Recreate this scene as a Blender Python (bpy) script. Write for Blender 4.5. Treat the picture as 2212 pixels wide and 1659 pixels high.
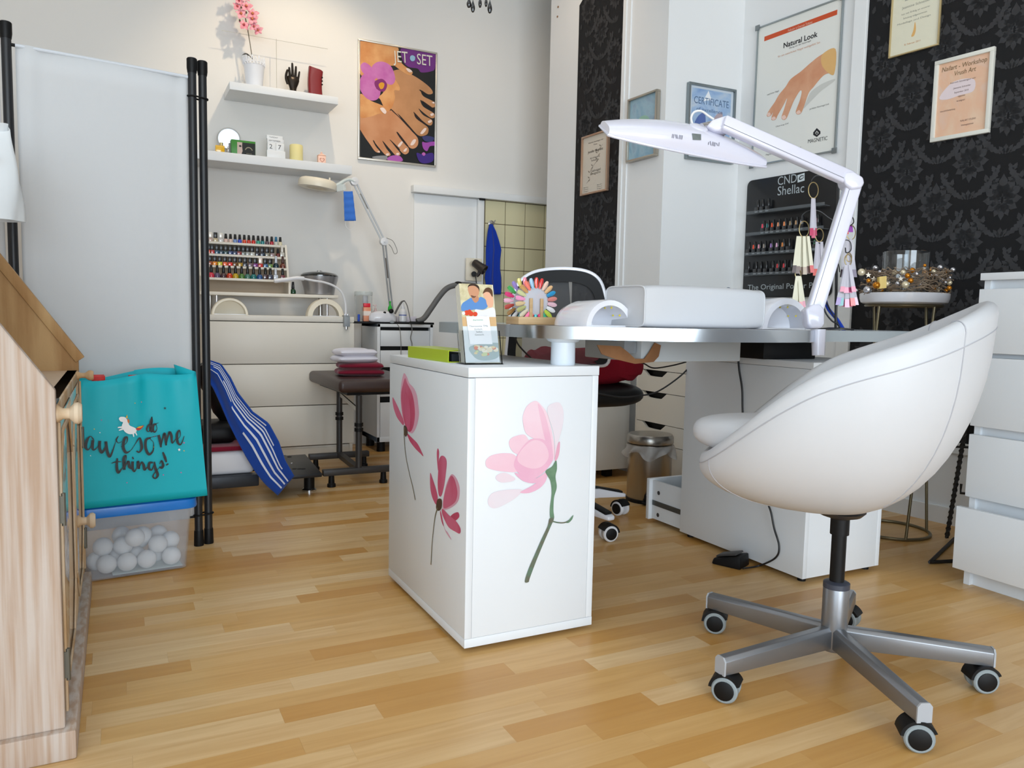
import bpy, bmesh, math, random
from mathutils import Vector, Matrix
random.seed(7)
for o in list(bpy.data.objects): bpy.data.objects.remove(o)
sc = bpy.context.scene
COL = sc.collection
R_ = math.radians

# ---------------------------------------------------------------- camera
F_PX, CX, CY, CAM_H = 1675.0, 1106.0, 829.5, 0.82
YAW, PITCH, ROLL = R_(27.0), R_(4.9), R_(1.15)
_fw = Vector((math.sin(YAW), math.cos(YAW), 0)); _rt = Vector((math.cos(YAW), -math.sin(YAW), 0)); _up = Vector((0, 0, 1))
CF = _fw*math.cos(PITCH) - _up*math.sin(PITCH)
_u = _up*math.cos(PITCH) + _fw*math.sin(PITCH)
CR = _rt*math.cos(ROLL) + _u*math.sin(ROLL)
CU = _u*math.cos(ROLL) - _rt*math.sin(ROLL)
CAM = Vector((0, 0, CAM_H))
cd = bpy.data.cameras.new('camera'); cam = bpy.data.objects.new('camera', cd); COL.objects.link(cam)
cd.sensor_width = 36.0; cd.lens = F_PX/2212*36.0; cd.clip_start = .02
cam.matrix_world = Matrix(((CR.x, CU.x, -CF.x, 0), (CR.y, CU.y, -CF.y, 0), (CR.z, CU.z, -CF.z, CAM_H), (0, 0, 0, 1)))
sc.camera = cam

# ---------------------------------------------------------------- light and exposure
sc.view_settings.view_transform = 'Standard'; sc.view_settings.look = 'None'
sc.view_settings.gamma = 1.0; sc.view_settings.use_curve_mapping = False
sc.view_settings.exposure = -0.06
w = bpy.data.worlds.new('sky'); sc.world = w; w.use_nodes = True
bg = w.node_tree.nodes['Background']; bg.inputs[0].default_value = (.80, .90, 1.0, 1); bg.inputs[1].default_value = 1.0
def light(name, kind, loc, energy, col, size=None, target=None, size_y=None, **kw):
    l = bpy.data.lights.new(name, kind); l.energy = energy; l.color = col
    if kind == 'AREA':
        l.shape = 'RECTANGLE'; l.size = size; l.size_y = size_y or size
    elif size is not None: l.shadow_soft_size = size
    for k, v in kw.items(): setattr(l, k, v)
    o = bpy.data.objects.new(name, l); COL.objects.link(o); o.location = loc
    if target is not None:
        o.rotation_euler = (Vector(target)-Vector(loc)).to_track_quat('-Z', 'Y').to_euler()
    return o
# daylight entering through the shop window behind the camera
light('window_daylight', 'AREA', (.10, -4.98, 1.25), 270, (.78, .895, 1.0), 4.0, (.10, 3.0, 1.0), 2.2)
# cool fill added from the left, through an assumed opening behind the camera
light('left_fill', 'AREA', (-1.62, -1.5, 1.25), 70, (.68, .85, 1.0), 2.2, (2.0, -.6, .6), 2.1)
# broad fill added under the ceiling to lift the room, not a real lamp
light('ceiling_fill', 'AREA', (.35, 1.6, 3.2), 30, (.82, .92, 1.0), 3.0, (.35, 1.2, 0), 3.0)
# warm ceiling spots of the salon: one grazes the shelf wall, the others wash the room
light('shelf_spot', 'SPOT', (1.02, 3.75, 3.05), 38, (1.0, .80, .55), .03, (.95, 4.72, 1.85), spot_size=R_(80), spot_blend=.7)
light('room_spot', 'SPOT', (-.3, 3.2, 3.05), 5, (1.0, .80, .58), .06, (-.3, 4.6, 1.2), spot_size=R_(120), spot_blend=.8)
light('corner_spot', 'SPOT', (1.95, 3.55, 3.05), 12, (1.0, .78, .55), .06, (2.2, 4.5, 1.2), spot_size=R_(120), spot_blend=.8)

# ---------------------------------------------------------------- pixel to place
def ray(x, y): return CR*((x-CX)/F_PX) - CU*((y-CY)/F_PX) + CF
def onZ(x, y, z=0.0):
    d = ray(x, y); return CAM + d*((z-CAM_H)/d.z)
def onY(x, y, Y):
    d = ray(x, y); return CAM + d*(Y/d.y)
def onX(x, y, X):
    d = ray(x, y); return CAM + d*(X/d.x)
def onD(x, y, D): return CAM + ray(x, y)*D          # at a given depth along the view axis
class Plane:
    """vertical plane through p0 with horizontal direction az (degrees)"""
    def __init__(s, p0, az):
        a = R_(az); s.p0 = Vector((p0[0], p0[1], 0)); s.d = Vector((math.cos(a), math.sin(a), 0))
        n = Vector((-math.sin(a), math.cos(a), 0)); s.n = n if n.dot(CAM-s.p0) > 0 else -n
        s.right = Vector((-s.n.y, s.n.x, 0))         # towards the right when facing the plane
    def at(s, x, y, off=0.0):
        d = ray(x, y); t = s.n.dot(s.p0+s.n*off-CAM)/s.n.dot(d); return CAM+d*t
    def pt(s, u, z, off=0.0):
        p = s.p0 + s.right*u + s.n*off; return Vector((p.x, p.y, z))
    def uz(s, x, y):
        p = s.at(x, y); return (p-s.p0).dot(s.right), p.z

# ---------------------------------------------------------------- materials
def lin(c):
    return tuple(((v/255)/12.92 if v/255 <= .04045 else ((v/255+.055)/1.055)**2.4) for v in c)
MATS = {}
def mat(name, rgb, rough=.5, metal=0.0, spec=.5, bump=None, var=None, coat=0, trans=0, alpha=1, sheen=0, ior=None, emit=None):
    """bump=(scale, strength); var=(scale, amount, rgb2, stretch)"""
    if name in MATS: return MATS[name]
    m = bpy.data.materials.new(name); m.use_nodes = True; nt = m.node_tree; b = nt.nodes['Principled BSDF']
    c = lin(rgb)+(1,)
    b.inputs['Base Color'].default_value = c; b.inputs['Roughness'].default_value = rough; b.inputs['Metallic'].default_value = metal
    b.inputs['Specular IOR Level'].default_value = spec; b.inputs['Coat Weight'].default_value = coat
    b.inputs['Transmission Weight'].default_value = trans; b.inputs['Alpha'].default_value = alpha
    b.inputs['Sheen Weight'].default_value = sheen
    if ior: b.inputs['IOR'].default_value = ior
    if emit: b.inputs['Emission Color'].default_value = lin(emit[0])+(1,); b.inputs['Emission Strength'].default_value = emit[1]
    N = nt.nodes; L = nt.links
    if bump or var:
        tc = N.new('ShaderNodeTexCoord')
    if var:
        mp = N.new('ShaderNodeMapping'); L.new(tc.outputs['Object'], mp.inputs[0])
        mp.inputs['Scale'].default_value = var[3] if len(var) > 3 else (1, 1, 1)
        nz = N.new('ShaderNodeTexNoise'); nz.inputs['Scale'].default_value = var[0]; nz.inputs['Detail'].default_value = 5
        L.new(mp.outputs[0], nz.inputs[0])
        rp = N.new('ShaderNodeMapRange'); rp.inputs[1].default_value = .38; rp.inputs[2].default_value = .62; rp.inputs[4].default_value = var[1]
        L.new(nz.outputs[0], rp.inputs[0])
        mx = N.new('ShaderNodeMix'); mx.data_type = 'RGBA'; mx.inputs[6].default_value = c; mx.inputs[7].default_value = lin(var[2])+(1,)
        L.new(rp.outputs[0], mx.inputs[0]); L.new(mx.outputs[2], b.inputs['Base Color'])
    if bump:
        n2 = N.new('ShaderNodeTexNoise'); n2.inputs['Scale'].default_value = bump[0]; n2.inputs['Detail'].default_value = 3
        L.new(tc.outputs['Object'], n2.inputs[0])
        bp = N.new('ShaderNodeBump'); bp.inputs['Strength'].default_value = bump[1]; bp.inputs['Distance'].default_value = .002
        L.new(n2.outputs[0], bp.inputs['Height']); L.new(bp.outputs[0], b.inputs['Normal'])
    MATS[name] = m; return m
def flat(rgb, rough=.45): return mat('print_%d_%d_%d' % tuple(rgb), rgb, rough, spec=.3)

M = {}
M['wall'] = mat('warm_white_paint', (232, 229, 224), .75, spec=.2, bump=(60, .12))
M['wall_cool'] = mat('white_paint', (233, 234, 234), .7, spec=.2, bump=(60, .1))
M['lack'] = mat('white_foil', (226, 229, 232), .38, spec=.4)
M['edge'] = mat('edge_shadow_line', (96, 98, 100), .7)
M['cream'] = mat('cream_foil', (232, 226, 214), .42, spec=.4)
M['cream_plastic'] = mat('cream_plastic', (235, 226, 206), .35)
M['white_plastic'] = mat('white_plastic', (228, 228, 231), .28, coat=.3)
M['gloss_white'] = mat('gloss_white_plastic', (228, 228, 234), .16, coat=.5)
M['leather_white'] = mat('white_leatherette', (204, 205, 208), .42, spec=.4, bump=(900, .04))
M['black'] = mat('black_plastic', (14, 14, 15), .5, spec=.25)
M['black_metal'] = mat('black_powder_coat', (28, 29, 32), .42, bump=(400, .05))
M['charcoal'] = mat('charcoal_metal', (52, 49, 48), .45)
M['chrome'] = mat('chrome', (215, 215, 218), .12, 1.0)
M['steel'] = mat('brushed_steel', (176, 172, 166), .3, 1.0)
M['alu'] = mat('aluminium', (176, 180, 184), .34, .9)
M['silver_paint'] = mat('silver_paint', (140, 142, 146), .36, .75)
M['grey_plastic'] = mat('grey_plastic', (150, 156, 160), .45)
M['glass'] = mat('clear_glass', (250, 252, 252), .03, trans=1, ior=1.45)
M['acrylic'] = mat('clear_acrylic', (246, 248, 249), .04, trans=1, ior=1.2)
M['gold'] = mat('gold', (200, 160, 80), .25, 1.0)
M['cable_black'] = mat('black_cable', (22, 22, 24), .5)
M['cable_grey'] = mat('grey_cable', (120, 118, 114), .5)
M['fabric_white'] = mat('white_fabric', (204, 205, 206), .9, spec=.1, bump=(700, .15), trans=0)
M['red_fabric'] = mat('burgundy_fabric', (128, 26, 48), .95, spec=.1, bump=(500, .3), sheen=.3)
M['pine'] = mat('pale_wood', (208, 176, 132), .5, var=(6, .7, (186, 148, 100), (1, 1, 12)))
M['grout'] = mat('dark_grout', (112, 98, 74), .9)
M['tile'] = mat('cream_tile', (222, 214, 176), .12, coat=.4)
M['blue_cloth'] = mat('royal_blue_cloth', (30, 62, 166), .95, spec=.1, bump=(400, .3), sheen=.2)

# ---------------------------------------------------------------- mesh builder
class MB:
    def __init__(s): s.v = []; s.f = []
    def add(s, vs, fs):
        o = len(s.v); s.v += [Vector(v) for v in vs]; s.f += [tuple(i+o for i in f) for f in fs]; return s
    def box(s, x0, x1, y0, y1, z0, z1):
        return s.add([(x, y, z) for x in (x0, x1) for y in (y0, y1) for z in (z0, z1)],
                     [(0, 1, 3, 2), (4, 6, 7, 5), (0, 4, 5, 1), (2, 3, 7, 6), (0, 2, 6, 4), (1, 5, 7, 3)])
    def obox(s, c, ax, ay, az):
        c, ax, ay, az = map(Vector, (c, ax, ay, az))
        return s.add([c+ax*i+ay*j+az*k for i in (-1, 1) for j in (-1, 1) for k in (-1, 1)],
                     [(0, 1, 3, 2), (4, 6, 7, 5), (0, 4, 5, 1), (2, 3, 7, 6), (0, 2, 6, 4), (1, 5, 7, 3)])
    def bar(s, p0, p1, w, h, up=(0, 0, 1)):
        p0, p1 = Vector(p0), Vector(p1); d = p1-p0; l = d.length; d.normalize()
        sd = d.cross(Vector(up)); sd.normalize(); u = sd.cross(d)
        return s.obox((p0+p1)/2, d*l/2, sd*w/2, u*h/2)
    def ring(s, c, a, b, n): return [Vector(c)+Vector(a)*math.cos(2*math.pi*i/n)+Vector(b)*math.sin(2*math.pi*i/n) for i in range(n)]
    def loops(s, rings, cap0=True, cap1=True, closed=False):
        n = len(rings[0]); o = len(s.v)
        for r in rings: s.v += [Vector(p) for p in r]
        m = len(rings)
        for j in range(m if closed else m-1):
            for i in range(n):
                a, b = o+j*n, o+((j+1) % m)*n
                s.f.append((a+i, a+(i+1) % n, b+(i+1) % n, b+i))
        if not closed:
            if cap0: s.f.append(tuple(o+i for i in range(n))[::-1])
            if cap1: s.f.append(tuple(o+(m-1)*n+i for i in range(n)))
        return s
    def cyl(s, p0, p1, r0, r1=None, n=16, cap=True):
        r1 = r0 if r1 is None else r1; p0, p1 = Vector(p0), Vector(p1); d = (p1-p0).normalized()
        a = d.orthogonal().normalized(); b = d.cross(a)
        return s.loops([s.ring(p0, a*r0, b*r0, n), s.ring(p1, a*r1, b*r1, n)], cap, cap)
    def tube(s, pts, r, n=8, cap=True, closed=False):
        pts = [Vector(p) for p in pts]; m = len(pts); rings = []; a = None
        for i, p in enumerate(pts):
            if closed: t = pts[(i+1) % m]-pts[i-1]
            else: t = pts[min(i+1, m-1)]-pts[max(i-1, 0)]
            if t.length < 1e-9: t = Vector((0, 0, 1))
            t.normalize()
            if a is None: a = t.orthogonal().normalized()
            else:
                a = a-t*a.dot(t)
                a = a.normalized() if a.length > 1e-6 else t.orthogonal().normalized()
            b = t.cross(a); rr = r[i] if isinstance(r, (list, tuple)) else r
            rings.append(s.ring(p, a*rr, b*rr, n))
        return s.loops(rings, cap, cap, closed)
    def lathe(s, prof, c=(0, 0, 0), n=24, axis=None, sx=1, sy=1, cap0=True, cap1=True):
        c = Vector(c)
        if axis is None: ax, ay, az = Vector((1, 0, 0)), Vector((0, 1, 0)), Vector((0, 0, 1))
        else:
            az = Vector(axis).normalized(); ax = az.orthogonal().normalized(); ay = az.cross(ax)
        return s.loops([s.ring(c+az*z, ax*max(r, 1e-5)*sx, ay*max(r, 1e-5)*sy, n) for r, z in prof], cap0, cap1)
    def sph(s, c, r, n=14, m=9, sc=(1, 1, 1)):
        c = Vector(c); rings = []
        for j in range(m+1):
            t = math.pi*j/m; rr = max(math.sin(t), 1e-4)
            rings.append([c+Vector((r*sc[0]*rr*math.cos(2*math.pi*i/n), r*sc[1]*rr*math.sin(2*math.pi*i/n), -r*sc[2]*math.cos(t))) for i in range(n)])
        return s.loops(rings)
    def poly(s, pts): return s.add(pts, [tuple(range(len(pts)))])
    def prism(s, pts, vec):
        vec = Vector(vec); pts = [Vector(p) for p in pts]; return s.loops([pts, [p+vec for p in pts]])
    def grid(s, fn, nu, nv, wrap=False):
        o = len(s.v); U = nu if wrap else nu+1
        for j in range(nv+1):
            for i in range(U): s.v.append(Vector(fn(i/nu, j/nv)))
        for j in range(nv):
            for i in range(nu):
                a = o+j*U+i; b = o+j*U+(i+1) % U; s.f.append((a, b, b+U, a+U))
        return s
    def xform(s, mtx): s.v = [mtx @ v for v in s.v]; return s
def make_mesh(mb, name, smooth=38, bevel=0, seg=2, recalc=True):
    me = bpy.data.meshes.new(name); me.from_pydata([tuple(v) for v in mb.v], [], mb.f)
    bm = bmesh.new(); bm.from_mesh(me)
    if recalc: bmesh.ops.recalc_face_normals(bm, faces=bm.faces[:])
    if bevel:
        es = [e for e in bm.edges if len(e.link_faces) == 2 and e.calc_face_angle(0) > R_(32)]
        bmesh.ops.bevel(bm, geom=es, offset=bevel, segments=seg, profile=.5, affect='EDGES', clamp_overlap=True)
    bm.to_mesh(me); bm.free()
    if smooth:
        me.polygons.foreach_set('use_smooth', [True]*len(me.polygons)); me.set_sharp_from_angle(angle=R_(smooth))
    me.update(); return me
def put(name, me, material, parent=None, loc=None, rotz=0):
    o = bpy.data.objects.new(name, me); COL.objects.link(o)
    if material is not None and not me.materials: me.materials.append(material)
    if parent is not None: o.parent = parent
    if loc is not None: o.location = loc
    if rotz: o.rotation_euler = (0, 0, rotz)
    return o
def part(name, mb, material, parent=None, smooth=38, bevel=0, seg=2, label=None, world=True, kind=None, recalc=True):
    """one mesh object; geometry given in world space is moved into the parent's own space"""
    if parent is not None and world:
        inv = wmat(parent).inverted(); mb.v = [inv @ v for v in mb.v]
    o = put(name, make_mesh(mb, name, smooth, bevel, seg, recalc), material, parent)
    if label: o['label'] = label
    if kind: o['kind'] = kind
    return o
def wmat(o):
    m = Matrix.LocRotScale(o.location, o.rotation_euler, o.scale)
    return wmat(o.parent) @ m if o.parent else m
def tag(o, label, cat, group=None):
    o['label'] = label; o['category'] = cat
    if group: o['group'] = group
    return o
def thing(name, label, cat, loc=(0, 0, 0), rotz=0, group=None):
    o = bpy.data.objects.new(name, None); COL.objects.link(o); o.empty_display_size = .05
    o.location = loc; o.rotation_euler = (0, 0, rotz); return tag(o, label, cat, group)
def one(name, mb, material, label, cat, group=None, base=None, **kw):
    """a thing that is a single mesh, its origin at its base"""
    vs = mb.v
    if base is None:
        base = Vector(((min(v.x for v in vs)+max(v.x for v in vs))/2, (min(v.y for v in vs)+max(v.y for v in vs))/2, min(v.z for v in vs)))
    mb.v = [v-Vector(base) for v in vs]
    o = part(name, mb, material, None, **kw); o.location = base; return tag(o, label, cat, group)
def structure(name, mb, material, **kw):
    o = part(name, mb, material, None, **kw); o['kind'] = 'structure'; return o
def dup(root, loc, rotz=None, label=None, group=None, mats=None):
    """copy of a thing with copies of its parts and sub-parts"""
    r = root.copy(); COL.objects.link(r); r.location = loc
    if rotz is not None: r.rotation_euler = (0, 0, rotz)
    if label: r['label'] = label
    if group: r['group'] = group
    def rec(src, dst):
        for ch in [c for c in bpy.data.objects if c.parent == src]:
            c = ch.copy(); COL.objects.link(c); c.parent = dst; rec(ch, c)
    rec(root, r); return r
def crv(pts, n=6, closed=True):
    """Catmull-Rom through points (tuples or Vectors)"""
    P = [Vector(p) for p in pts]; m = len(P); out = []
    for i in range(m if closed else m-1):
        if closed: a, b, c, d = P[i-1], P[i], P[(i+1) % m], P[(i+2) % m]
        else: a, b, c, d = P[max(i-1, 0)], P[i], P[i+1], P[min(i+2, m-1)]
        for k in range(n):
            t = k/n
            out.append(.5*((2*b)+(c-a)*t+(2*a-5*b+4*c-d)*t*t+(3*b-a-3*c+d)*t**3))
    if not closed: out.append(P[-1])
    return out
def v2(pts): return [Vector((p[0], p[1])) for p in pts]
# flat print on a plane, traced in picture coordinates
def pprint(name, plane, pts, off, material, parent, curve=True, n=5, label=None):
    pts = v2(pts)
    if curve: pts = crv(pts, n)
    mb = MB().poly([plane.at(p.x, p.y, off) for p in pts])
    return part(name, mb, material, parent, smooth=0, recalc=False, label=label)
def pstroke(name, plane, pts, wid, off, material, parent, n=6, mbin=None):
    """brush stroke of varying width (metres) along picture points on a plane"""
    P = [plane.at(x, y, off) for x, y in pts]; P = crv(P, n, False); m = len(P)
    W = wid if isinstance(wid, (list, tuple)) else [wid]*2
    mb = mbin or MB(); L = []; Rr = []
    for i, p in enumerate(P):
        t = (P[min(i+1, m-1)]-P[max(i-1, 0)]).normalized(); s = t.cross(plane.n).normalized()
        k = i/(m-1)*(len(W)-1); a = min(int(k), len(W)-2); ww = W[a]+(W[a+1]-W[a])*(k-a)
        L.append(p+s*ww/2); Rr.append(p-s*ww/2)
    o = len(mb.v); mb.v += L+Rr
    for i in range(m-1): mb.f.append((o+i, o+i+1, o+m+i+1, o+m+i))
    if mbin is None: return part(name, mb, material, parent, smooth=0, recalc=False)
# lettering
def text_mb(s, bold=0.0, shear=0.0, res=3, spacing=1.0):
    c = bpy.data.curves.new('t', 'FONT'); c.body = s; c.size = 1.0; c.offset = bold; c.shear = shear
    c.resolution_u = res; c.space_character = spacing
    o = bpy.data.objects.new('t', c); COL.objects.link(o)
    me = o.to_mesh(); mb = MB().add([v.co.copy() for v in me.vertices], [tuple(p.vertices) for p in me.polygons])
    o.to_mesh_clear(); bpy.data.objects.remove(o); bpy.data.curves.remove(c); return mb
def text_at(name, s, origin, right, up, width, height, material, parent, bold=0.0, shear=0.0, spacing=1.0, mbin=None, align='l'):
    """lettering whose box is width x height (cap height of the string's own box)"""
    mb = text_mb(s, bold, shear, spacing=spacing)
    x0 = min(v.x for v in mb.v); x1 = max(v.x for v in mb.v); y1 = max(v.y for v in mb.v)
    sx = width/(x1-x0) if width else height/max(y1, .1); sy = height/max(y1, .1)
    dx = 0 if align == 'l' else -(x1-x0)*sx/2
    origin, right, up = Vector(origin), Vector(right), Vector(up)
    mb.v = [origin+right*((v.x-x0)*sx+dx)+up*(v.y*sy) for v in mb.v]
    if mbin is not None: mbin.add(mb.v, mb.f); return mbin
    return part(name, mb, material, parent, smooth=0, recalc=False)
def ptext(name, plane, s, xl, yl, xr, yr, hpx, off, material, parent, **kw):
    """lettering on a plane from baseline start (xl,yl) to end (xr,yr) in picture points, capital height hpx"""
    a = plane.at(xl, yl, off); b = plane.at(xr, yr, off); h = (plane.at(xl, yl-hpx, off)-a).length
    r = (b-a); wd = r.length; r.normalize(); u = plane.n.cross(r); u = u if u.z > 0 else -u
    return text_at(name, s, a, r, u, wd, h, material, parent, **kw)
# ================================================================ ROOM
YB = 4.79                                    # back wall
KS = .897
pA, pB, pC = Vector((2.407, 4.297, 0)), Vector((2.458, 3.201, 0)), Vector((2.931, 3.183, 0))
PS = Plane(pA, 92.7); PB = Plane(pB, -2.2); PW = Plane(pC, 96.5); PBK = Plane((0, YB), 0)
ZC = 3.25
structure('floor', MB().box(-1.75, 3.8, -5.2, 4.85, -.08, -.0075), mat('floor_core', (150, 108, 62), .6), smooth=0)
FLOOR = bpy.data.objects['floor']
def wood_floor_mat(name, island):
    m = bpy.data.materials.new(name); m.use_nodes = True; nt = m.node_tree; N = nt.nodes; L = nt.links; b = N['Principled BSDF']
    if island: src = N.new('ShaderNodeNewGeometry').outputs['Random Per Island']
    else: src = N.new('ShaderNodeObjectInfo').outputs['Random']
    geo = N.new('ShaderNodeNewGeometry'); off = N.new('ShaderNodeVectorMath'); off.operation = 'SCALE'
    off.inputs[0].default_value = (13, 7, 5); L.new(src, off.inputs['Scale'])
    ad = N.new('ShaderNodeVectorMath'); ad.operation = 'ADD'; L.new(geo.outputs['Position'], ad.inputs[0]); L.new(off.outputs[0], ad.inputs[1])
    mp = N.new('ShaderNodeMapping'); mp.inputs['Scale'].default_value = (1.1, 16, 1); L.new(ad.outputs[0], mp.inputs[0])
    nz = N.new('ShaderNodeTexNoise'); nz.inputs['Scale'].default_value = 2.6; nz.inputs['Detail'].default_value = 6; nz.inputs['Distortion'].default_value = .9
    L.new(mp.outputs[0], nz.inputs[0])
    cr = N.new('ShaderNodeValToRGB'); e = cr.color_ramp.elements
    e[0].position = 0; e[0].color = lin((196, 142, 70))+(1,); e[1].position = 1; e[1].color = lin((224, 192, 144))+(1,)
    k = cr.color_ramp.elements.new(.35); k.color = lin((210, 164, 98))+(1,)
    k = cr.color_ramp.elements.new(.65); k.color = lin((216, 176, 118))+(1,)
    L.new(src, cr.inputs[0])
    g = N.new('ShaderNodeMapRange'); g.inputs[1].default_value = .35; g.inputs[2].default_value = .7; g.inputs[3].default_value = .0; g.inputs[4].default_value = .42
    L.new(nz.outputs[0], g.inputs[0])
    mx = N.new('ShaderNodeMix'); mx.data_type = 'RGBA'; mx.inputs[7].default_value = lin((182, 128, 60))+(1,)
    L.new(g.outputs[0], mx.inputs[0]); L.new(cr.outputs[0], mx.inputs[6]); L.new(mx.outputs[2], b.inputs['Base Color'])
    b.inputs['Roughness'].default_value = .33; b.inputs['Specular IOR Level'].default_value = .42
    n3 = N.new('ShaderNodeTexNoise'); n3.inputs['Scale'].default_value = 9; L.new(geo.outputs['Position'], n3.inputs[0])
    rr = N.new('ShaderNodeMapRange'); rr.inputs[3].default_value = .26; rr.inputs[4].default_value = .42; L.new(n3.outputs[0], rr.inputs[0]); L.new(rr.outputs[0], b.inputs['Roughness'])
    return m
MF1 = wood_floor_mat('laminate_strip', False); MF2 = wood_floor_mat('laminate_strips_joined', True)
def proj(p):
    d = Vector(p)-CAM; z = d.dot(CF); return (CX+F_PX*d.dot(CR)/z, CY-F_PX*d.dot(CU)/z, z) if z > .05 else (0, 0, -1)
strips = []
rw = .0645; rnd = random.Random(11)
j = 0; y = -5.05
while y < YB-.001:
    x = -1.7 - rnd.random()*.4; y1 = min(y+rw, YB)
    while x < 3.5:
        ln = rnd.choice((.34, .40, .46, .52, .60)); x0, x1 = max(x, -1.7), min(x+ln, 3.5)
        if x1-x0 > .01:
            c = proj(((x0+x1)/2, (y+y1)/2, 0)); vis = c[2] > 0 and -150 < c[0] < 2360 and c[1] < 1760
            strips.append((-(x1-x0)*(y1-y)/max(c[2], .2)**3 if vis else 0, x0, x1, y, y1))
        x += ln
    y += rw
strips.sort()
um = make_mesh(MB().box(-.5, .5, -.5, .5, -1, 0), 'floor_strip', 0)
um.materials.append(MF1)
g = .00008
rest = MB()
for i, (s_, x0, x1, y0, y1) in enumerate(strips):
    if i < 296:
        o = put('floor_strip', um, None, FLOOR, ((x0+x1)/2, (y0+y1)/2, 0)); o.scale = (x1-x0-2*g, y1-y0-2*g, .007)
    else: rest.box(x0+g, x1-g, y0+g, y1-g, -.007, 0)
part('floor_strips_beyond', rest, MF2, FLOOR, smooth=0, kind='stuff')

structure('ceiling', MB().box(-1.75, 3.8, -5.2, 4.85, ZC, ZC+.1), M['wall_cool'], smooth=0)
structure('wall_back', MB().box(-1.75, 3.6, YB, YB+.1, 0, ZC), M['wall'], smooth=0)
structure('wall_left', MB().box(-1.8, -1.7, -5.2, -2.65, 0, ZC).box(-1.8, -1.7, -.35, 4.85, 0, ZC).box(-1.8, -1.7, -2.65, -.35, 2.35, ZC), M['wall'], smooth=0)
wd = MB()
for y_ in (-2.65, -1.53, -.41): wd.box(-1.79, -1.73, y_, y_+.06, 0, 2.35)
wd.box(-1.79, -1.73, -2.65, -.35, 2.29, 2.35).box(-1.79, -1.73, -2.65, -.35, 0, .12)
structure('added_window', wd, M['lack'], smooth=0)  # unseen opening, added to go with the fill from the left
wf = MB()
for b_ in ((-1.75, -1.66, 0, ZC), (2.5, 4.2, 0, ZC), (-1.66, 2.5, 0, .10), (-1.66, 2.5, 2.45, ZC)):
    wf.box(b_[0], b_[1], -5.2, -5.05, b_[2], b_[3])
structure('wall_front', wf, M['wall_cool'], smooth=0)
wn = MB()
for x in (-1.66, -.3, 1.08, 2.45): wn.box(x, x+.05, -5.16, -5.1, .10, 2.45)
for z in (.10, 2.40): wn.box(-1.66, 2.5, -5.16, -5.1, z, z+.05)
structure('window_1', wn, M['lack'], smooth=0)
pW2 = pC - PW.d*8.4*(1 if PW.d.y > 0 else -1)
pier = MB().prism([pA, pB, pC, (3.55, 3.183, 0), (3.55, 4.297, 0)], (0, 0, ZC))
WP = structure('wall_pier', pier, M['wall_cool'], smooth=0)
WR = structure('wall_right', MB().prism([pC, pW2, pW2+Vector((.25, 0, 0)), (3.55, 3.183, 0)], (0, 0, ZC)), M['wall_cool'], smooth=0)
structure('wall_recess', MB().box(3.5, 3.6, 4.25, 4.85, 0, ZC), M['wall'], smooth=0)
WB = bpy.data.objects['wall_back']

# ---- damask wallpaper
M['damask'] = mat('black_wallpaper', (21, 21, 23), .6, spec=.25)
M['damask_print'] = mat('charcoal_flock_print', (60, 60, 62), .75, spec=.2, var=(28, .5, (50, 49, 49)))
def leaf(a, b, w, n=7, tip=.75):
    """leaf outline from a to b in 2-D"""
    a, b = Vector(a), Vector(b); d = b-a; s = Vector((-d.y, d.x)).normalized()
    L_ = []; R2 = []
    for i in range(1, n):
        t = i/n; ww = w*math.sin(math.pi*t**tip)*(1+.16*math.sin(t*19))
        L_.append(a+d*t+s*ww); R2.append(a+d*t-s*ww)
    return [a]+R2+[b]+L_[::-1]
def motif():
    out = []
    # palmette of lobed leaves inside an ogee of scalloped bands (cell .26 x .32)
    def band(pts, w0, w1, f=.3):
        P = crv(v2(pts), 7, False); L_, R2 = [], []
        for i, p in enumerate(P):
            t = (P[min(i+1, len(P)-1)]-P[max(i-1, 0)]).normalized(); s = Vector((-t.y, t.x)); k = i/(len(P)-1)
            ww = w0+(w1-w0)*math.sin(math.pi*k); L_.append(p+s*ww*(1+f*math.sin(i*2.2))); R2.append(p-s*ww*(1+f*math.cos(i*2.2)))
        return L_+R2[::-1]
    out.append(leaf((0, .006), (0, .094), .021))
    for sx in (-1, 1):
        out.append(leaf((sx*.002, .004), (sx*.042, .074), .020)); out.append(leaf((sx*.003, -.002), (sx*.068, .042), .022))
        out.append(leaf((sx*.003, -.008), (sx*.072, -.004), .021)); out.append(leaf((sx*.003, -.014), (sx*.056, -.044), .019))
        out.append(leaf((sx*.002, -.018), (sx*.026, -.070), .015))
        out.append(band([(sx*.016, -.146), (sx*.050, -.124), (sx*.078, -.096), (sx*.100, -.062), (sx*.112, -.030)], .004, .013))
        out.append(leaf((sx*.070, -.092), (sx*.062, -.060), .009)); out.append(leaf((sx*.088, -.100), (sx*.116, -.082), .010))
        out.append(leaf((sx*.098, -.056), (sx*.084, -.030), .009))
    out.append(leaf((0, -.022), (0, -.086), .014)); out.append(leaf((0, -.152), (0, -.112), .012))
    for sx in (-1, 1): out.append(leaf((sx*.003, -.150), (sx*.026, -.118), .009))
    return out
MOT = motif()
def damask(plane, parent, u0, u1, z0, z1, inside=None):
    mb = MB()
    j = 0; z = z0-.2
    while z < z1+.2:
        u = u0-.3+(j % 2)*.13
        while u < u1+.3:
            for pl in MOT:
                P = [(u+p.x, z+p.y) for p in pl]
                if all(u0 < a < u1 and z0 < b < z1 and (inside is None or inside(a, b)) for a, b in P):
                    mb.poly([plane.pt(a, b, .0045) for a, b in P])
            u += .26
        z += .16; j += 1
    part('wallpaper_pattern', mb, M['damask_print'], parent, smooth=0, recalc=False, kind='stuff')
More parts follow.
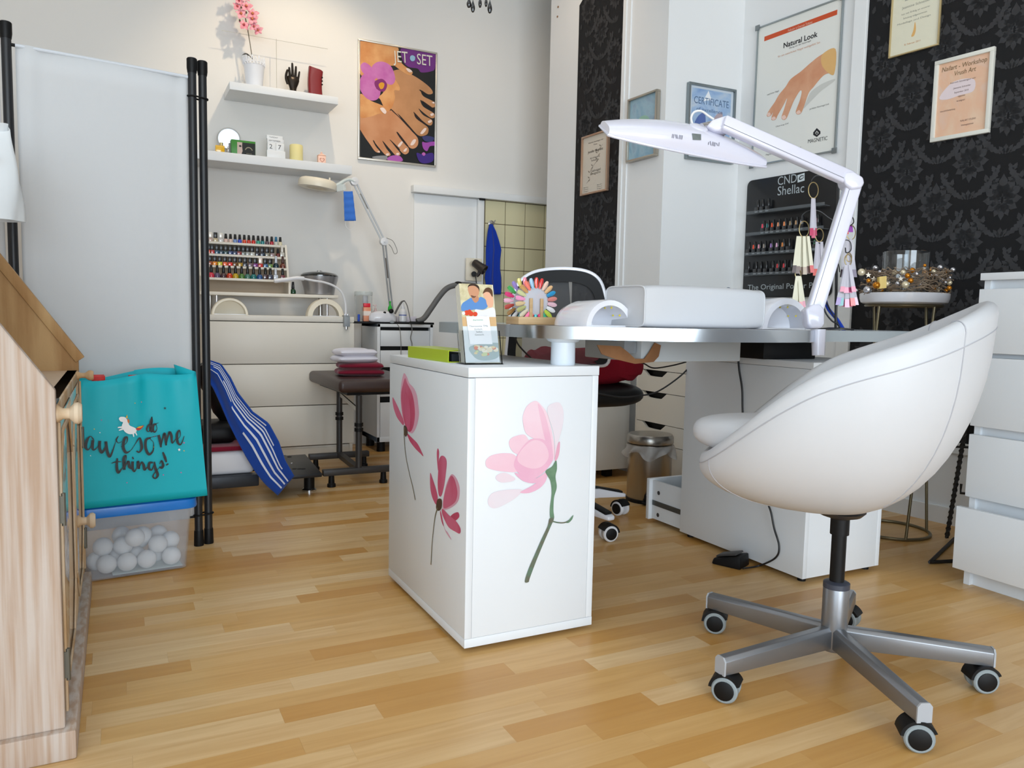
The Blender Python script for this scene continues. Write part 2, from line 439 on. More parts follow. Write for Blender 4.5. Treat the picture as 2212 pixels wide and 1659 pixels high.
def panel(name, plane, parent, u0, u1, z0, z1, t0, t1, material, **kw):
    mb = MB().prism([plane.pt(u0, z0, t0), plane.pt(u1, z0, t0), plane.pt(u1, z1, t0), plane.pt(u0, z1, t0)], plane.n*(t1-t0))
    return part(name, mb, material, parent, smooth=0, **kw)
uW = PW.uz(1868, 200)[0]
panel('wallpaper', PW, WR, uW, uW+7.0, .345, ZC-.02, .0, .003, M['damask'])
damask(PW, WR, uW+.002, uW+2.0, .40, 2.75)
uT0 = PW.uz(1840, 200)[0]
t = MB().prism([PW.pt(uT0, 0, 0), PW.pt(uW, 0, 0), PW.pt(uW, ZC-.02, 0), PW.pt(uT0, ZC-.02, 0)], PW.n*.018)
structure('trim_1', t, M['wall_cool'], smooth=0, bevel=.003)
t = MB().prism([PW.pt(uW, .30, 0), PW.pt(uW+7.0, .30, 0), PW.pt(uW+7.0, .345, 0), PW.pt(uW, .345, 0)], PW.n*.012)
structure('trim_2', t, M['wall_cool'], smooth=0)
t = MB().prism([PW.pt(uW, 0, 0), PW.pt(uW+7.0, 0, 0), PW.pt(uW+7.0, .07, 0), PW.pt(uW, .07, 0)], PW.n*.014)
structure('baseboard_right', t, M['wall_cool'], smooth=0)
# arched niche strip of wallpaper on the pier, with a white moulding beside it
uS0, uS1 = PS.uz(1245, 300)[0], PS.uz(1343, 300)[0]; zs = PS.uz(1253, 12)[1]
arch = [(uS0, .02), (uS1, .02), (uS1, zs+.21), (uS1-(uS1-uS0)*.35, zs+.17), (uS0+(uS1-uS0)*.30, zs+.085), (uS0+(uS1-uS0)*.1, zs+.03), (uS0, zs)]
part('wallpaper', MB().prism([PS.pt(a, b, 0) for a, b in arch], PS.n*.003), M['damask'], WP, smooth=0)
damask(PS, WP, uS0+.003, uS1-.003, .05, zs+.2, lambda a, b: b < zs or b < zs+.2*(a-uS0)/(uS1-uS0))
uM = PS.uz(1357, 300)[0]
t = MB()
for a, b, h in ((uS1, uS1+(uM-uS1)*.45, .016), (uS1+(uM-uS1)*.45, uM, .009)):
    t.prism([PS.pt(a, 0, 0), PS.pt(b, 0, 0), PS.pt(b, ZC-.02, 0), PS.pt(a, ZC-.02, 0)], PS.n*h)
structure('trim_3', t, M['wall_cool'], smooth=0)
# screw holes left in the pier
for (x, y) in ((1206, 15), (1204.5, 36)):
    q = PS.at(x, y, .001); part('screw_hole', MB().cyl(q, q+PS.n*.003, .006, n=10), mat('rust', (150, 112, 80), .8), WP)

# ---- tiled splash area on the back wall and the sliding door in front of it
xs = [onY(a, 450, YB).x for a in (1090.5, 1132.2, 1175)]; px_ = (xs[2]-xs[0])/2
zz = [onY(1090, b, YB).z for b in (485.9, 534.5, 584.4)]; pz = (zz[0]-zz[2])/2
part('grout', MB().box(onY(1040, 500, YB).x, 3.0, YB-.004, YB, zz[0]-pz*7.5+.002, 1.62), M['grout'], WB, smooth=0)
tm = make_mesh(MB().box(-px_/2+.0022, px_/2-.0022, -.007, .001, -pz/2+.0022, pz/2-.0022), 'tile', 30, bevel=.0015, seg=1); tm.materials.append(M['tile'])
for i in range(-2, 5):
    for k in range(-1, 7):
        if xs[0]+px_*i < onY(1046, 500, YB).x: continue
        put('tile', tm, None, WB, (xs[0]+px_*(i-.5), YB-.004, zz[0]-pz*(k+.5)))
tdz = onY(893, 414, YB-.05).z
D1 = thing('door_1', 'white sliding door panel hanging from a wall track', 'door', (2.0, YB-.04, 0)); del D1['category']; D1['kind'] = 'structure'
tx0 = onY(893, 408, YB-.05).x
part('track', MB().box(tx0, 2.98, YB-.055, YB, tdz, tdz+.045), M['wall_cool'], D1, bevel=.003)
dx1 = onY(1047, 500, YB-.045).x
part('door_panel', MB().box(tx0+.02, dx1-.045, YB-.010, YB-.002, .01, tdz-.004), M['wall_cool'], D1, bevel=.002)
part('door_stile', MB().box(dx1-.045, dx1, YB-.035, YB-.002, .01, tdz-.004), M['wall_cool'], D1, bevel=.002)
part('track_slot', MB().box(dx1-.04, dx1-.002, YB-.052, YB-.02, tdz-.012, tdz-.001), M['black'], D1)
# ================================================================ LEFT SIDE
def whitewash(name, a, b, sc_, stretch, amt=.75):
    return mat(name, a, .62, spec=.25, var=(sc_, amt, b, stretch), bump=(90, .2))
M['wash'] = whitewash('whitewashed_wood', (192, 178, 167), (158, 120, 84), 26, (3.2, 1, .10), .62)
M['wash_edge'] = whitewash('whitewashed_edge', (206, 186, 160), (180, 140, 92), 14, (1, 1, .3), .8)
M['tan_wood'] = whitewash('tan_wood', (196, 160, 112), (160, 118, 72), 5, (4, 4, .5), .8)
# ---- wooden bureau
M['lacq'] = mat('lacquered_whitewash', (206, 190, 172), .5, coat=1, var=(9, .5, (176, 140, 104), (1, 3, .25)))
M['lacq'].node_tree.nodes['Principled BSDF'].inputs['Coat Roughness'].default_value = .03
BY0, BY1, BX = 1.575, 2.53, -.100
zb = onY(119, 843, BY0).z
bu = thing('bureau', 'whitewashed wooden slant-front bureau with glazed doors at the left edge', 'bureau', (-.36, 2.07, 0))
sl = 1.47; zt_ = zb+sl*.235
prof = [(-.62, .055), (BX, .055), (BX, zb), (BX-.235, zt_), (-.62, zt_)]
part('side_panel', MB().prism([(x, BY0, z) for x, z in prof], (0, .022, 0)), M['wash'], bu, smooth=0, bevel=.003)
part('side_panel', MB().prism([(x, BY1-.022, z) for x, z in prof], (0, .022, 0)), M['tan_wood'], bu, smooth=0, bevel=.002)
part('back_panel', MB().box(-.63, -.618, BY0, BY1, .055, zt_), M['tan_wood'], bu, smooth=0)
part('top_board', MB().box(-.64, BX-.205, BY0-.012, BY1, zt_, zt_+.02), M['wash'], bu, bevel=.003)
part('writing_board', MB().box(-.61, BX-.002, BY0+.022, BY1-.022, zb-.055, zb-.03), mat('beige_board', (198, 172, 144), .6), bu, bevel=.002)
part('inner_back', MB().box(-.45, -.438, BY0+.022, BY1-.022, zb-.03, zt_), M['tan_wood'], bu, smooth=0)
part('plinth', MB().box(-.635, BX+.018, BY0-.014, BY1, 0, .055), M['wash'], bu, bevel=.004)
# slant rail of far side and a dark sheet standing in for the shaded corner gap
a = Vector((BX+.004, BY1-.011, zb)); b = Vector((BX-.233, BY1-.011, zt_))
part('slant_rail', MB().bar(a, b, .026, .034, (0, 1, 0)), M['tan_wood'], bu, bevel=.002)
part('corner_gap_shade', MB().prism([(BX-.045, BY0+.03, zb-.028), (BX, BY0+.03, zb-.028), (BX, BY0+.10, zb-.028)], (0, 0, .004)), M['charcoal'], bu, smooth=0)
# front: drawer rail, two glazed doors with mouldings
part('front_rail', MB().box(BX-.03, BX, BY0+.022, BY1-.022, zb-.055, zb-.03), M['wash_edge'], bu, bevel=.002)
def knob(y, z, parent, r=.016):
    mb = MB().lathe([(r*.75, 0), (r*.8, .004), (r*.5, .012), (r*.5, .022), (r*.95, .030), (r, .036), (r*.8, .042)], (BX-.002, y, z), 16, (1, 0, 0))
    return part('knob', mb, M['wash_edge'], parent)
ym = (BY0+BY1)/2
for k, (ya, yb_) in enumerate(((BY0+.024, ym-.003), (ym+.003, BY1-.024))):
    z0, z1 = .075, zb-.06
    dr = part('door', MB().box(BX-.018, BX, ya, yb_, z0, z1), M['lacq'], bu, bevel=.002)
    part('edge_strip', MB().box(BX, BX+.005, ya if k == 0 else yb_-.014, ya+.014 if k == 0 else yb_, z0, z1), M['wash_edge'], dr, bevel=.0015)
    # raised eight-sided moulding
    i0, i1, j0, j1, c = ya+.03, yb_-.03, z0+.03, z1-.03, .09
    oc = [(i0+c, j0), (i1-c, j0), (i1, j0+c), (i1, j1-c), (i1-c, j1), (i0+c, j1), (i0, j1-c), (i0, j0+c)]
    mo = MB()
    for q in range(8):
        p, r = oc[q], oc[(q+1) % 8]
        mo.bar((BX+.002, p[0], p[1]), (BX+.002, r[0], r[1]), .012, .004, (1, 0, 0))
    part('moulding', mo, M['wash_edge'], dr, bevel=.002)
    hg = ya+.002 if k == 0 else yb_-.012
    for hz in (z0+.06, z1-.19):
        mb = MB().cyl((BX+.006, hg, hz), (BX+.006, hg, hz+.06), .004, n=10).box(BX-.001, BX+.005, hg-.004, hg+.014, hz+.005, hz+.055)
        part('hinge', mb, mat('aged_metal', (110, 108, 98), .5, .6), dr)
knob(onX(150, 893, BX+.02).y, onX(150, 893, BX+.02).z, bu, .02)
knob(onX(187, 1125, BX+.02).y, onX(187, 1125, BX+.02).z, bu, .02)
knob(onX(184, 811, BX+.02).y, onX(184, 811, BX+.02).z, bu, .014)
# ---- plastic bag on the bureau
BGX = onY(52, 390, 2.40).x-.14
pb = thing('plastic_bag', 'white plastic carrier bag with black letters on the wooden bureau', 'bag', (BGX, 2.40, zt_+.02))
def bagf(u, v):
    a = 2*math.pi*u; w_ = .135-.018*v; d_ = .05*(1-v)**.6+.006
    f = 1+.05*math.sin(3*a+5*v)+.03*math.sin(7*a-3*v)
    return Vector((BGX+w_*math.copysign(abs(math.cos(a))**.7, math.cos(a))*f, 2.40+d_*math.sin(a)*f, zt_+.021+.235*v+.012*math.sin(2*a)*v))
part('sheet', MB().grid(bagf, 36, 14, True), mat('white_film', (232, 236, 238), .35, alpha=.82), pb, smooth=80)
ph = Plane((BGX, 2.335), 0)
text_at('lettering', 'io', ph.pt(.062, zt_+.165, .0), ph.right, (0, 0, 1), .028, .02, M['black'], pb, shear=.2, bold=.02)

# ---- folding room divider
dv = thing('room_divider', 'folding screen of white fabric panels on black metal poles', 'room divider', (0, 2.84, 0))
zp = onP_z = onY(428, 130, 2.87).z
P1 = Vector((.240, 2.870, 0)); P2 = Vector((.274, 2.886, 0)); P3 = onZ(11.6, 49, zp); P3.z = 0
poles = [P1, P2, P3, Vector((-.86, 3.02, 0))]
for p in poles:
    po = part('pole', MB().cyl(p+Vector((0, 0, .02)), p+Vector((0, 0, zp-.01)), .0135, n=18), M['black_metal'], dv)
    part('end_cap', MB().lathe([(.0145, zp-.045), (.0165, zp-.03), (.0165, zp), (.014, zp+.003)], p, 18), M['black'], po)
    part('foot_cap', MB().lathe([(.016, 0), (.0165, .003), (.0155, .05), (.0145, .055)], p, 18), M['black'], po)
for z in (1.535, .11):
    mb = MB(); q = (P1+P2)/2; d = (P2-P1).normalized(); s = Vector((-d.y, d.x, 0)); pts = []
    for i in range(24):
        a = 2*math.pi*i/24; pts.append(q+d*(math.cos(a)*.016+math.copysign(.0185, math.cos(a)))+s*math.sin(a)*.0165+Vector((0, 0, z)))
    part('cable_tie', mb.tube(pts, .003, 6, closed=True), M['black'], dv)
def cloth(a, b, z0, z1, sag, name='fabric_panel'):
    d = b-a; n = Vector((d.y, -d.x, 0)).normalized()
    def fn(u, v):
        bow = .006*math.sin(u*math.pi)*math.sin(v*2.1)+.004*math.sin(u*23)*math.exp(-((u-.07)/.06)**2)*1.5+.003*math.sin(u*40)*math.exp(-((u-.96)/.05)**2)
        return a+d*u+n*(bow+sag)+Vector((0, 0, z0+(z1-z0)*v))
    p = part(name, MB().grid(fn, 46, 20), M['fabric_white'], dv, smooth=80)
    sm = p.modifiers.new('s', 'SOLIDIFY'); sm.thickness = .002
    part('hem_rod', MB().cyl(a+n*sag+Vector((0, 0, z1-.006)), b+n*sag+Vector((0, 0, z1-.006)), .006, n=10), mat('hem', (206, 210, 216), .8), p)
dd = (P1-P3).normalized()
cloth(P3+dd*.022, P1-dd*.014, .10, zp-.055, .0)
cloth(Vector((-.84, 3.015, 0)), P3+(Vector((-.86, 3.02, 0))-P3).normalized()*.022, .10, zp-.055, .0)
for p, d in ((P3, dd), (P1, -dd)):
    for z in (zp-.06, .105): part('clip', MB().cyl(p+Vector((0, 0, z)), p+d*.03+Vector((0, 0, z)), .005, n=8), M['black'], dv)

# ---- storage box, foam balls, tote bag
baz = 6.4; bo = Vector((.193, 2.616, 0)); bu_ = Vector((-math.cos(R_(baz)), -math.sin(R_(baz)), 0)); bv_ = Vector((-math.sin(R_(baz)), math.cos(R_(baz)), 0))
BL, BD, BH = .30, .19, .205
def bp(u, v, z): return bo+bu_*u+bv_*v+Vector((0, 0, z))
def rrect(u0, u1, v0, v1, r, z, n=5):
    out = []
    for cu, cv, a0 in ((u1-r, v1-r, 0), (u0+r, v1-r, 90), (u0+r, v0+r, 180), (u1-r, v0+r, 270)):
        for i in range(n+1):
            a = R_(a0+90*i/n); out.append(bp(cu+r*math.cos(a), cv+r*math.sin(a), z))
    return out
sb = thing('storage_box', 'clear plastic storage box with a bright blue lid under the teal bag', 'box', bp(BL/2, BD/2, 0))
M['frost'] = mat('frosted_plastic', (205, 212, 222), .2, alpha=.20)
wl = [rrect(.008, BL-.008, .008, BD-.008, .02, .004), rrect(-.008, BL+.008, -.008, BD+.008, .024, BH)]
wi = [rrect(.012, BL-.012, .012, BD-.012, .02, .007), rrect(-.005, BL+.005, -.005, BD+.005, .022, BH)]
part('body', MB().loops(wl+wi[::-1], True, True), M['frost'], sb)
lid = [rrect(-.022, BL+.022, -.022, BD+.022, .035, BH-.004), rrect(-.024, BL+.024, -.024, BD+.024, .035, BH+.002), rrect(-.022, BL+.022, -.022, BD+.022, .035, BH+.024), rrect(-.012, BL+.012, -.012, BD+.012, .03, BH+.030), rrect(.02, BL-.02, .02, BD-.02, .02, BH+.030), rrect(.026, BL-.026, .026, BD-.026, .02, BH+.022)]
part('lid', MB().loops(lid), mat('blue_lid', (14, 118, 206), .3, coat=.2), sb)
hd = MB().box(-.004, .004, -.03, .03, 0, .02)
part('paper_slip', MB().prism([bp(.02, .02, .0085), bp(.22, .02, .0085), bp(.22, .2, .0085), bp(.02, .2, .0085)], (0, 0, .001)), mat('pale_paper', (206, 220, 216), .7), sb, smooth=0)
balls = [((490, 1300), .050, 0), ((775, 1280), .044, 0), ((1050, 1235), .045, 0), ((1455, 1190), .045, 0), ((250, 1265), .06, 0), ((1230, 1225), .105, 0), ((930, 1180), .105, 0), ((640, 1200), .11, 0), ((1390, 1150), .16, 0),
         ((1250, 1040), .06, 1), ((440, 1100), .07, 1), ((720, 1090), .075, 1), ((950, 1060), .115, 1), ((750, 970), .07, 1), ((980, 865), .09, 1), ((800, 810), .16, 1), ((1200, 820), .16, 1), ((1400, 925), .14, 1)]
rb = .0285
bm_ = make_mesh(MB().sph((0, 0, 0), rb, 18, 12), 'foam_ball', 60); bm_.materials.append(mat('snow_foam', (240, 242, 244), .95, spec=.1, bump=(500, .6)))
words = ['at the front left of the pile', 'second from the left in the front row', 'third from the left in the front row', 'alone at the front right of the pile', 'half hidden behind the bureau edge', 'behind the rightmost front balls', 'wedged low behind the front row', 'low between two front balls', 'low at the back right',
         'resting on the right of the pile', 'on the left of the second layer', 'in the middle of the second layer', 'deep in the middle of the pile', 'upper middle left of the pile', 'top middle of the pile', 'top of the pile at the back left', 'top of the pile at the back right', 'at the back right of the second layer']
PF = Plane(bo, baz); placed = []
for i, ((cx_, cy_), dep, lay) in enumerate(balls):
    q = PF.at(cx_/6.913+160, cy_/6.913+1040, -dep)
    q.z = rb+.009 if lay == 0 else max(q.z, rb+.02)
    for it in range(60):
        moved = False
        for r in placed:
            d = q-r
            if d.length < 2*rb*.985:
                if d.length < 1e-4: d = Vector((0, 0, 1))
                q = q+d.normalized()*(2*rb-d.length)*.6; q.z = max(q.z, rb+.009); moved = True
        uu = (q-bo).dot(bu_); vv = (q-bo).dot(bv_)
        q += bu_*(min(max(uu, rb+.014), BL-rb-.014)-uu)+bv_*(min(max(vv, rb+.014), BD-rb-.014)-vv)
        if not moved: break
    placed.append(q)
    o = put('foam_ball', bm_, None, None, q); tag(o, 'white snowy foam ball in the clear box, '+words[i], 'ball', 'foam balls in the clear box')
# tote bag
ta = R_(8); tz = BH+.031
tb = thing('tote_bag', 'turquoise tote bag printed with a white unicorn and black script on a box lid', 'bag', (.05, 2.66, tz))
tu = Vector((math.cos(ta), math.sin(ta), 0)); tv = Vector((-math.sin(ta), math.cos(ta), 0))
TBL = onY(150, 1078, 2.54); TO = Vector((.245, 2.60, 0))        # right front bottom corner
M['teal'] = mat('turquoise_fabric', (4, 176, 190), .55, spec=.4, bump=(25, .35))
PT = Plane(TO-tu*.2, 8)
TW = .375
zt_r, zt_l = onY(412, 803, 2.60).z, onY(190, 822, 2.55).z
def totef(u, v):
    # closed cross-section: u round the bag, v upwards
    t = u*4; side = int(t) % 4; k = t-int(t); W = TW-.035*v; D = .15-.03*v
    if side == 0: x, y = -W/2+W*k, 0
    elif side == 1: x, y = W/2, D*k
    elif side == 2: x, y = W/2-W*k, D
    else: x, y = -W/2, D*(1-k)
    h = (zt_l+(zt_r-zt_l)*(x/W+.5))-tz
    if side == 2: h += .012*math.sin(k*5)
    if side == 1: h += .02*math.sin(k*math.pi); x -= .05*math.sin(k*math.pi)*v
    if side == 3: x += .05*math.sin(k*math.pi)*v
    if side == 0: y += .004*math.sin(x*70)*v*v + .010*math.sin(k*math.pi)*(-v*(1-v)*2.2)
    if side == 0 and v > .6: y += .010*math.sin(k*9+1)*(v-.6)/.4
    return TO-tu*(TW/2)+tu*(x-.012*v*(1 if x > 0 else 0))+tv*y+Vector((0, 0, tz+h*v*(1-.015*(side == 0)*math.sin(k*9))))
bod = part('bag_body', MB().grid(totef, 96, 16, True), M['teal'], tb, smooth=60)
sm = bod.modifiers.new('s', 'SOLIDIFY'); sm.thickness = .002
for (x, y, w_) in ((216, 824, .035), (300, 824, .04), (330, 826, .03)):
    q = PT.at(x, y, .0); hp = [q+tv*.03+Vector((0, 0, -.03)), q+tv*.03+Vector((0, 0, .012)), q+tv*.055+Vector((0, 0, .016)), q+tv*.07+Vector((0, 0, -.03))]
    mb = MB().grid(lambda u, v: hp[min(int(v*3), 2)].lerp(hp[min(int(v*3)+1, 3)], v*3-min(int(v*3), 2))+tu*(u-.5)*w_, 2, 9)
    hs = part('handle_strap', mb, mat('red_webbing', (206, 52, 48), .7), tb, smooth=60)
    hs.modifiers.new('s', 'SOLIDIFY').thickness = .003
# hand lettering, one brush stroke per piece (crop 0,780 at 3.456 per pixel)
INK = mat('black_print', (18, 20, 24), .5); OFFT = .016
def cp(pts): return [(x/3.456, 780+y/3.456) for x, y in pts]
le = MB()
def S(pts, wid): pstroke('', PT, cp(pts), wid, OFFT, None, None, 7, le)
T1, T2, T3 = .0017, .0044, .0078
# d o
S([(1130, 470), (1108, 478), (1096, 510), (1108, 528), (1124, 505), (1136, 450), (1134, 415)], [T1, T2, T2, T1, T2, T2, T1])
S([(1134, 415), (1128, 450), (1122, 500), (1132, 528), (1148, 505)], [T1, T3, T3, T2, T1])
S([(1168, 470), (1146, 478), (1140, 512), (1156, 530), (1172, 505), (1166, 470), (1184, 462)], [T2, T3, T3, T2, T1, T1, T1])
# awesome
S([(700, 588), (676, 562), (650, 590), (640, 640), (656, 662), (676, 640), (694, 590)], [T2, T1, T3, T3, T2, T1, T1])
S([(694, 590), (690, 640), (700, 664), (730, 640), (745, 600)], [T3, T3, T2, T1, T1])
S([(745, 596), (744, 650), (760, 682), (784, 650), (790, 600)], [T3, T3, T3, T2, T1])
S([(790, 600), (800, 670), (818, 712), (838, 680), (862, 610), (884, 560)], [T3, T3, T3, T2, T1, T1])
S([(884, 560), (868, 588), (884, 612), (910, 600)], [T1, T2, T1, T1])
S([(905, 640), (945, 610), (950, 570), (930, 580), (920, 640), (940, 682), (975, 668), (1010, 620)], [T1, T1, T2, T3, T3, T3, T1, T1])
S([(1010, 620), (1040, 575), (1052, 600), (1058, 650), (1040, 680), (1020, 672)], [T1, T2, T3, T3, T2, T2])
S([(1125, 572), (1090, 590), (1088, 650), (1112, 696), (1142, 670), (1146, 610), (1120, 575), (1170, 560)], [T2, T3, T3, T3, T2, T1, T1, T1])
S([(1184, 552), (1196, 600), (1202, 644)], [T3, T3, T2]); S([(1202, 644), (1214, 580), (1228, 542), (1236, 580), (1240, 630)], [T1, T2, T3, T3, T2])
S([(1240, 630), (1252, 570), (1266, 532), (1280, 560), (1286, 612), (1312, 580)], [T1, T2, T3, T3, T2, T1])
S([(1318, 590), (1345, 560), (1340, 518), (1322, 545), (1326, 605), (1350, 622), (1376, 560)], [T1, T1, T2, T3, T3, T2, T1])
# things!
S([(876, 726), (872, 790), (884, 832), (912, 800)], [T2, T3, T3, T1]); S([(832, 764), (870, 752), (908, 752)], [T1, T2, T1])
S([(912, 800), (940, 740), (940, 706), (924, 730), (928, 812)], [T1, T1, T2, T3, T3]); S([(928, 812), (942, 770), (958, 752), (966, 790), (982, 806)], [T1, T2, T3, T3, T1])
S([(990, 750), (990, 800), (1004, 824), (1022, 796)], [T3, T3, T2, T1]); S([(988, 726), (998, 722)], [T3, T3])
S([(1022, 796), (1030, 750), (1036, 806)], [T1, T3, T3]); S([(1036, 806), (1056, 756), (1072, 776), (1080, 810), (1100, 790)], [T1, T2, T3, T3, T1])
S([(1142, 758), (1116, 762), (1112, 800), (1134, 812), (1150, 770)], [T2, T3, T3, T2, T1]); S([(1152, 752), (1160, 800), (1178, 850), (1160, 876), (1142, 860), (1166, 820), (1192, 796)], [T2, T3, T3, T2, T2, T1, T1])
S([(1192, 770), (1206, 744), (1218, 776), (1208, 796), (1190, 790)], [T1, T2, T3, T3, T2]); S([(1216, 680), (1232, 722), (1242, 755)], [T2, .008, T2]); S([(1246, 768), (1252, 776)], [T3, T3])
part('lettering', le, INK, bod, smooth=0, recalc=False)
# printed unicorn: body, mane, tail, horn, legs
def tp(name, pts, rgb, off=OFFT, curve=True): return pprint(name, PT, cp(pts), off, flat(rgb), bod, curve, 5)
tp('unicorn_print', [(896, 418), (920, 416), (940, 424), (955, 450), (968, 480), (1010, 500), (1020, 522), (1004, 540), (965, 545), (930, 525), (910, 485), (918, 458), (900, 450), (888, 432)], (240, 240, 240))
for q in ([(912, 486), (880, 492), (880, 500), (914, 500)], [(914, 500), (886, 514), (890, 520), (922, 512)], [(988, 540), (996, 566), (1002, 564), (1000, 538)], [(1006, 534), (1020, 556), (1025, 552), (1014, 528)]): tp('unicorn_leg', q, (240, 240, 240), curve=False)
tp('unicorn_horn', [(938, 424), (950, 400), (954, 426)], (226, 176, 40), OFFT+.0006, False)
tp('unicorn_mane', [(952, 430), (966, 442), (964, 466), (952, 452)], (200, 110, 50), OFFT+.0006)
tp('unicorn_tail', [(1014, 508), (1030, 494), (1072, 480), (1062, 500), (1036, 518)], (190, 46, 40), OFFT+.0006)
tp('unicorn_tail', [(1022, 498), (1040, 488), (1066, 486), (1046, 498)], (232, 180, 40), OFFT+.001)
for (x, y, c, r) in ((758, 440, (196, 80, 160), 6), (704, 508, (220, 190, 60), 6), (746, 534, (240, 240, 240), 6), (676, 706, (235, 235, 235), 6), (1008, 314, (220, 190, 60), 5), (1056, 306, (230, 90, 90), 5), (1232, 352, (20, 60, 66), 12), (1156, 562, (196, 110, 190), 6), (1374, 610, (220, 90, 150), 8), (1338, 662, (240, 240, 240), 12), (1374, 670, (230, 190, 60), 6), (1352, 832, (200, 90, 160), 7), (1220, 850, (200, 90, 160), 7), (948, 908, (200, 90, 160), 6), (1148, 640, (220, 190, 60), 6), (1190, 604, (170, 100, 200), 6)):
    st = [(x+(r if i % 2 == 0 else r*.45)*math.sin(i*math.pi/5), y-(r if i % 2 == 0 else r*.45)*math.cos(i*math.pi/5)) for i in range(10)]
    tp('star_print', st, c, OFFT, False)
# ================================================================ BACK WALL, LEFT PART
def ordn(i): return ['first', 'second', 'third', 'fourth', 'fifth', 'sixth', 'seventh', 'eighth', 'ninth', 'tenth', 'eleventh', 'twelfth', 'thirteenth', 'fourteenth', 'fifteenth', 'sixteenth', 'seventeenth', 'eighteenth'][i]
YF = 4.545
# ---- wall shelves
z2 = onY(760.5, 377, YF).z; x2 = onY(760.5, 370, YF).x
one('wall_shelf', MB().box(.14, x2, YF, YB-.001, z2, z2+.05), M['lack'], 'long white floating shelf holding the date blocks and candles', 'shelf', bevel=.002)
z1_ = onY(730.5, 226, YF).z; x1b = onY(730.5, 220, YF).x; x1a = onY(496, 190, YF).x
one('wall_shelf', MB().box(x1a, x1b, YF, YB-.001, z1_, z1_+.042), M['lack'], 'short white floating shelf holding the pink orchid', 'shelf', bevel=.002)
S1, S2 = z1_+.042, z2+.05
YM = 4.66
def sx(x, S, Y=YM): return onY(x, 200, Y).x if S is S1 else onY(x, 345, Y).x
def at_shelf(x, y, Y=YM): return onY(x, y, Y)
# ---- orchid
ox = onY(549, 160, YM).x; zt = onY(548, 130, YM).z
orc = thing('potted_orchid', 'pink artificial orchid in a white lace-rimmed pot on the upper shelf', 'plant', (ox, YM, S1))
M['pot'] = mat('white_enamel', (238, 240, 246), .3, coat=.3)
hp = zt-S1
pot = part('pot', MB().lathe([(.040, 0), (.043, .004), (.056, hp*.78), (.058, hp*.8), (.056, hp*.8), (.052, hp*.76), (.0, hp*.75)], (ox, YM, S1), 28), M['pot'], orc)
lace = MB()
for i in range(20):
    a = 2*math.pi*i/20; r = .0585
    pts = [Vector((ox+r*math.cos(a+da), YM+r*math.sin(a+da), S1+hp*z)) for da, z in ((-.13, .80), (-.08, .93), (0, 1.02 if i % 2 else 1.08), (.08, .93), (.13, .80))]
    lace.tube(crv(pts, 4, False), .0022, 5); lace.sph((ox+r*math.cos(a), YM+r*math.sin(a), S1+hp*.88), .004, 6, 4)
part('lace_rim', lace, M['pot'], pot)
part('moss', MB().lathe([(.052, hp*.74), (.03, hp*.82), (.0, hp*.84)], (ox, YM, S1), 14), mat('moss', (70, 66, 48), .9, bump=(80, .8)), pot)
stem_px = [(545, 128), (541, 100), (536, 70), (530, 40), (524, 12), (520, -10), (516, -34)]
stp = [onY(x, y, YM) for x, y in stem_px]
part('stem', MB().tube(crv(stp, 4, False), .0022, 6), mat('orchid_stem', (92, 84, 60), .6), orc)
st2 = [onY(x, y, YM-.01) for x, y in [(545, 128), (543, 96), (537, 60), (546, 66), (548, 72)]]
part('stem', MB().tube(crv([onY(x, y, YM-.008) for x, y in [(545, 128), (540, 94), (534, 55), (528, 30)]], 4, False), .0018, 6), MATS['orchid_stem'], orc)
part('leaf', MB().grid(lambda u, v: onY(545-28*u, 127-4*math.sin(u*3), YM)+Vector((0, -.03*u, .012*math.sin(u*3)))+Vector((.2, 1, 0)).normalized()*(v-.5)*.035*math.sin(math.pi*min(u+.12, 1)), 8, 4), mat('dark_leaf', (42, 46, 38), .4), orc, smooth=80)
M['petal'] = mat('pink_petal', (236, 172, 184), .6, var=(40, .7, (214, 116, 138)), trans=0)
def flower(c, r, rot, tilt):
    fl = thing_part = None
    c = Vector(c); mb = MB(); ax = Vector((math.sin(tilt)*.6, -1, .25)).normalized(); e1 = ax.orthogonal().normalized(); e2 = ax.cross(e1)
    for k, (an, ln, wd) in enumerate(((90, 1, .55), (18, 1.05, .75), (162, 1.05, .75), (-60, .9, .5), (-120, .9, .5))):
        a = R_(an)+rot; d = e1*math.cos(a)+e2*math.sin(a); s = e1*-math.sin(a)+e2*math.cos(a)
        mb.grid(lambda u, v: c+d*r*ln*u+s*(v-.5)*2*r*wd*.55*math.sin(math.pi*min(u*.9+.08, 1))+ax*(.25*r*math.sin(u*2.2)-.10*r*abs(v-.5)*2), 5, 4)
    f = part('flower', mb, M['petal'], orc, smooth=80)
    part('flower_lip', MB().sph(c+ax*r*.18, r*.22, 8, 6), mat('orchid_lip', (176, 60, 84), .5, var=(60, .6, (220, 160, 60))), f)
for x, y, r, t in ((512, 14, .022, .4), (532, 14, .026, -.2), (520, 30, .026, .2), (546, 30, .026, -.5), (545, 42, .026, -.3), (526, 54, .025, .5), (549, 58, .022, -.6), (558, 66, .022, -.9), (516, 2, .02, .5), (530, -6, .024, 0), (514, -24, .022, .3), (526, -30, .02, -.3)):
    flower(onY(x, y, YM-.02), r*1.35, random.random()*.8-.4, t)
for x, y in ((521, 16), (532, 27), (518, 44)): part('bud', MB().sph(onY(x, y, YM-.035), .005, 8, 6, (1, 1, 1.3)), mat('bud', (80, 66, 44), .6), orc)
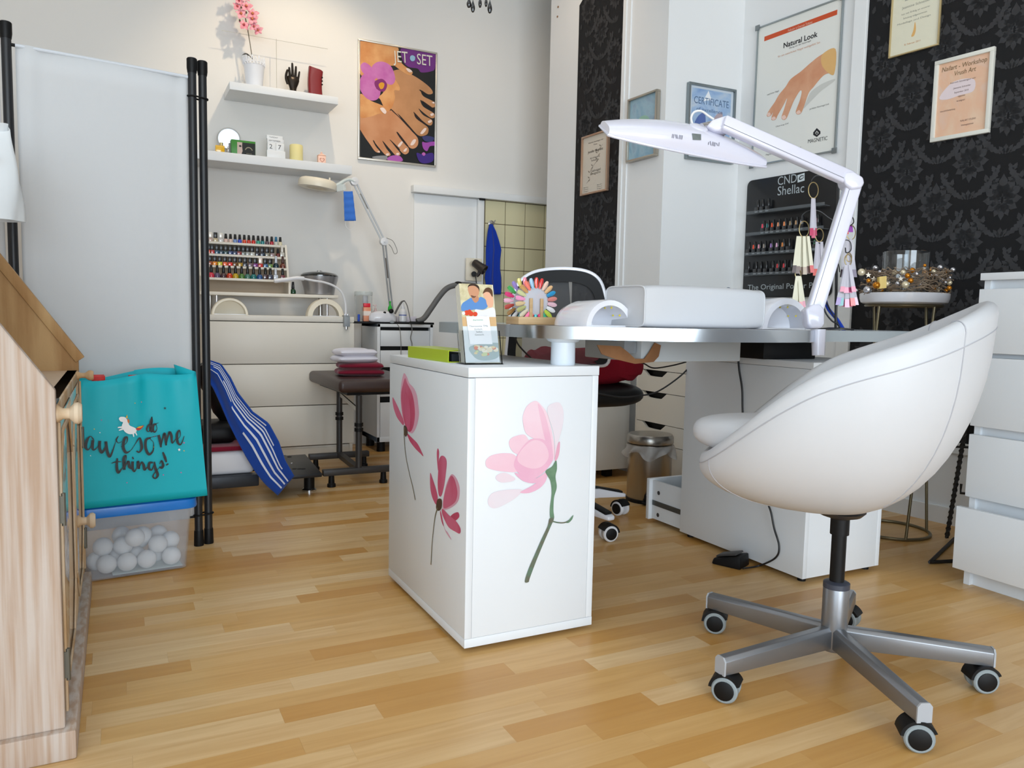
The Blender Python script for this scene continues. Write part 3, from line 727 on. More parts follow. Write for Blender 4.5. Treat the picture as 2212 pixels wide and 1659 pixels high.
# ---- thin wire T stand
js = thing('jewellery_stand', 'thin pale wire T-shaped stand between orchid and hand on the upper shelf', 'stand', (onY(597, 190, YM+.03).x, YM+.03, S1))
a, b = onY(478, 76, YM+.03), onY(708, 113, YM+.03); m_ = onY(597, 84, YM+.03)
part('rod', MB().cyl((m_.x, YM+.03, S1+.002), m_, .0017, n=8), mat('pale_wire', (206, 202, 190), .4, .3), js)
part('crossbar', MB().cyl((a.x, YM+.03, m_.z-.006), (b.x, YM+.03, m_.z-.006), .0014, n=8), MATS['pale_wire'], js)
part('foot', MB().lathe([(.028, 0), (.028, .003), (.02, .005)], (m_.x, YM+.03, S1), 20), M['lack'], js)
# ---- hand sculpture
hx = onY(632, 190, YM).x; hs_ = (onY(632, 138, YM).z-S1)
hand = thing('hand_sculpture', 'dark bronze display hand with upright fingers on the upper shelf', 'sculpture', (hx, YM, S1))
def hp_(x, y, dy=0): return onY(x, y, YM)+Vector((0, dy, 0))
M['bronze'] = mat('dark_bronze', (44, 36, 30), .3, .6)
sk = MB()
# wrist and palm as a lofted shape, fingers rooted in it
rings = []
for y_, x_, w_, d_ in ((200, 633, 9, .020), (194, 633, 7, .015), (188, 633, 8.5, .015), (181, 633, 11.5, .016), (174, 633, 13.5, .015), (168, 633, 13.2, .012), (165, 633, 11, .008)):
    c = hp_(x_, y_); wr = abs(onY(x_+w_, y_, YM).x-c.x); rings.append([c+Vector((wr*math.cos(t), d_*math.sin(t), 0)) for t in [2*math.pi*i/14 for i in range(14)]])
sk.loops(rings)
for pts, r0 in (([(627, 172), (625.5, 160), (624.5, 147)], .0082), ([(632, 172), (631.6, 156), (631, 138)], .0082), ([(637.5, 172), (638.2, 158), (639, 145)], .0078), ([(643, 174), (645, 164), (646.4, 156)], .0066), ([(622, 182), (618.5, 172), (618, 162), (620.5, 152)], .0085)):
    P = crv([hp_(x, y, -.004) for x, y in pts], 5, False); n_ = len(P)
    sk.tube(P, [r0*(1-.32*(i/(n_-1))**2) for i in range(n_)], 8); sk.sph(P[-1], r0*.68, 8, 6)
part('hand', sk, M['bronze'], hand, smooth=60)
# ---- red pillar
rx = onY(682, 190, YM).x; wr = abs(onY(697, 190, YM).x-onY(667, 190, YM).x)/2
def redf(u, v):
    a = 2*math.pi*u; top = .168-.012*math.cos(a); lean = .006*math.sin(v*3.2)
    return Vector((rx-lean+wr*math.copysign(abs(math.cos(a))**.55, math.cos(a)), YM+.026*math.copysign(abs(math.sin(a))**.55, math.sin(a)), S1+v*top))
rd = thing('red_vase', 'dark red leather-look vase with a slanted top on the upper shelf', 'vase', (rx, YM, S1))
part('body', MB().grid(redf, 28, 10, True).poly([redf(i/28, 1) for i in range(28)]), mat('oxblood', (126, 26, 30), .35, coat=.3), rd)
for i, z in enumerate((.132, .112, .092)): part('button', MB().sph((rx+wr*.8, YM-.024, S1+z-.01), .0045, 8, 6), M['black'], rd)

# ---- lower shelf
mx_ = onY(494, 330, YM+.03)
mir = thing('table_mirror', 'round tilted table mirror on the long shelf behind the green box', 'mirror', (mx_.x, YM+.04, S2))
mc = onY(494, 300, YM+.03); ax = Vector((-.25, -1, .12)).normalized(); rm = .057
part('glass_disc', MB().cyl(mc, mc+ax*.004, rm, n=40), mat('mirror', (225, 230, 238), .02, 1.0), mir)
part('rim', MB().tube([mc+ax*.002+ (ax.orthogonal().normalized()*math.cos(t)+ax.cross(ax.orthogonal().normalized())*math.sin(t))*(rm+.002) for t in [2*math.pi*i/40 for i in range(40)]], .004, 8, closed=True), M['acrylic'], mir)
part('stand', MB().box(mc.x-.03, mc.x+.03, YM+.02, YM+.055, S2, S2+.008).cyl((mc.x, YM+.04, S2+.006), (mc.x, mc.y+.006, mc.z-rm), .005, n=8), M['acrylic'], mir)
pf = onY(475, 335, YM-.06)
pfm = thing('perfume_bottle', 'small amber perfume bottle with a gold cap on the long shelf', 'bottle', (pf.x, YM-.06, S2))
part('flask', MB().box(pf.x-.024, pf.x+.024, YM-.074, YM-.046, S2, S2+.042), mat('amber_glass', (226, 176, 30), .12, coat=.5), pfm, bevel=.004)
part('cap', MB().cyl((pf.x+.008, YM-.06, S2+.042), (pf.x+.008, YM-.06, S2+.058), .009, n=14), mat('pale_gold', (224, 206, 150), .25, .8), pfm)
gb = onY(497, 335, YM-.04)
one('small_box', MB().box(gb.x-.004, gb.x+.024, YM-.03, YM-.01, S2, S2+.068), mat('grey_card', (150, 148, 150), .5), 'small grey card box between perfume and green box', 'box', bevel=.001)
pn = onY(493, 338, YM-.085)
one('silver_vial', MB().lathe([(.005, 0), (.0055, .02), (.003, .024), (.005, .028), (.004, .036)], (pn.x, YM-.085, S2), 12), M['chrome'], 'tiny silver vial in front of the grey card box', 'vial')
g0, g1 = onY(500, 338, YM-.07), onY(552, 340, YM-.07); gz = .082
gbx = thing('product_box', 'green and black cosmetic box printed with a face on the long shelf', 'box', ((g0.x+g1.x)/2, YM-.05, S2))
part('carton', MB().box(g0.x, g1.x, YM-.07, YM-.02, S2, S2+gz), mat('green_card', (44, 128, 26), .4), gbx, bevel=.0008)
PG = Plane((0, YM-.07), 0)
gw = g1.x-g0.x
def gp(u, v): return (g0.x+gw*u, S2+gz*v)
def flatpoly(name, plane, uv, off, rgb, parent, curve=False):
    pts = v2(uv); pts = crv(pts, 5) if curve else pts
    return part(name, MB().poly([plane.pt(p.x-plane.p0.x*0, p.y, off) for p in pts]), flat(rgb) if not hasattr(rgb, 'name') else rgb, parent, smooth=0, recalc=False)
flatpoly('black_print', PG, [gp(.42, .02), gp(.99, .02), gp(.99, .86), gp(.42, .86)], .0004, (26, 28, 24), gbx)
flatpoly('face_print', PG, [gp(.24, .03), gp(.40, .03), gp(.46, .3), gp(.44, .6), gp(.45, .86), gp(.24, .86)], .0008, (196, 176, 168), gbx)
flatpoly('eye_print', PG, [gp(.31, .6), gp(.36, .68), gp(.42, .6), gp(.36, .54)], .0012, (40, 36, 36), gbx, True)
PGs = MB()
for i in range(12):
    a = R_(20+140*i/11); b_ = R_(20+140*(i+1)/11)
    P = [gp(.72+.17*math.cos(t)*r, .30+.30*math.sin(t)*r) for t, r in ((a, 1), (b_, 1), (b_, .8), (a, .8))] if i < 11 else None
    if P: PGs.poly([PG.pt(u, v, .0010) for u, v in P])
part('emblem_print', PGs, flat((150, 142, 120)), gbx, smooth=0, recalc=False)
text_at('lettering', 'place', PG.pt(*gp(.62, .14), .001), PG.right, (0, 0, 1), gw*.22, .005, flat((150, 142, 120)), gbx)
# perpetual calendar blocks
c0 = onY(576, 345, YM-.06); c1 = onY(617, 347, YM-.06); cx_ = (c0.x+c1.x)/2; cw = c1.x-c0.x
cal = thing('block_calendar', 'white wooden block calendar showing September 27 on the long shelf', 'calendar', (cx_, YM-.04, S2))
yc = YM-.065
part('base', MB().box(c0.x, c1.x, yc, yc+.05, S2, S2+.006).box(c0.x+.002, c1.x-.002, yc+.002, yc+.048, S2+.006, S2+.048), M['lack'], cal, bevel=.001)
for k in (0, 1):
    part('number_block', MB().box(c0.x+.006+k*(cw-.012)/2, c0.x+.005+(k+1)*(cw-.012)/2, yc+.008, yc+.044, S2+.048, S2+.092), M['lack'], cal, bevel=.001)
mbk = part('month_block', MB().box(c0.x+.005, c1.x-.009, yc+.009, yc+.024, S2+.092, S2+.114), M['lack'], cal, bevel=.001)
dbk = part('day_block', MB().box(c0.x+.004, c1.x-.012, yc+.026, yc+.042, S2+.114, S2+.136), M['lack'], cal, bevel=.001)
GR = flat((70, 70, 74))
text_at('lettering', '2', (c0.x+.016, yc+.0075, S2+.058), (1, 0, 0), (0, 0, 1), .016, .024, GR, cal)
text_at('lettering', '7', (c0.x+.012+cw/2, yc+.0075, S2+.058), (1, 0, 0), (0, 0, 1), .016, .024, GR, cal)
text_at('lettering', 'SEPTEMBER', (c0.x+.013, yc+.0085, S2+.099), (1, 0, 0), (0, 0, 1), cw-.040, .007, GR, mbk)
text_at('lettering', 'TUESDAY', (c0.x+.018, yc+.0255, S2+.121), (1, 0, 0), (0, 0, 1), cw-.056, .007, GR, dbk)
q = onY(640, 348, YM-.05)
one('candle', MB().lathe([(.035, 0), (.037, .003), (.037, .090), (.034, .094), (.02, .091), (.0, .090)], (q.x, YM-.05, S2), 28), mat('cream_wax', (236, 224, 160), .5, spec=.3), 'thick cream pillar candle on the long shelf', 'candle')
q = onY(694.5, 352, YM-.05)
pk = thing('lantern_ornament', 'small pale pink lantern ornament at the right end of the long shelf', 'ornament', (q.x, YM-.05, S2))
M['pinkw'] = mat('pale_pink', (246, 204, 184), .5)
part('body', MB().box(q.x-.023, q.x+.023, YM-.066, YM-.034, S2, S2+.050), M['pinkw'], pk, bevel=.004)
part('roof', MB().loops([[Vector((q.x+a*.024, YM-.05+b_*.017, S2+.050)) for a, b_ in ((-1, -1), (1, -1), (1, 1), (-1, 1))], [Vector((q.x+a*.006, YM-.05+b_*.005, S2+.062)) for a, b_ in ((-1, -1), (1, -1), (1, 1), (-1, 1))]]).sph((q.x, YM-.05, S2+.067), .006, 8, 6), M['pinkw'], pk)
PP = Plane((0, YM-.066), 0); hr = MB()
for i in range(20):
    t0, t1 = 2*math.pi*i/20, 2*math.pi*(i+1)/20
    f = lambda t, s_: (q.x+s_*.0009*16*math.sin(t)**3*1.0, S2+.024+s_*.0009*(13*math.cos(t)-5*math.cos(2*t)-2*math.cos(3*t)-math.cos(4*t)))
    hr.poly([PP.pt(*f(t0, 1), .0006), PP.pt(*f(t1, 1), .0006), PP.pt(*f(t1, .72), .0006), PP.pt(*f(t0, .72), .0006)])
part('heart_print', hr, flat((190, 120, 100)), pk, smooth=0, recalc=False)

# ---- framed foot-care poster
jp = thing('poster', 'framed foot care poster with an orchid hung on the back wall', 'poster', PBK.at(858, 220))
qs = [(773.2, 85.6), (943.9, 111.2), (942, 360.2), (773.8, 345)]
c4 = [PBK.at(x, y, .014) for x, y in qs]
uL, uR = (c4[0].x+c4[3].x)/2, (c4[1].x+c4[2].x)/2; zT, zB = (c4[0].z+c4[1].z)/2, (c4[2].z+c4[3].z)/2
fm = MB(); fw = .011
for a, b, c, d in ((uL, uR, zT-fw, zT), (uL, uR, zB, zB+fw), (uL, uL+fw, zB+fw, zT-fw), (uR-fw, uR, zB+fw, zT-fw)): fm.box(a, b, YB-.020, YB-.001, c, d)
part('frame', fm, mat('pale_metal_frame', (205, 200, 190), .3, .6), jp, bevel=.0015)
part('sheet', MB().box(uL+fw, uR-fw, YB-.013, YB-.002, zB+fw, zT-fw), flat((26, 28, 30)), jp, smooth=0)
PJ = Plane((0, YB-.013), 0)
def jc(pts): return [(740+x/4.88, 60+y/4.88) for x, y in pts]
k_ = [.0004]
def jpp(name, pts, rgb, curve=True, m=None):
    k_[0] += .00012; P = v2(jc(pts)); P = crv(P, 5) if curve else P
    P = [PJ.at(p.x, p.y, k_[0]) for p in P]
    P = [Vector((min(max(p.x, uL+fw), uR-fw), p.y, min(max(p.z, zB+fw), zT-fw))) for p in P]
    return part(name, MB().poly(P), m or flat(rgb), jp, smooth=0, recalc=False)
SK1, SK2, SK3 = (206, 148, 108), (182, 130, 88), (222, 164, 108)
M['skinA'] = mat('print_skin', SK1, .4, var=(7, .7, (190, 126, 84)), spec=.3); M['skinB'] = mat('print_skin_deep', SK2, .4, var=(7, .6, (206, 150, 106)), spec=.3); M['skinC'] = mat('print_skin_warm', SK3, .4, var=(9, .7, (196, 120, 62)), spec=.3)
M['orchp'] = mat('print_orchid', (188, 98, 168), .4, var=(14, .6, (206, 128, 186)), spec=.3)
jpp('petal_print', [(640, 200), (980, 230), (975, 420), (930, 460), (830, 470), (790, 430), (690, 410), (630, 330)], (112, 46, 128))
jpp('foot_print', [(480, 500), (600, 440), (740, 500), (850, 570), (930, 640), (950, 690), (900, 700), (830, 660), (850, 720), (960, 780), (975, 830), (930, 838), (860, 790), (820, 760), (850, 830), (960, 900), (968, 945), (930, 950), (860, 900), (800, 850), (850, 920), (940, 970), (942, 1020), (905, 1026), (830, 970), (760, 910), (780, 960), (890, 1040), (905, 1090), (880, 1130), (800, 1135), (700, 1030), (600, 920), (500, 840), (440, 700)], None, m=M['skinB'])
jpp('foot_print', [(182, 900), (300, 930), (520, 870), (620, 960), (720, 1080), (790, 1160), (795, 1230), (760, 1270), (710, 1265), (640, 1190), (575, 1110), (620, 1180), (690, 1260), (697, 1310), (660, 1335), (620, 1310), (560, 1240), (500, 1180), (560, 1260), (608, 1320), (600, 1345), (560, 1345), (500, 1280), (420, 1190), (460, 1270), (505, 1330), (490, 1352), (450, 1340), (380, 1260), (320, 1185), (350, 1250), (395, 1305), (380, 1318), (340, 1300), (290, 1230), (240, 1160), (190, 1080), (182, 1060)], None, m=M['skinA'])
jpp('hand_print', [(182, 140), (560, 190), (580, 300), (640, 390), (735, 460), (720, 498), (680, 490), (600, 440), (540, 400), (480, 430), (590, 600), (600, 660), (545, 660), (552, 740), (520, 840), (460, 880), (400, 760), (380, 730), (430, 660), (300, 520), (182, 480)], None, m=M['skinC'])
jpp('hand_print', [(182, 700), (300, 770), (420, 820), (462, 870), (455, 910), (390, 905), (280, 940), (182, 930)], None, m=M['skinC'])
jpp('orchid_print', [(190, 400), (230, 365), (290, 400), (340, 470), (350, 540), (280, 520), (210, 470)], None, m=M['orchp'])
jpp('orchid_print', [(310, 410), (370, 360), (450, 365), (520, 420), (555, 540), (520, 600), (450, 580), (370, 540), (325, 480)], None, m=M['orchp'])
jpp('orchid_print', [(182, 560), (220, 490), (280, 510), (345, 555), (355, 640), (400, 660), (380, 740), (320, 768), (250, 740), (190, 660)], None, m=M['orchp'])
jpp('orchid_print', [(345, 560), (420, 540), (470, 600), (440, 670), (380, 660), (340, 610)], (128, 42, 108))
jpp('orchid_print', [(380, 600), (410, 575), (440, 590), (430, 635), (400, 645)], (216, 150, 40))
for q_ in ([(515, 860), (560, 900), (720, 1060), (705, 1062), (600, 950), (525, 880)], [(570, 1105), (590, 1110), (690, 1240), (680, 1250), (610, 1170)], [(500, 1185), (520, 1195), (600, 1275), (590, 1280)], [(420, 1195), (435, 1205), (470, 1258), (460, 1262)], [(322, 1185), (335, 1195), (350, 1230), (342, 1228)], [(748, 890), (770, 905), (880, 1025), (850, 1010), (780, 950)], [(840, 768), (860, 780), (970, 860), (930, 850), (870, 810)], [(808, 655), (830, 658), (868, 690), (850, 690)]):
    jpp('shadow_print', q_, (40, 28, 26))
for q_ in ([(715, 1230), (745, 1180), (775, 1180), (760, 1220), (735, 1240)], [(820, 1110), (860, 1060), (885, 1062), (868, 1095), (840, 1120)], [(640, 1300), (665, 1270), (680, 1275), (665, 1305)], [(565, 1325), (590, 1318), (597, 1335), (575, 1345)], [(455, 1332), (480, 1322), (492, 1335), (470, 1350)], [(365, 1305), (388, 1300), (390, 1315)], [(395, 850), (430, 842), (462, 880), (450, 908), (420, 890)], [(668, 430), (700, 430), (735, 462), (700, 468)], [(900, 985), (935, 970), (940, 990), (910, 1005)], [(925, 910), (955, 900), (960, 920), (935, 930)], [(940, 790), (965, 780), (968, 800)], [(583, 1240), (620, 1198), (634, 1210), (600, 1256)]):
    jpp('nail_print', q_, (236, 214, 204))
jpp('petal_print', [(840, 1205), (880, 1210), (970, 1200), (975, 1240), (920, 1250), (890, 1300), (850, 1270)], (160, 76, 170))
jpp('petal_print', [(780, 1320), (850, 1335), (950, 1320), (955, 1400), (880, 1430), (810, 1410)], (64, 42, 128))
jpp('petal_print', [(840, 1150), (900, 1140), (965, 1160), (940, 1200), (870, 1195)], (58, 60, 110))
jpp('petal_print', [(465, 1385), (520, 1348), (600, 1350), (635, 1400), (560, 1412)], (176, 92, 176))
jpp('petal_print', [(310, 1365), (370, 1350), (465, 1350), (460, 1390), (380, 1388)], (140, 140, 142))
jpp('petal_print', [(835, 1330), (855, 1312), (875, 1330), (858, 1350)], (190, 100, 180))
WHT = flat((228, 222, 208))
PJo = .0004+.0045
ptext('lettering', PJ, 'JET', 740+537/4.88, 60+357/4.88, 740+690/4.88, 60+372/4.88, 24, PJo, WHT, jp, bold=.0)
ptext('lettering', PJ, 'SET', 740+785/4.88, 60+382/4.88, 740+948/4.88, 60+406/4.88, 23, PJo, WHT, jp, bold=.0)
jpp('emblem_print', [(715, 300), (740, 290), (765, 310), (758, 345), (730, 352), (712, 330)], (150, 190, 214))
# ================================================================ CHEST OF DRAWERS AT THE BACK WITH TOOLS
DY = 4.31
dzt, dzs = onY(739, 684.4, DY).z, onY(741, 696.4, DY).z
dxr = onY(765, 690, DY).x; dxl = dxr-.80
def chest(name, label, cat, x0, x1, y0, y1, zt, zs, splits, material, face='-y', pulled=None):
    """carcass with side panels, overhanging top and full-width drawer fronts; built along x, front on y0"""
    t = thing(name, label, cat, ((x0+x1)/2, (y0+y1)/2, 0))
    part('carcass', MB().box(x0+.002, x0+.02, y0+.02, y1, 0, zs).box(x1-.02, x1-.002, y0+.02, y1, 0, zs).box(x0+.02, x1-.02, y1-.01, y1, .03, zs).box(x0+.02, x1-.02, y0+.03, y1-.01, .06, .08).box(x0+.02, x1-.02, y0+.025, y0+.04, 0, .07), material, t, smooth=0, bevel=.001)
    part('top_board', MB().box(x0, x1, y0, y1, zs, zt), material, t, bevel=.0015)
    for i in range(len(splits)-1):
        za, zb_ = splits[i+1], splits[i]
        d = part('drawer', MB().box(x0, x1, y0, y0+.018, za+.001, zb_-(.014 if i == 0 else .003)), material, t, bevel=.0015)
        part('drawer_box', MB().box(x0+.03, x1-.03, y0+.02, y1-.06, za+.02, zb_-.03), material, d, smooth=0)
    return t
zs1 = onY(735, 784.7, DY).z; zs2 = onY(735, 872.9, DY).z; zs3 = onY(735, 958.5, DY).z
ch = chest('chest_of_drawers', 'low cream white three-drawer chest against the back wall', 'chest', dxl, dxr, DY, YB-.002, dzt, dzs, [dzs-.002+.012, zs1, zs2, zs3], M['cream'])
# ---- two arched nail lamps on the chest
def arch_lamp(name, label, cx, y0, y1, z0, r, rin, material, group=None, through=False):
    t = thing(name, label, 'lamp', (cx, (y0+y1)/2, z0), 0, group)
    def ringp(rr, y, n=20, base=0): return [Vector((cx+rr*math.cos(math.pi*i/n), y, z0+base+rr*math.sin(math.pi*i/n)*.95)) for i in range(n+1)]
    mb = MB(); secs = [(r*.97, y0), (r, y0+.008), (r, y0+.04), (r*.97, y1-.06), (r*.86, y1-.025), (r*.62, y1)] if not through else [(r*.97, y0), (r, y0+.008), (r, y1-.008), (r*.97, y1), (rin, y1)]
    O = [ringp(a, b) for a, b in secs]; I = [ringp(rin, y0), ringp(rin*.96, y0+(y1-y0)*.35), ringp(rin*.35, y0+(y1-y0)*.55)]
    I = I if not through else [ringp(rin, y0), ringp(rin, y1)]
    seq = I[::-1]+O; n = len(seq[0]); o = len(mb.v)
    for s_ in seq: mb.v += s_
    for j in range(len(seq)-1):
        for i in range(n-1): a = o+j*n+i; mb.f.append((a, a+1, a+n+1, a+n))
    if not through:
        mb.f.append(tuple(range(o, o+n)))
        mb.f.append(tuple(range(o+(len(seq)-1)*n, o+len(seq)*n)))
    part('housing', mb, material, t, smooth=50)
    return t
for k, (xa, xb, yt) in enumerate(((457, 537, 652), (664, 744, 653))):
    a, b = onY(xa, 682, 4.42), onY(xb, 683, 4.42); cx_ = (a.x+b.x)/2; r = (b.x-a.x)/2
    t = arch_lamp('nail_lamp', ['cream arched nail lamp at the left end of the chest top', 'cream arched nail lamp beside the steel post on the chest'][k], cx_, 4.42, 4.48 if k else 4.52, dzt, r, r*(.86 if k == 0 else .72), M['cream_plastic'], 'arched nail lamps on the chest', k == 1)
    part('base_plate', MB().box(cx_-r*.85, cx_+r*.85, 4.425, 4.52, dzt, dzt+.004), M['white_plastic'], t)
# ---- shelf board on steel posts
YS0, YS1 = 4.50, 4.70
sz1, sz0 = onY(700, 637, YS0).z, onY(700, 644, YS0).z
sxr = onY(731, 640, YS0).x
st = thing('shelf_riser', 'cream shelf board raised on steel posts above the chest', 'shelf', (.82, 4.6, dzt))
part('board', MB().box(.40, sxr, YS0, YS1, sz0, sz1), M['cream'], st, bevel=.003)
for x in (onY(692, 660, 4.6).x, .46):
    part('post', MB().cyl((x, 4.6, dzt), (x, 4.6, sz0), .013, n=16).cyl((x, 4.6, dzt), (x, 4.6, dzt+.006), .026, n=18), M['steel'], st)
    part('post', MB().cyl((x+.03, 4.56, dzt), (x+.03, 4.56, sz0), .008, n=16), M['chrome'], st)
# ---- polish rack
def rk(x, y, Y): return onY(440+x/10.37, 480+y/10.37, Y)
tiers = [(4.665, 505, 'top'), (4.63, 770, 'second'), (4.59, 1020, 'third'), (4.545, 1290, 'bottom')]
rxr = rk(1850, 1100, 4.6).x; rxl = .42
rack = thing('polish_rack', 'stepped cream rack of nail polish on the raised shelf board', 'rack', (.7, 4.6, sz1))
tz_ = []
for i, (Y, yy, nm) in enumerate(tiers):
    z = rk(1300, yy+(0 if i else 0), Y-.016).z
    tz_.append(z)
    part('tier', MB().box(rxl, rxr, Y-.018, Y+.02, z-.006, z).box(rxl, rxr, Y-.021, Y-.016, z-.010, z+.003), M['cream'], rack, bevel=.001)
sp = [(4.535, sz1), (4.69, sz1), (4.69, tz_[0]+.002), (4.645, tz_[0]+.006), (4.575, tz_[3]+.012), (4.535, tz_[3]+.01)]
for x in (rxl-.012, rxr): part('side_panel', MB().prism([(x, y, z) for y, z in sp], (.012, 0, 0)), M['cream'], rack, smooth=0, bevel=.001)
part('back_board', MB().box(rxl, rxr, 4.688, 4.692, sz1, tz_[0]), mat('rack_back', (188, 170, 148), .7), rack, smooth=0)
# ---- bottles
def bottle_mesh(kind):
    if kind == 'mini':
        b = MB().lathe([(.0095, 0), (.0108, .002), (.0108, .019), (.0088, .0225), (.005, .0235)], n=14); c = MB().lathe([(.0068, .0235), (.0080, .025), (.0066, .050), (.0058, .0512)], n=12)
    elif kind == 'square':
        b = MB().box(-.0115, .0115, -.0115, .0115, 0, .022).cyl((0, 0, .022), (0, 0, .025), .006, n=10); c = MB().box(-.0098, .0098, -.0098, .0098, .024, .054)
    elif kind == 'tall':
        b = MB().box(-.0115, .0115, -.0115, .0115, 0, .030).cyl((0, 0, .03), (0, 0, .033), .006, n=10); c = MB().lathe([(.0078, .032), (.0082, .034), (.0070, .066), (.0062, .0675)], n=12)
    else:
        b = MB().lathe([(.012, 0), (.0155, .003), (.0165, .011), (.0155, .020), (.010, .028), (.006, .031)], n=18); c = MB().lathe([(.0076, .030), (.0085, .033), (.0062, .068), (.0056, .0705)], n=12)
    return make_mesh(b, 'bottle_'+kind, 40, .0012 if kind in ('square', 'tall') else 0), make_mesh(c, 'cap_'+kind, 40, .001 if kind == 'square' else 0)
BMS = {k: bottle_mesh(k) for k in ('mini', 'square', 'tall', 'round')}
def polish(pos, kind, rgb, cname, label, group, cap=(20, 20, 22), metal=0.0, scale=1.0, capname='cap_black'):
    bm, cm = BMS[kind]
    m = mat('polish_%d_%d_%d' % rgb, rgb, .12, coat=.6, metal=metal)
    o = bpy.data.objects.new('polish_bottle', bm); COL.objects.link(o); o.location = pos; o.scale = (scale,)*3
    if not bm.materials: bm.materials.append(m)
    o.material_slots[0].link = 'OBJECT'; o.material_slots[0].material = m
    c = bpy.data.objects.new('cap', cm); COL.objects.link(c); c.parent = o
    mc_ = mat('cap_%d_%d_%d' % cap, cap, .25, metal=.0 if max(cap) < 200 else .2)
    if not cm.materials: cm.materials.append(mc_)
    c.material_slots[0].link = 'OBJECT'; c.material_slots[0].material = mc_
    return tag(o, label, 'nail polish', group)
GP = 'nail polish bottles on the cream rack'
BK, WH, SV = (18, 18, 20), (226, 222, 214), (206, 212, 222)
row1 = [(150, (196, 172, 160), 'clear beige', WH, 'square'), (265, (196, 182, 150), 'pale gold', BK, 'square'), (385, (214, 212, 212), 'clear white', WH, 'square'), (497, (226, 196, 186), 'pale pink', BK, 'mini'), (602, (224, 196, 184), 'nude pink', BK, 'mini'), (705, (120, 150, 206), 'light blue', BK, 'mini'), (808, (52, 74, 196), 'bright blue', BK, 'mini'), (911, (214, 74, 44), 'orange red', BK, 'mini'), (1012, (206, 56, 40), 'coral red', BK, 'mini'), (1115, (208, 40, 32), 'scarlet', BK, 'mini'), (1220, (36, 150, 130), 'sea green', BK, 'mini'), (1318, (20, 128, 134), 'petrol', BK, 'mini'), (1420, (86, 66, 76), 'smoky mauve', BK, 'mini'), (1524, (176, 26, 44), 'ruby red', BK, 'mini'), (1620, (206, 206, 196), 'clear', (40, 110, 150), 'mini'), (1715, (222, 212, 178), 'ivory', BK, 'mini')]
row2 = [(120, (226, 90, 50), 'bright orange', BK, 'square'), (190, (200, 70, 74), 'rose red', BK, 'square'), (295, (34, 84, 112), 'steel blue', BK, 'square'), (396, (32, 64, 84), 'slate blue', BK, 'square'), (498, (36, 70, 72), 'dark teal', BK, 'square'), (600, (52, 70, 118), 'navy', BK, 'square'), (702, (50, 62, 96), 'ink blue', BK, 'square'), (795, (140, 56, 56), 'brick red', BK, 'square'), (893, (116, 122, 118), 'grey green', BK, 'square'), (990, (150, 152, 148), 'silver grey', BK, 'square'), (1090, (190, 190, 184), 'pale grey', BK, 'square'), (1205, (44, 44, 58), 'graphite', BK, 'square'), (1315, (40, 58, 76), 'midnight blue', BK, 'square'), (1425, (140, 138, 124), 'taupe', BK, 'square'), (1535, (156, 134, 136), 'dusty lilac', BK, 'square'), (1665, (112, 40, 34), 'rust', BK, 'mini'), (1755, (196, 194, 186), 'clear base coat', WH, 'tall')]
row3 = [(140, (168, 80, 30), 'copper', BK, 'square'), (250, (236, 140, 20), 'amber orange', BK, 'square'), (362, (212, 206, 60), 'lemon yellow', BK, 'square'), (477, (238, 100, 50), 'vivid orange', BK, 'square'), (592, (226, 50, 44), 'poppy red', BK, 'square'), (702, (110, 72, 30), 'bronze', BK, 'square'), (818, (176, 140, 44), 'mustard', BK, 'square'), (930, (48, 54, 66), 'charcoal', BK, 'square'), (1045, (116, 96, 106), 'mauve grey', BK, 'square'), (1157, (128, 52, 136), 'violet', BK, 'square'), (1270, (198, 50, 44), 'tomato red', (232, 220, 210), 'square'), (1385, (62, 106, 150), 'denim blue', BK, 'square'), (1492, (104, 142, 70), 'moss green', BK, 'square'), (1620, (16, 46, 62), 'deep petrol', SV, 'round'), (1772, (104, 44, 30), 'brown', (70, 34, 28), 'round')]
row4 = [(170, (206, 48, 72), 'raspberry', BK, 'round'), (305, (92, 80, 112), 'lavender grey', BK, 'round'), (445, (74, 48, 52), 'plum brown', BK, 'round'), (580, (196, 60, 24), 'burnt orange', BK, 'round'), (715, (190, 160, 26), 'olive yellow', BK, 'round'), (852, (76, 122, 52), 'grass green', BK, 'round'), (985, (70, 122, 106), 'sage green', BK, 'round'), (1118, (22, 112, 112), 'turquoise', BK, 'round'), (1255, (36, 80, 136), 'cobalt blue', BK, 'round'), (1385, (66, 42, 50), 'aubergine', BK, 'tall'), (1495, (60, 66, 88), 'storm grey', BK, 'tall'), (1612, (206, 214, 226), 'icy clear', SV, 'tall'), (1768, (116, 50, 62), 'wine red', BK, 'tall')]
for (Y, yy, nm), z, row in zip(tiers, tz_, (row1, row2, row3, row4)):
    for i, (x, rgb, cn, cap, kind) in enumerate(row):
        X = rk(x, yy, Y).x
        capn = {BK: 'black-capped', WH: 'white-capped', SV: 'silver-capped'}.get(cap, 'bright-capped')
        polish((X, Y, z), kind, rgb, cn, f'{cn} {capn} nail polish, {ordn(i)} from left on the rack\'s {nm} tier', GP, cap)
q = onY(633, 632, 4.56); polish((q.x, 4.56, sz1), 'round', (14, 62, 34), 'dark green', 'dark green nail polish standing alone beside the silver wax heater', GP, BK, scale=1.0)
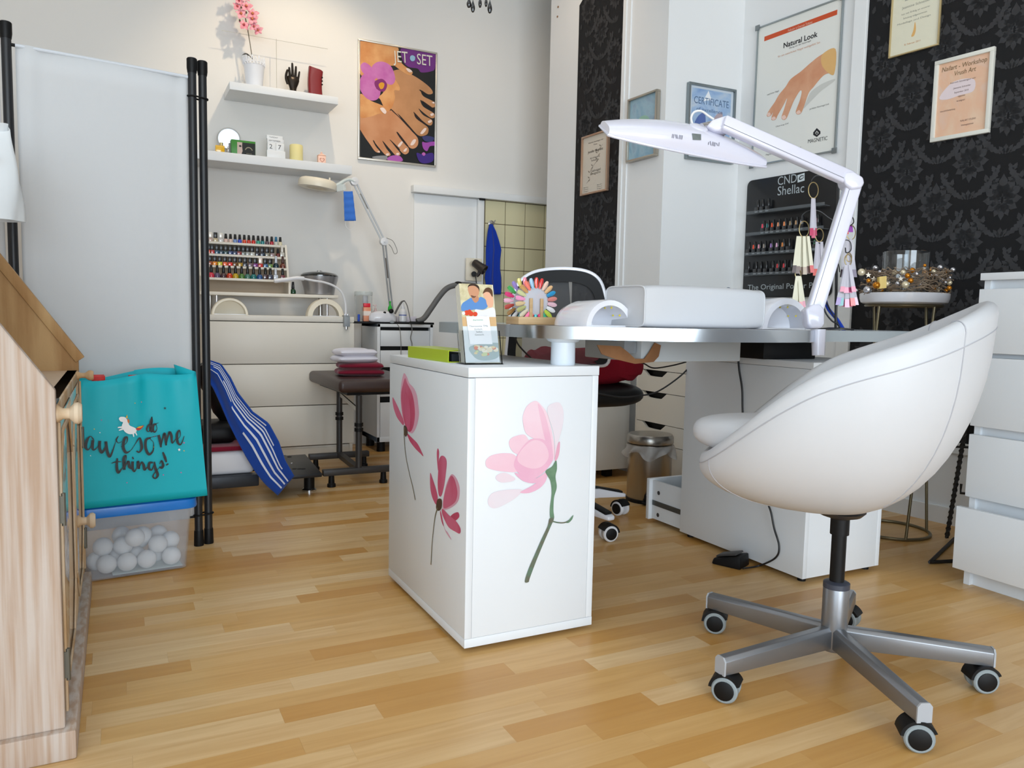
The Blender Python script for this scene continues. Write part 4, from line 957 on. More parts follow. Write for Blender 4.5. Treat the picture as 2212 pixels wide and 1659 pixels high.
# ---- wax heater
q = onY(690, 634, 4.60); wh = thing('wax_heater', 'silver wax heater pot with a dark glossy lid on the raised shelf', 'heater', (q.x, 4.60, sz1))
r = (onY(728, 610, 4.6).x-onY(648, 610, 4.6).x)/2; hh = onY(690, 586, 4.6).z-sz1
part('pot', MB().lathe([(r*.72, 0), (r*.78, .004), (r*.84, hh*.3), (r*.97, hh*.62), (r, hh*.78), (r*.97, hh*.80)], (q.x, 4.6, sz1), 32), mat('silver_plastic', (168, 168, 172), .28, .7), wh)
ld = part('lid', MB().lathe([(r*1.0, hh*.78), (r*1.0, hh*.82), (r*.9, hh*.90), (r*.5, hh*.97), (r*.01, hh)], (q.x, 4.6, sz1), 32), mat('smoked_lid', (34, 36, 34), .1, coat=.8), wh)
part('lid_knob', MB().sph((q.x, 4.6, sz1+hh), .012, 10, 6, (1.4, 1, .5)), M['chrome'], ld)
# ---- gooseneck clip lamp
gl = thing('clip_lamp', 'white gooseneck tube lamp clamped to the right edge of the chest', 'lamp', onY(748, 690, DY-.01))
pts = [onY(x, y, 4.36) for x, y in ((747, 682), (746, 655), (738, 632), (722, 618), (700, 610), (676, 606), (655, 602))]
part('gooseneck', MB().tube(crv(pts, 6, False), .006, 8), M['white_plastic'], gl)
pts = [onY(x, y, 4.36) for x, y in ((657, 602), (640, 601), (620, 604), (592, 607))]
part('lamp_head', MB().tube(crv(pts, 5, False), [.010]+[.012]*13+[.013, .010], 12), M['white_plastic'], gl)
cc = onY(748, 690, DY-.015)
part('clamp', MB().box(cc.x-.015, cc.x+.017, DY-.03, DY-.002, cc.z-.04, cc.z+.02).box(cc.x-.012, cc.x+.012, DY-.03, DY+.03, dzt+.001, dzt+.009), M['grey_plastic'], gl, bevel=.002)
part('clamp_screw', MB().cyl((cc.x, DY-.016, cc.z-.055), (cc.x, DY-.016, cc.z-.035), .008, n=12).cyl((cc.x-.008, DY-.016, cc.z+.02), (cc.x-.008, DY-.016, cc.z+.03), .005, n=10).cyl((cc.x+.008, DY-.016, cc.z+.02), (cc.x+.008, DY-.016, cc.z+.03), .005, n=10), M['chrome'], gl)
# ---- magnifier lamp on a spring arm
YL = 4.56
ml = thing('magnifier_lamp', 'cream round magnifier lamp on a long spring arm below the long shelf', 'lamp', onY(848, 690, YL))
ml.location.z = .767
J = [onY(848, 688, YL), onY(829, 522, YL), onY(765, 392, YL)]
J[0] = onY(848, 688, 4.70); J0 = Vector((J[0].x, 4.70, .767)); ml.location = J0
J0.y = J[0].y = 4.70
part('mount', MB().cyl(J0, J0+Vector((0, 0, .03)), .016, n=14), M['alu'], ml)
for nm, a, b in (('lower_arm', J0+Vector((0, 0, .02)), J[1]), ('upper_arm', J[1], J[2])):
    d = (b-a).normalized(); s = Vector((d.z, 0, -d.x))
    ar = part(nm, MB().bar(a+s*.009, b+s*.009, .010, .006, (0, 1, 0)).bar(a-s*.009, b-s*.009, .010, .006, (0, 1, 0)), mat('pale_grey_metal', (196, 198, 200), .35, .5), ml)
    mid = a.lerp(b, .55); part('spring', MB().cyl(mid, a.lerp(b, .8), .005, n=8), M['steel'], ar)
for j_ in (J[1], J[2]):
    part('joint', MB().cyl(j_+Vector((0, -.016, 0)), j_+Vector((0, .016, 0)), .024, n=22).cyl(j_+Vector((0, -.02, 0)), j_+Vector((0, .02, 0)), .006, n=10), mat('joint_white', (222, 222, 224), .3), ml, bevel=.002)
hc = onY(686, 398, YL-.02); n_ = Vector((.10, -.05, 1)).normalized(); rh = .108
part('lamp_head', MB().lathe([(rh*.99, -.022), (rh, -.016), (rh*1.0, .004), (rh*.94, .020), (rh*.86, .026), (rh*.6, .028), (rh*.58, .01), (rh*.58, -.022)], hc, 40, n_), M['cream_plastic'], ml)
part('lens', MB().cyl(hc-n_*.006, hc+n_*.004, rh*.57, n=32), M['glass'], ml)
for x, y in ((661, 384), (712, 388)): part('head_knob', MB().cyl(onY(x, y+8, YL-.02), onY(x, y-4, YL-.02), .008, .005, n=10), M['cream_plastic'], ml)
part('neck', MB().tube(crv([onY(x, y, YL-.01) for x, y in ((724, 402), (735, 396), (745, 390), (756, 388), (765, 392))], 4, False), .010, 8).bar(onY(724, 408, YL-.02), onY(744, 404, YL-.01), .03, .035), mat('clear_grey', (206, 214, 212), .25), ml)
cb = [onY(x, y, YL) for x, y in ((834, 514), (848, 520), (856, 535), (858, 545), (852, 548), (846, 535), (840, 528))]
part('cord', MB().tube(crv(cb, 5, False), .0018, 6), M['cable_grey'], ml)
# ---- blue face mask hanging on the arm
mk = thing('face_mask', 'blue disposable face mask hanging from the magnifier arm', 'mask', onY(752, 475, YL-.03))
def mf(u, v):
    p = onY(742+20*u+5*v*u+2*v, 413+64*v, YL-.03); p.y += .0015*math.sin(v*26)+.006*math.sin(u*3.1); return p
o = part('cloth', MB().grid(mf, 8, 24), mat('mask_blue', (58, 116, 206), .9, bump=(300, .3)), mk, smooth=50)
o.modifiers.new('s', 'SOLIDIFY').thickness = .002
WHS = mat('elastic', (232, 232, 232), .7)
part('ear_loop', MB().tube(crv([onY(x, y, YL-.028) for x, y in ((743, 413), (744, 400), (752, 392), (758, 400), (760, 413))], 5, False), .0014, 6), WHS, mk)
part('ear_loop', MB().tube(crv([onY(x, y, YL-.028) for x, y in ((746, 474), (747, 488), (756, 497), (765, 490), (766, 474))], 5, False), .0014, 6), WHS, mk)

# ================================================================ MOBILE DRAWER CABINET BESIDE THE CHEST
MY = 4.44; mxl, mxr = onY(815, 750, MY).x, onY(935, 750, MY).x
mzt = .767
mc = thing('drawer_cabinet', 'narrow white drawer cabinet on dark feet beside the cream chest', 'cabinet', ((mxl+mxr)/2, 4.6, 0))
zb0 = .062
part('body', MB().box(mxl, mxl+.018, MY, YB-.02, zb0, mzt).box(mxr-.018, mxr, MY, YB-.02, zb0, mzt).box(mxl, mxr, MY, YB-.02, mzt-.018, mzt).box(mxl, mxr, MY, YB-.02, zb0, zb0+.03).box(mxl, mxr, YB-.026, YB-.02, zb0, mzt), M['lack'], mc, bevel=.001)
for a in (mxl+.04, mxr-.04):
    for b in (MY+.05, YB-.08): part('foot', MB().cyl((a, b, 0), (a, b, zb0), .026, n=14), M['black'], mc)
ys_ = [714, 748, 757, 793, 806, 856, 869, 940]
for a, b in ((714, 748), (757, 793), (806, 856), (869, 945)):
    za, zb_ = onY(860, b, MY).z, onY(860, a, MY).z
    part('drawer', MB().box(mxl+.021, mxr-.021, MY+.002, MY+.018, za, zb_), M['lack'], mc, bevel=.001)
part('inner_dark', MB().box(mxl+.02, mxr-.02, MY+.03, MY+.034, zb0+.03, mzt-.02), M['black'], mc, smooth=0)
# items on it
Z = mzt; YI = 4.52
tr = one('tray', MB().box(onY(766, 690, 4.47).x, onY(938, 690, 4.47).x, 4.47, 4.66, Z, Z+.012), M['black'], 'flat black tray on the narrow white drawer cabinet', 'tray', bevel=.002); Z += .012
q = onY(787, 680, 4.58); ac = thing('acrylic_canister', 'clear acrylic canister standing behind the red-capped bottle', 'canister', (q.x, 4.60, Z))
part('jar', MB().lathe([(.050, 0), (.053, .003), (.053, .155), (.05, .158), (.049, .155), (.049, .005)], (q.x, 4.60, Z), 28, cap1=False), M['acrylic'], ac)
part('lid', MB().lathe([(.054, .156), (.055, .158), (.055, .176), (.05, .180)], (q.x, 4.60, Z), 28), mat('clear_lid', (216, 224, 222), .15, alpha=.5), ac)
q = onY(791, 690, 4.53); bt = thing('lotion_bottle', 'small lotion bottle with a red cap and orange base on the black tray', 'bottle', (q.x, 4.52, Z))
part('bottle', MB().box(q.x-.022, q.x+.022, 4.505, 4.535, Z, Z+.085), mat('peach_liquid', (236, 158, 124), .3), bt, bevel=.005)
part('label_band', MB().box(q.x-.0225, q.x+.0225, 4.5045, 4.5355, Z+.035, Z+.062), mat('pale_label', (240, 226, 216), .5), bt)
part('cap', MB().box(q.x-.020, q.x+.020, 4.508, 4.532, Z+.085, Z+.108), mat('red_cap', (226, 40, 62), .35), bt, bevel=.003)
q = onY(775, 690, 4.55); one('blue_vial', MB().lathe([(.007, 0), (.0075, .003), (.0075, .04), (.006, .042)], (q.x, 4.55, Z), 12), mat('blue_plastic', (30, 78, 190), .3), 'small blue vial at the left end of the black tray', 'vial')
q = onY(789, 650, 4.6); dp = thing('pump_bottle', 'white and clear pump bottle inside the acrylic canister', 'bottle', (q.x, 4.60, Z+.004))
part('body', MB().lathe([(.018, 0), (.02, .004), (.02, .08), (.01, .095), (.008, .10)], (q.x, 4.60, Z+.004), 16), mat('pale_clear', (206, 216, 220), .2), dp); part('pump', MB().lathe([(.014, .10), (.017, .104), (.016, .145), (.014, .148)], (q.x, 4.60, Z+.004), 16), M['white_plastic'], dp)
q = onY(812, 690, 4.56); pb2 = thing('pump_bottle', 'small clear pink pump bottle behind the white dog-shaped device', 'bottle', (q.x, 4.57, Z))
part('body', MB().lathe([(.015, 0), (.018, .004), (.018, .055), (.008, .068), (.006, .08)], (q.x, 4.57, Z), 16), mat('pink_clear', (222, 190, 188), .15, alpha=.7), pb2); part('pump', MB().cyl((q.x, 4.57, Z+.08), (q.x, 4.57, Z+.095), .004, n=8).bar((q.x-.014, 4.57, Z+.098), (q.x+.006, 4.57, Z+.098), .008, .007), mat('pump_pink', (220, 196, 192), .3), pb2)
q = onY(843, 690, 4.58); gb2 = thing('dropper_bottle', 'clear bottle with a bright green nozzle on the black tray', 'bottle', (q.x, 4.585, Z))
part('body', MB().lathe([(.024, 0), (.027, .004), (.026, .05), (.012, .066), (.008, .07)], (q.x, 4.585, Z), 18), mat('clear_green', (206, 222, 210), .12, alpha=.6), gb2); part('nozzle', MB().lathe([(.012, .066), (.014, .072), (.012, .09), (.006, .10), (.004, .112), (.0065, .118), (.0055, .126)], (q.x, 4.585, Z), 14), mat('green_plastic', (30, 178, 48), .3), gb2)
q = onY(871, 690, 4.57); sq = thing('squeeze_bottle', 'white squeeze bottle with a pointed nozzle and blue band', 'bottle', (q.x, 4.58, Z))
part('body', MB().lathe([(.020, 0), (.024, .004), (.024, .06), (.018, .075), (.013, .08), (.012, .094)], (q.x, 4.58, Z), 18), M['white_plastic'], sq); part('nozzle', MB().lathe([(.009, .094), (.008, .098), (.0028, .124)], (q.x, 4.58, Z), 12), M['white_plastic'], sq)
part('band', MB().lathe([(.0243, .040), (.0243, .045)], (q.x, 4.58, Z), 18, cap0=False, cap1=False), mat('print_blue', (40, 70, 170), .4), sq)
# white dog-shaped nail drill unit
q = onY(828, 698, 4.47); dg = thing('nail_drill_unit', 'white dog-shaped nail drill unit with black ears on the drawer cabinet', 'device', (q.x, 4.49, mzt+.012))
w_ = (onY(857, 690, 4.47).x-onY(799, 690, 4.47).x)/2
part('body', MB().lathe([(.9, 0), (1.0, .006), (1.0, .030), (.86, .052), (.5, .062), (.0, .064)], (q.x, 4.49, mzt+.012), 28, sx=w_, sy=.038), M['gloss_white'], dg)
for x, y, r_ in ((831, 676, .009), (845, 672, .014)): part('ear_spot', MB().sph(onY(x, y, 4.462), r_, 12, 8, (1.1, .6, 1)), M['black'], dg)
part('vent', MB().sph(onY(847, 695, 4.455), .012, 12, 8, (1.3, .4, .7)), M['grey_plastic'], dg)
hp3 = [onY(x, y, 4.455) for x, y in ((853, 678), (860, 664), (868, 652), (874, 650))]
part('handpiece', MB().tube(crv(hp3, 4, False), [.006]*9+[.004]*4, 8), mat('dark_handpiece', (88, 84, 80), .4), dg)
cd_ = [onY(x, y, 4.43) for x, y in ((874, 650), (880, 662), (886, 690), (890, 712), (887, 730), (890, 745), (886, 770))]
part('coiled_cord', MB().tube(crv(cd_, 6, False), .003, 6), M['cable_grey'], dg)
cd_ = [onY(x, y, 4.42) for x, y in ((858, 700), (864, 712), (866, 740), (866, 766))]
part('cord', MB().tube(crv(cd_, 6, False), .002, 6), M['cable_grey'], dg)
# pink note box at the right end of tray
q0, q1 = onY(858, 690, 4.62), onY(900, 690, 4.62)
one('paper_tray', MB().box(q0.x, q1.x, 4.62, 4.655, Z, Z+.035), mat('lilac_white', (222, 216, 226), .5), 'low pale lilac box at the right end of the black tray', 'box', bevel=.002)
# ---- grey curved arm tube
ga = thing('arm_rest', 'curved dark grey padded tube rising beside the black tray', 'arm', (onY(915, 700, 4.40).x, 4.40, mzt))
pts = [onY(x, y, 4.40) for x, y in ((900, 694), (915, 688), (930, 668), (948, 642), (964, 624), (980, 617), (1000, 615), (1030, 618))]
part('tube', MB().tube(crv(pts, 6, False), .017, 14), mat('grey_pad', (98, 98, 98), .5), ga)
part('end_block', MB().box(onY(886, 694, 4.4).x, onY(914, 694, 4.4).x, 4.38, 4.42, mzt+.0005, mzt+.018), M['black'], ga, bevel=.002)
part('knuckle', MB().sph(onY(990, 612, 4.40), .02, 12, 8, (1.3, 1, .6)), M['black'], ga)
# ---- wall socket, plug, clip spotlight, hook and blue cloth
q = onY(1023, 583, YB-.04)
so = thing('wall_socket', 'white wall socket plate next to the sliding door', 'socket', (q.x, YB-.036, onY(1023, 607, YB-.04).z))
zq0, zq1 = onY(1023, 607, YB-.04).z, onY(1023, 558, YB-.04).z; xq0, xq1 = onY(1006, 583, YB-.04).x, onY(1040, 583, YB-.04).x
part('plate', MB().box(xq0, xq1, YB-.05, YB-.0355, zq0, zq1), M['cream_plastic'], so, bevel=.004)
for x, y in ((1020, 570), (1024, 592)): pq = onY(x, y, YB-.05); part('socket_well', MB().cyl(pq, pq+Vector((0, .004, 0)), .019, n=20), M['black'] if y > 580 else M['white_plastic'], so)
sl_ = thing('clip_spotlight', 'small dark bronze spotlight plugged in above the grey arm', 'lamp', onY(1030, 575, YB-.12))
dk = mat('dark_bronze_lamp', (44, 36, 32), .4)
part('shade', MB().lathe([(.020, 0), (.026, .01), (.028, .05), (.034, .095), (.030, .096), (.022, .04)], onY(1023, 566, YB-.10), 20, onY(1050, 586, YB-.16)-onY(1023, 566, YB-.10)), dk, sl_)
part('bracket', MB().tube(crv([onY(x, y, YB-.12) for x, y in ((1036, 578), (1035, 590), (1030, 596))], 4, False), .012, 8), dk, sl_)
part('plug', MB().cyl(onY(1024, 592, YB-.052), onY(1024, 592, YB-.09), .018, n=18), M['black'], sl_)
part('cable', MB().tube(crv([onY(x, y, YB-.08) for x, y in ((1027, 596), (1029, 610), (1030, 640), (1020, 690), (1000, 720))], 5, False), .003, 6), M['cable_black'], sl_)
q = onY(1060, 483, YB-.012); hk = thing('wall_hook', 'round chrome wall hook on the cream tiles', 'hook', q)
part('disc', MB().cyl((q.x, YB-.0115, q.z), (q.x, YB-.024, q.z), .021, n=22), M['chrome'], hk, bevel=.003); part('peg', MB().tube([(q.x, YB-.02, q.z), (q.x+.012, YB-.04, q.z), (q.x+.016, YB-.045, q.z+.022)], .004, 8), M['chrome'], hk)
bc = thing('blue_towel', 'royal blue cloth hanging from the chrome hook on the tiles', 'towel', onY(1066, 637, YB-.05))
tw_ = [(484, 1061, 3), (500, 1063, 8), (520, 1065, 12), (540, 1067, 15), (560, 1066, 14), (580, 1066, 14), (600, 1066, 17), (620, 1068, 16), (636, 1072, 11)]
def twf(u, v):
    k = v*(len(tw_)-1); i = min(int(k), len(tw_)-2); t = k-i; y, c, w_ = [tw_[i][m]+(tw_[i+1][m]-tw_[i][m])*t for m in range(3)]
    p = onY(c+w_*(2*u-1), y, YB-.045); p.y += .012*math.sin(u*11+v*2)*min(1, v*3); return p
o = part('cloth', MB().grid(twf, 24, 24), M['blue_cloth'], bc, smooth=60); o.modifiers.new('s', 'SOLIDIFY').thickness = .005
# ================================================================ PEDICURE CHAIR, STOOL
pc = thing('pedicure_chair', 'low black-framed pedicure chair base with a white seat block behind the screen', 'chair', (.45, 3.75, 0))
zf = .105
A = [onZ(x, y, zf) for x, y in ((600, 986), (660, 981), (696, 1022), (600, 1027))]
A[0] = Vector((A[1].x-.22, A[1].y, zf)); A[3] = Vector((A[2].x-.22, A[2].y, zf))
part('platform', MB().prism([p-Vector((0, 0, .018)) for p in A], (0, 0, .018)), M['black_metal'], pc, bevel=.004)
for x, y in ((625, 987), (636, 1013), (655, 1013), (647, 1013)):
    q = onZ(x, y, zf); part('slot', MB().lathe([(.011, 0), (.011, .0012)], (q.x, q.y, zf), 14), mat('slot_black', (8, 8, 8), .8), pc)
q = onZ(630, 1001, zf); part('screw', MB().lathe([(.006, 0), (.005, .003)], (q.x, q.y, zf), 10), M['chrome'], pc)
q = onZ(668, 1060)
for fx, fy in ((q.x, q.y), (q.x-.62, q.y-.02), (q.x-.04, q.y+.45)):
    part('foot', MB().lathe([(.024, .012), (.024, .09)], (fx, fy, 0), 18), M['black'], pc); part('foot_disc', MB().lathe([(.033, 0), (.033, .008), (.024, .014)], (fx, fy, 0), 20), M['chrome'], pc)
yb0 = 3.47
part('beam', MB().box(-.05, onY(560, 1040, yb0).x, yb0, yb0+.06, onY(480, 1056, yb0).z, onY(480, 1030, yb0).z), mat('dark_frame', (46, 50, 56), .4, .3), pc, bevel=.006)
part('beam', MB().box(-.05, .70, yb0+.40, yb0+.46, .05, .10), MATS['dark_frame'], pc, bevel=.006)
part('seat_block', MB().box(-.05, onY(550, 1000, yb0+.03).x, yb0+.03, yb0+.55, onY(480, 1027, yb0+.03).z, onY(480, 976, yb0+.03).z), mat('white_upholstery', (228, 228, 232), .5), pc, bevel=.02, seg=3)
zsb = onY(480, 976, yb0+.03).z
one('burgundy_towel', MB().box(-.03, onY(528, 960, yb0+.04).x, yb0+.025, yb0+.50, zsb+.0005, zsb+.022), M['red_fabric'], 'flat burgundy towel spread on the white pedicure seat', 'towel', bevel=.008, seg=3)
part('leg_rest', MB().tube(crv([onY(x, y, 3.70) for x, y in ((430, 790), (470, 850), (500, 930), (520, 975))], 5, False), [.05]*8+[.035]*8, 12), M['black'], pc)
part('leg_rest_pad', MB().box(.30, .46, 3.56, 3.80, zsb+.023, zsb+.11), M['black'], pc, bevel=.03, seg=3)
# striped blue towel draped over the leg rest
Lp = [(440, 806), (462, 838), (478, 875), (494, 915), (510, 947), (530, 985), (550, 1018), (572, 1046), (600, 1071)]
Rp = [(440, 774), (476, 786), (496, 815), (512, 848), (545, 890), (580, 915), (602, 955), (616, 995), (636, 1028)]
def dr(u, v, off=0):
    k = v*(len(Lp)-1); i = min(int(k), len(Lp)-2); t = k-i
    a = Vector(Lp[i]).lerp(Vector(Lp[i+1]), t); b = Vector(Rp[i]).lerp(Vector(Rp[i+1]), t); c = a.lerp(b, u)
    Y = 3.525-.16*math.sin(min(v*1.1, 1)*math.pi*.5)+.06*v*v+.012*math.sin(u*8+v*3)-off
    return onY(c.x, c.y, Y)
bt_ = thing('striped_towel', 'blue towel with white wavy stripes draped over the pedicure chair', 'towel', dr(.5, 1))
o = part('cloth', MB().grid(dr, 30, 44), mat('blue_terry', (34, 74, 164), .95, spec=.1, bump=(350, .5), sheen=.2), bt_, smooth=70)
o.modifiers.new('s', 'SOLIDIFY').thickness = .006
WTT = mat('white_terry', (222, 226, 236), .95, bump=(350, .4))
for (u0, u1, va, vb) in ((.27, .33, .52, .985), (.46, .52, .36, .985), (.63, .685, .20, .99), (.74, .78, .08, .90), (.82, .855, .04, .74), (.90, .93, .0, .62), (.55, .585, .02, .34)):
    part('stripe', MB().grid(lambda u, v: dr(u0+(u1-u0)*u+.012*math.sin((va+(vb-va)*v)*14), va+(vb-va)*v, .0045), 3, 40), WTT, o, smooth=70, recalc=False)
# ---- brown foot stool
sz = .508
c_ = [onZ(715, 822, sz), onZ(672, 797, sz)]
sx0 = (c_[0].x+c_[1].x)/2; sy0, sy1 = c_[0].y, min(c_[1].y-.05, 4.29)
fs = thing('foot_stool', 'dark brown padded foot stool on a black tubular stand', 'stool', (sx0+.22, (sy0+sy1)/2, 0))
part('cushion', MB().box(sx0, sx0+.44, sy0, sy1, sz-.062, sz), mat('brown_leather', (62, 44, 40), .38, bump=(300, .1)), fs, bevel=.022, seg=4)
part('seat_plate', MB().box(sx0+.05, sx0+.39, sy0+.05, sy1-.05, sz-.078, sz-.062), M['black'], fs)
yf_, ybk = 3.625, 4.06
for Yb, pxs, postx, (xa, xb) in ((yf_, (716, 828), 775, (697, 860)), (ybk, (682, 786), 733, (667, 796))):
    zb_ = .055
    xa_, xb_ = onY(xa, 1012, Yb).x, onY(xb, 1012, Yb).x; px3 = onY(postx, 950, Yb).x
    part('foot_bar', MB().box(xa_, xb_, Yb-.018, Yb+.018, zb_, zb_+.03), M['charcoal'], fs, bevel=.004)
    for f in pxs:
        fx = onY(f, 1030, Yb).x; part('rubber_foot', MB().lathe([(.020, 0), (.020, .014), (.015, .018), (.013, zb_)], (fx, Yb, 0), 16), M['black'], fs)
    part('leg', MB().cyl((px3, Yb, zb_+.02), (px3, Yb, sz-.075), .0155, n=16), M['charcoal'], fs)
    for zc in (.26, .285): part('collar', MB().cyl((px3, Yb, zc), (px3, Yb, zc+.016), .021, n=16), M['black'], fs)
part('brace', MB().bar((onY(775, 890, yf_).x, yf_, .36), (onY(733, 862, ybk).x, ybk, .40), .008, .02), M['steel'], fs)
part('cross_tube', MB().bar((onY(775, 1000, yf_).x, yf_, .075), (onY(733, 980, ybk).x, ybk, .075), .03, .025), M['charcoal'], fs)
# ---- folded towels on the stool
def folded(name, label, material, c, w_, d_, layers, t, rot):
    th = thing(name, label, 'towel', c, rot)
    z = 0
    for i in range(layers):
        def fn(u, v, i=i):
            a = 2*math.pi*u; rx_, rz = w_/2-.006*i, t/2
            ca, sa = math.cos(a), math.sin(a)
            x = math.copysign(abs(ca)**.5, ca)*rx_*(1+.03*math.sin(v*9+i)); zz_ = math.copysign(abs(sa)**.6, sa)*rz*(1+.15*math.sin(v*7+u*6+i))
            y = (v-.5)*d_*(1-.05*abs(sa))
            sq_ = min(1, 6*min(v, 1-v)+.15)
            return Vector((x, y, z+t/2+zz_*sq_))
        mb = MB().grid(fn, 28, 14, True); o_ = len(mb.v)
        mb.f.append(tuple(range(28))); mb.f.append(tuple(range(28*14, 28*15)))
        part('fold', mb, material, th, smooth=70, world=False); z += t*.93
    return th, z
t1_, zz1 = folded('folded_towel', 'folded burgundy towel lying on the brown stool', M['red_fabric'], Vector((onY(776, 800, 3.90).x, 3.90, sz)), .23, .18, 2, .036, R_(-8))
folded('folded_towel', 'folded white towel on top of the burgundy one', mat('white_towel', (236, 232, 240), .95, bump=(400, .4), sheen=.2), Vector((onY(765, 775, 3.90).x, 3.90, sz+zz1+.001)), .20, .16, 2, .036, R_(6))

# ================================================================ WHITE CABINET WITH FLOWER STICKERS
CX0, CX1, CY0, CY1, CZ = .738, 1.104, 1.676, 2.270, .70
cb_ = thing('sticker_cabinet', 'white drawer cabinet with pink magnolia stickers under the table end', 'cabinet', ((CX0+CX1)/2, (CY0+CY1)/2, 0))
g = .0007
part('top_board', MB().box(CX0, CX1+.002, CY0, CY1, CZ-.024, CZ), M['lack'], cb_, bevel=.001)
sp_ = part('side_panel', MB().box(CX0, CX0+.018, CY0, CY1, .036, CZ-.024-.0018), M['lack'], cb_, bevel=.0006)
part('side_panel', MB().box(CX1-.018, CX1, CY0, CY1, .036, CZ-.024-g), M['lack'], cb_, bevel=.0006)
part('bottom_board', MB().box(CX0, CX1+.001, CY0, CY1, .013, .036-g), M['lack'], cb_, bevel=.0006)
fp_ = part('front_panel', MB().box(CX0+.018+g, CX1-.018-g, CY0+.0003, CY0+.02, .036, CZ-.024-.0012), M['lack'], cb_, bevel=.0004)
part('back_panel', MB().box(CX0+.018, CX1-.018, CY1-.03, CY1-.01, .036, CZ-.024), M['lack'], cb_, smooth=0)
for a in (CX0+.035, CX1-.035):
    for b in (CY0+.04, CY1-.04): part('glide', MB().cyl((a, b, 0), (a, b, .013), .014, n=14), M['black'], cb_)
PL = Plane((CX0, CY0), 90); PF_ = Plane((CX0, CY0), 0)
def cB(pts): return [(800+x/2.2423, 700+y/2.2423) for x, y in pts]
M['magD'] = mat('magnolia_deep', (196, 62, 98), .4, var=(10, .8, (214, 112, 142), (1, 1, .4)), spec=.3)
M['magM'] = mat('magnolia_mid', (206, 90, 124), .4, var=(10, .7, (186, 48, 84), (1, 1, .4)), spec=.3)
M['magE'] = mat('magnolia_edge', (224, 166, 186), .4, spec=.3)
M['mag1'] = mat('magnolia_pale', (236, 206, 216), .4, var=(9, .8, (234, 190, 204)), spec=.3)
M['mag2'] = mat('magnolia_blush', (232, 188, 204), .4, var=(9, .7, (226, 166, 192)), spec=.3)
M['mag3'] = mat('magnolia_white', (226, 216, 222), .4, var=(9, .6, (230, 206, 214)), spec=.3)
M['twig'] = mat('twig_print', (104, 100, 84), .5, var=(40, .8, (96, 124, 104)), spec=.3)
M['bract'] = mat('bract_print', (110, 140, 112), .5, var=(40, .7, (90, 122, 96)), spec=.3)
M['brownp'] = mat('brown_print', (84, 60, 46), .5, spec=.3)
M['twig2'] = mat('dry_stem_print', (116, 106, 78), .5, spec=.3)
L_ = [.0003]
def sk_(pl, pts, m, name='petal_sticker', par=None):
    L_[0] += .00004; return pprint(name, pl, cB(pts), L_[0], M[m], par)
F1 = [([(108, 355), (118, 370), (135, 405), (150, 440), (162, 470), (160, 490), (145, 475), (128, 450), (115, 415), (108, 380)], 'magD'),
      ([(165, 238), (178, 258), (188, 285), (210, 310), (225, 345), (233, 400), (235, 440), (225, 490), (205, 528), (185, 520), (172, 500), (158, 460), (150, 410), (146, 350), (150, 290), (158, 250)], 'magE'),
      ([(168, 262), (180, 290), (200, 330), (212, 380), (216, 440), (210, 490), (196, 520), (180, 516), (166, 480), (154, 420), (149, 350), (156, 300)], 'magD'),
      ([(172, 330), (188, 380), (194, 450), (188, 510), (176, 500), (166, 440), (162, 380)], 'magM'),
      ([(178, 530), (200, 550), (225, 575), (240, 600), (257, 640), (240, 625), (215, 600), (190, 565)], 'magD')]
for p, m in F1: sk_(PL, p, m, par=sp_)
F2 = [([(327, 602), (333, 620), (331, 660), (328, 710), (323, 660), (322, 620)], 'magD'), ([(345, 638), (362, 645), (370, 670), (366, 720), (358, 780), (345, 830), (332, 830), (326, 780), (328, 720), (332, 660)], 'magD'),
      ([(390, 730), (408, 735), (425, 765), (433, 800), (428, 850), (405, 880), (370, 898), (352, 895), (350, 870), (358, 820), (370, 770)], 'magE'), ([(388, 738), (404, 745), (416, 780), (422, 820), (414, 856), (395, 876), (365, 892), (354, 885), (356, 840), (368, 790)], 'magD'),
      ([(290, 722), (300, 745), (315, 790), (325, 830), (325, 860), (318, 875), (300, 840), (290, 790)], 'magD'), ([(345, 915), (352, 960), (362, 995), (375, 1010), (393, 1045), (380, 1030), (362, 1000), (350, 960), (342, 925)], 'magE'),
      ([(425, 912), (430, 935), (405, 955), (385, 940), (400, 920)], 'magM'), ([(350, 895), (380, 925), (415, 955), (436, 990), (433, 1015), (410, 1005), (380, 985), (360, 950), (347, 915)], 'magD'),
      ([(340, 905), (350, 950), (356, 980), (346, 960), (338, 920)], 'magM'), ([(325, 850), (345, 850), (345, 890), (330, 905), (318, 890)], 'brownp')]
for p, m in F2: sk_(PL, p, m, par=sp_)
sk_(PL, [(163, 492), (176, 500), (180, 530), (170, 545), (162, 525)], 'brownp', par=sp_)
for pts in ([(167, 500), (163, 530), (167, 600), (175, 660), (190, 730), (205, 790), (217, 852)], [(326, 890), (314, 930), (306, 990), (299, 1060), (293, 1166)]):
    pstroke('stem_sticker', PL, cB(pts), [.006, .0045, .004, .005], .0014, M['twig2'], sp_)
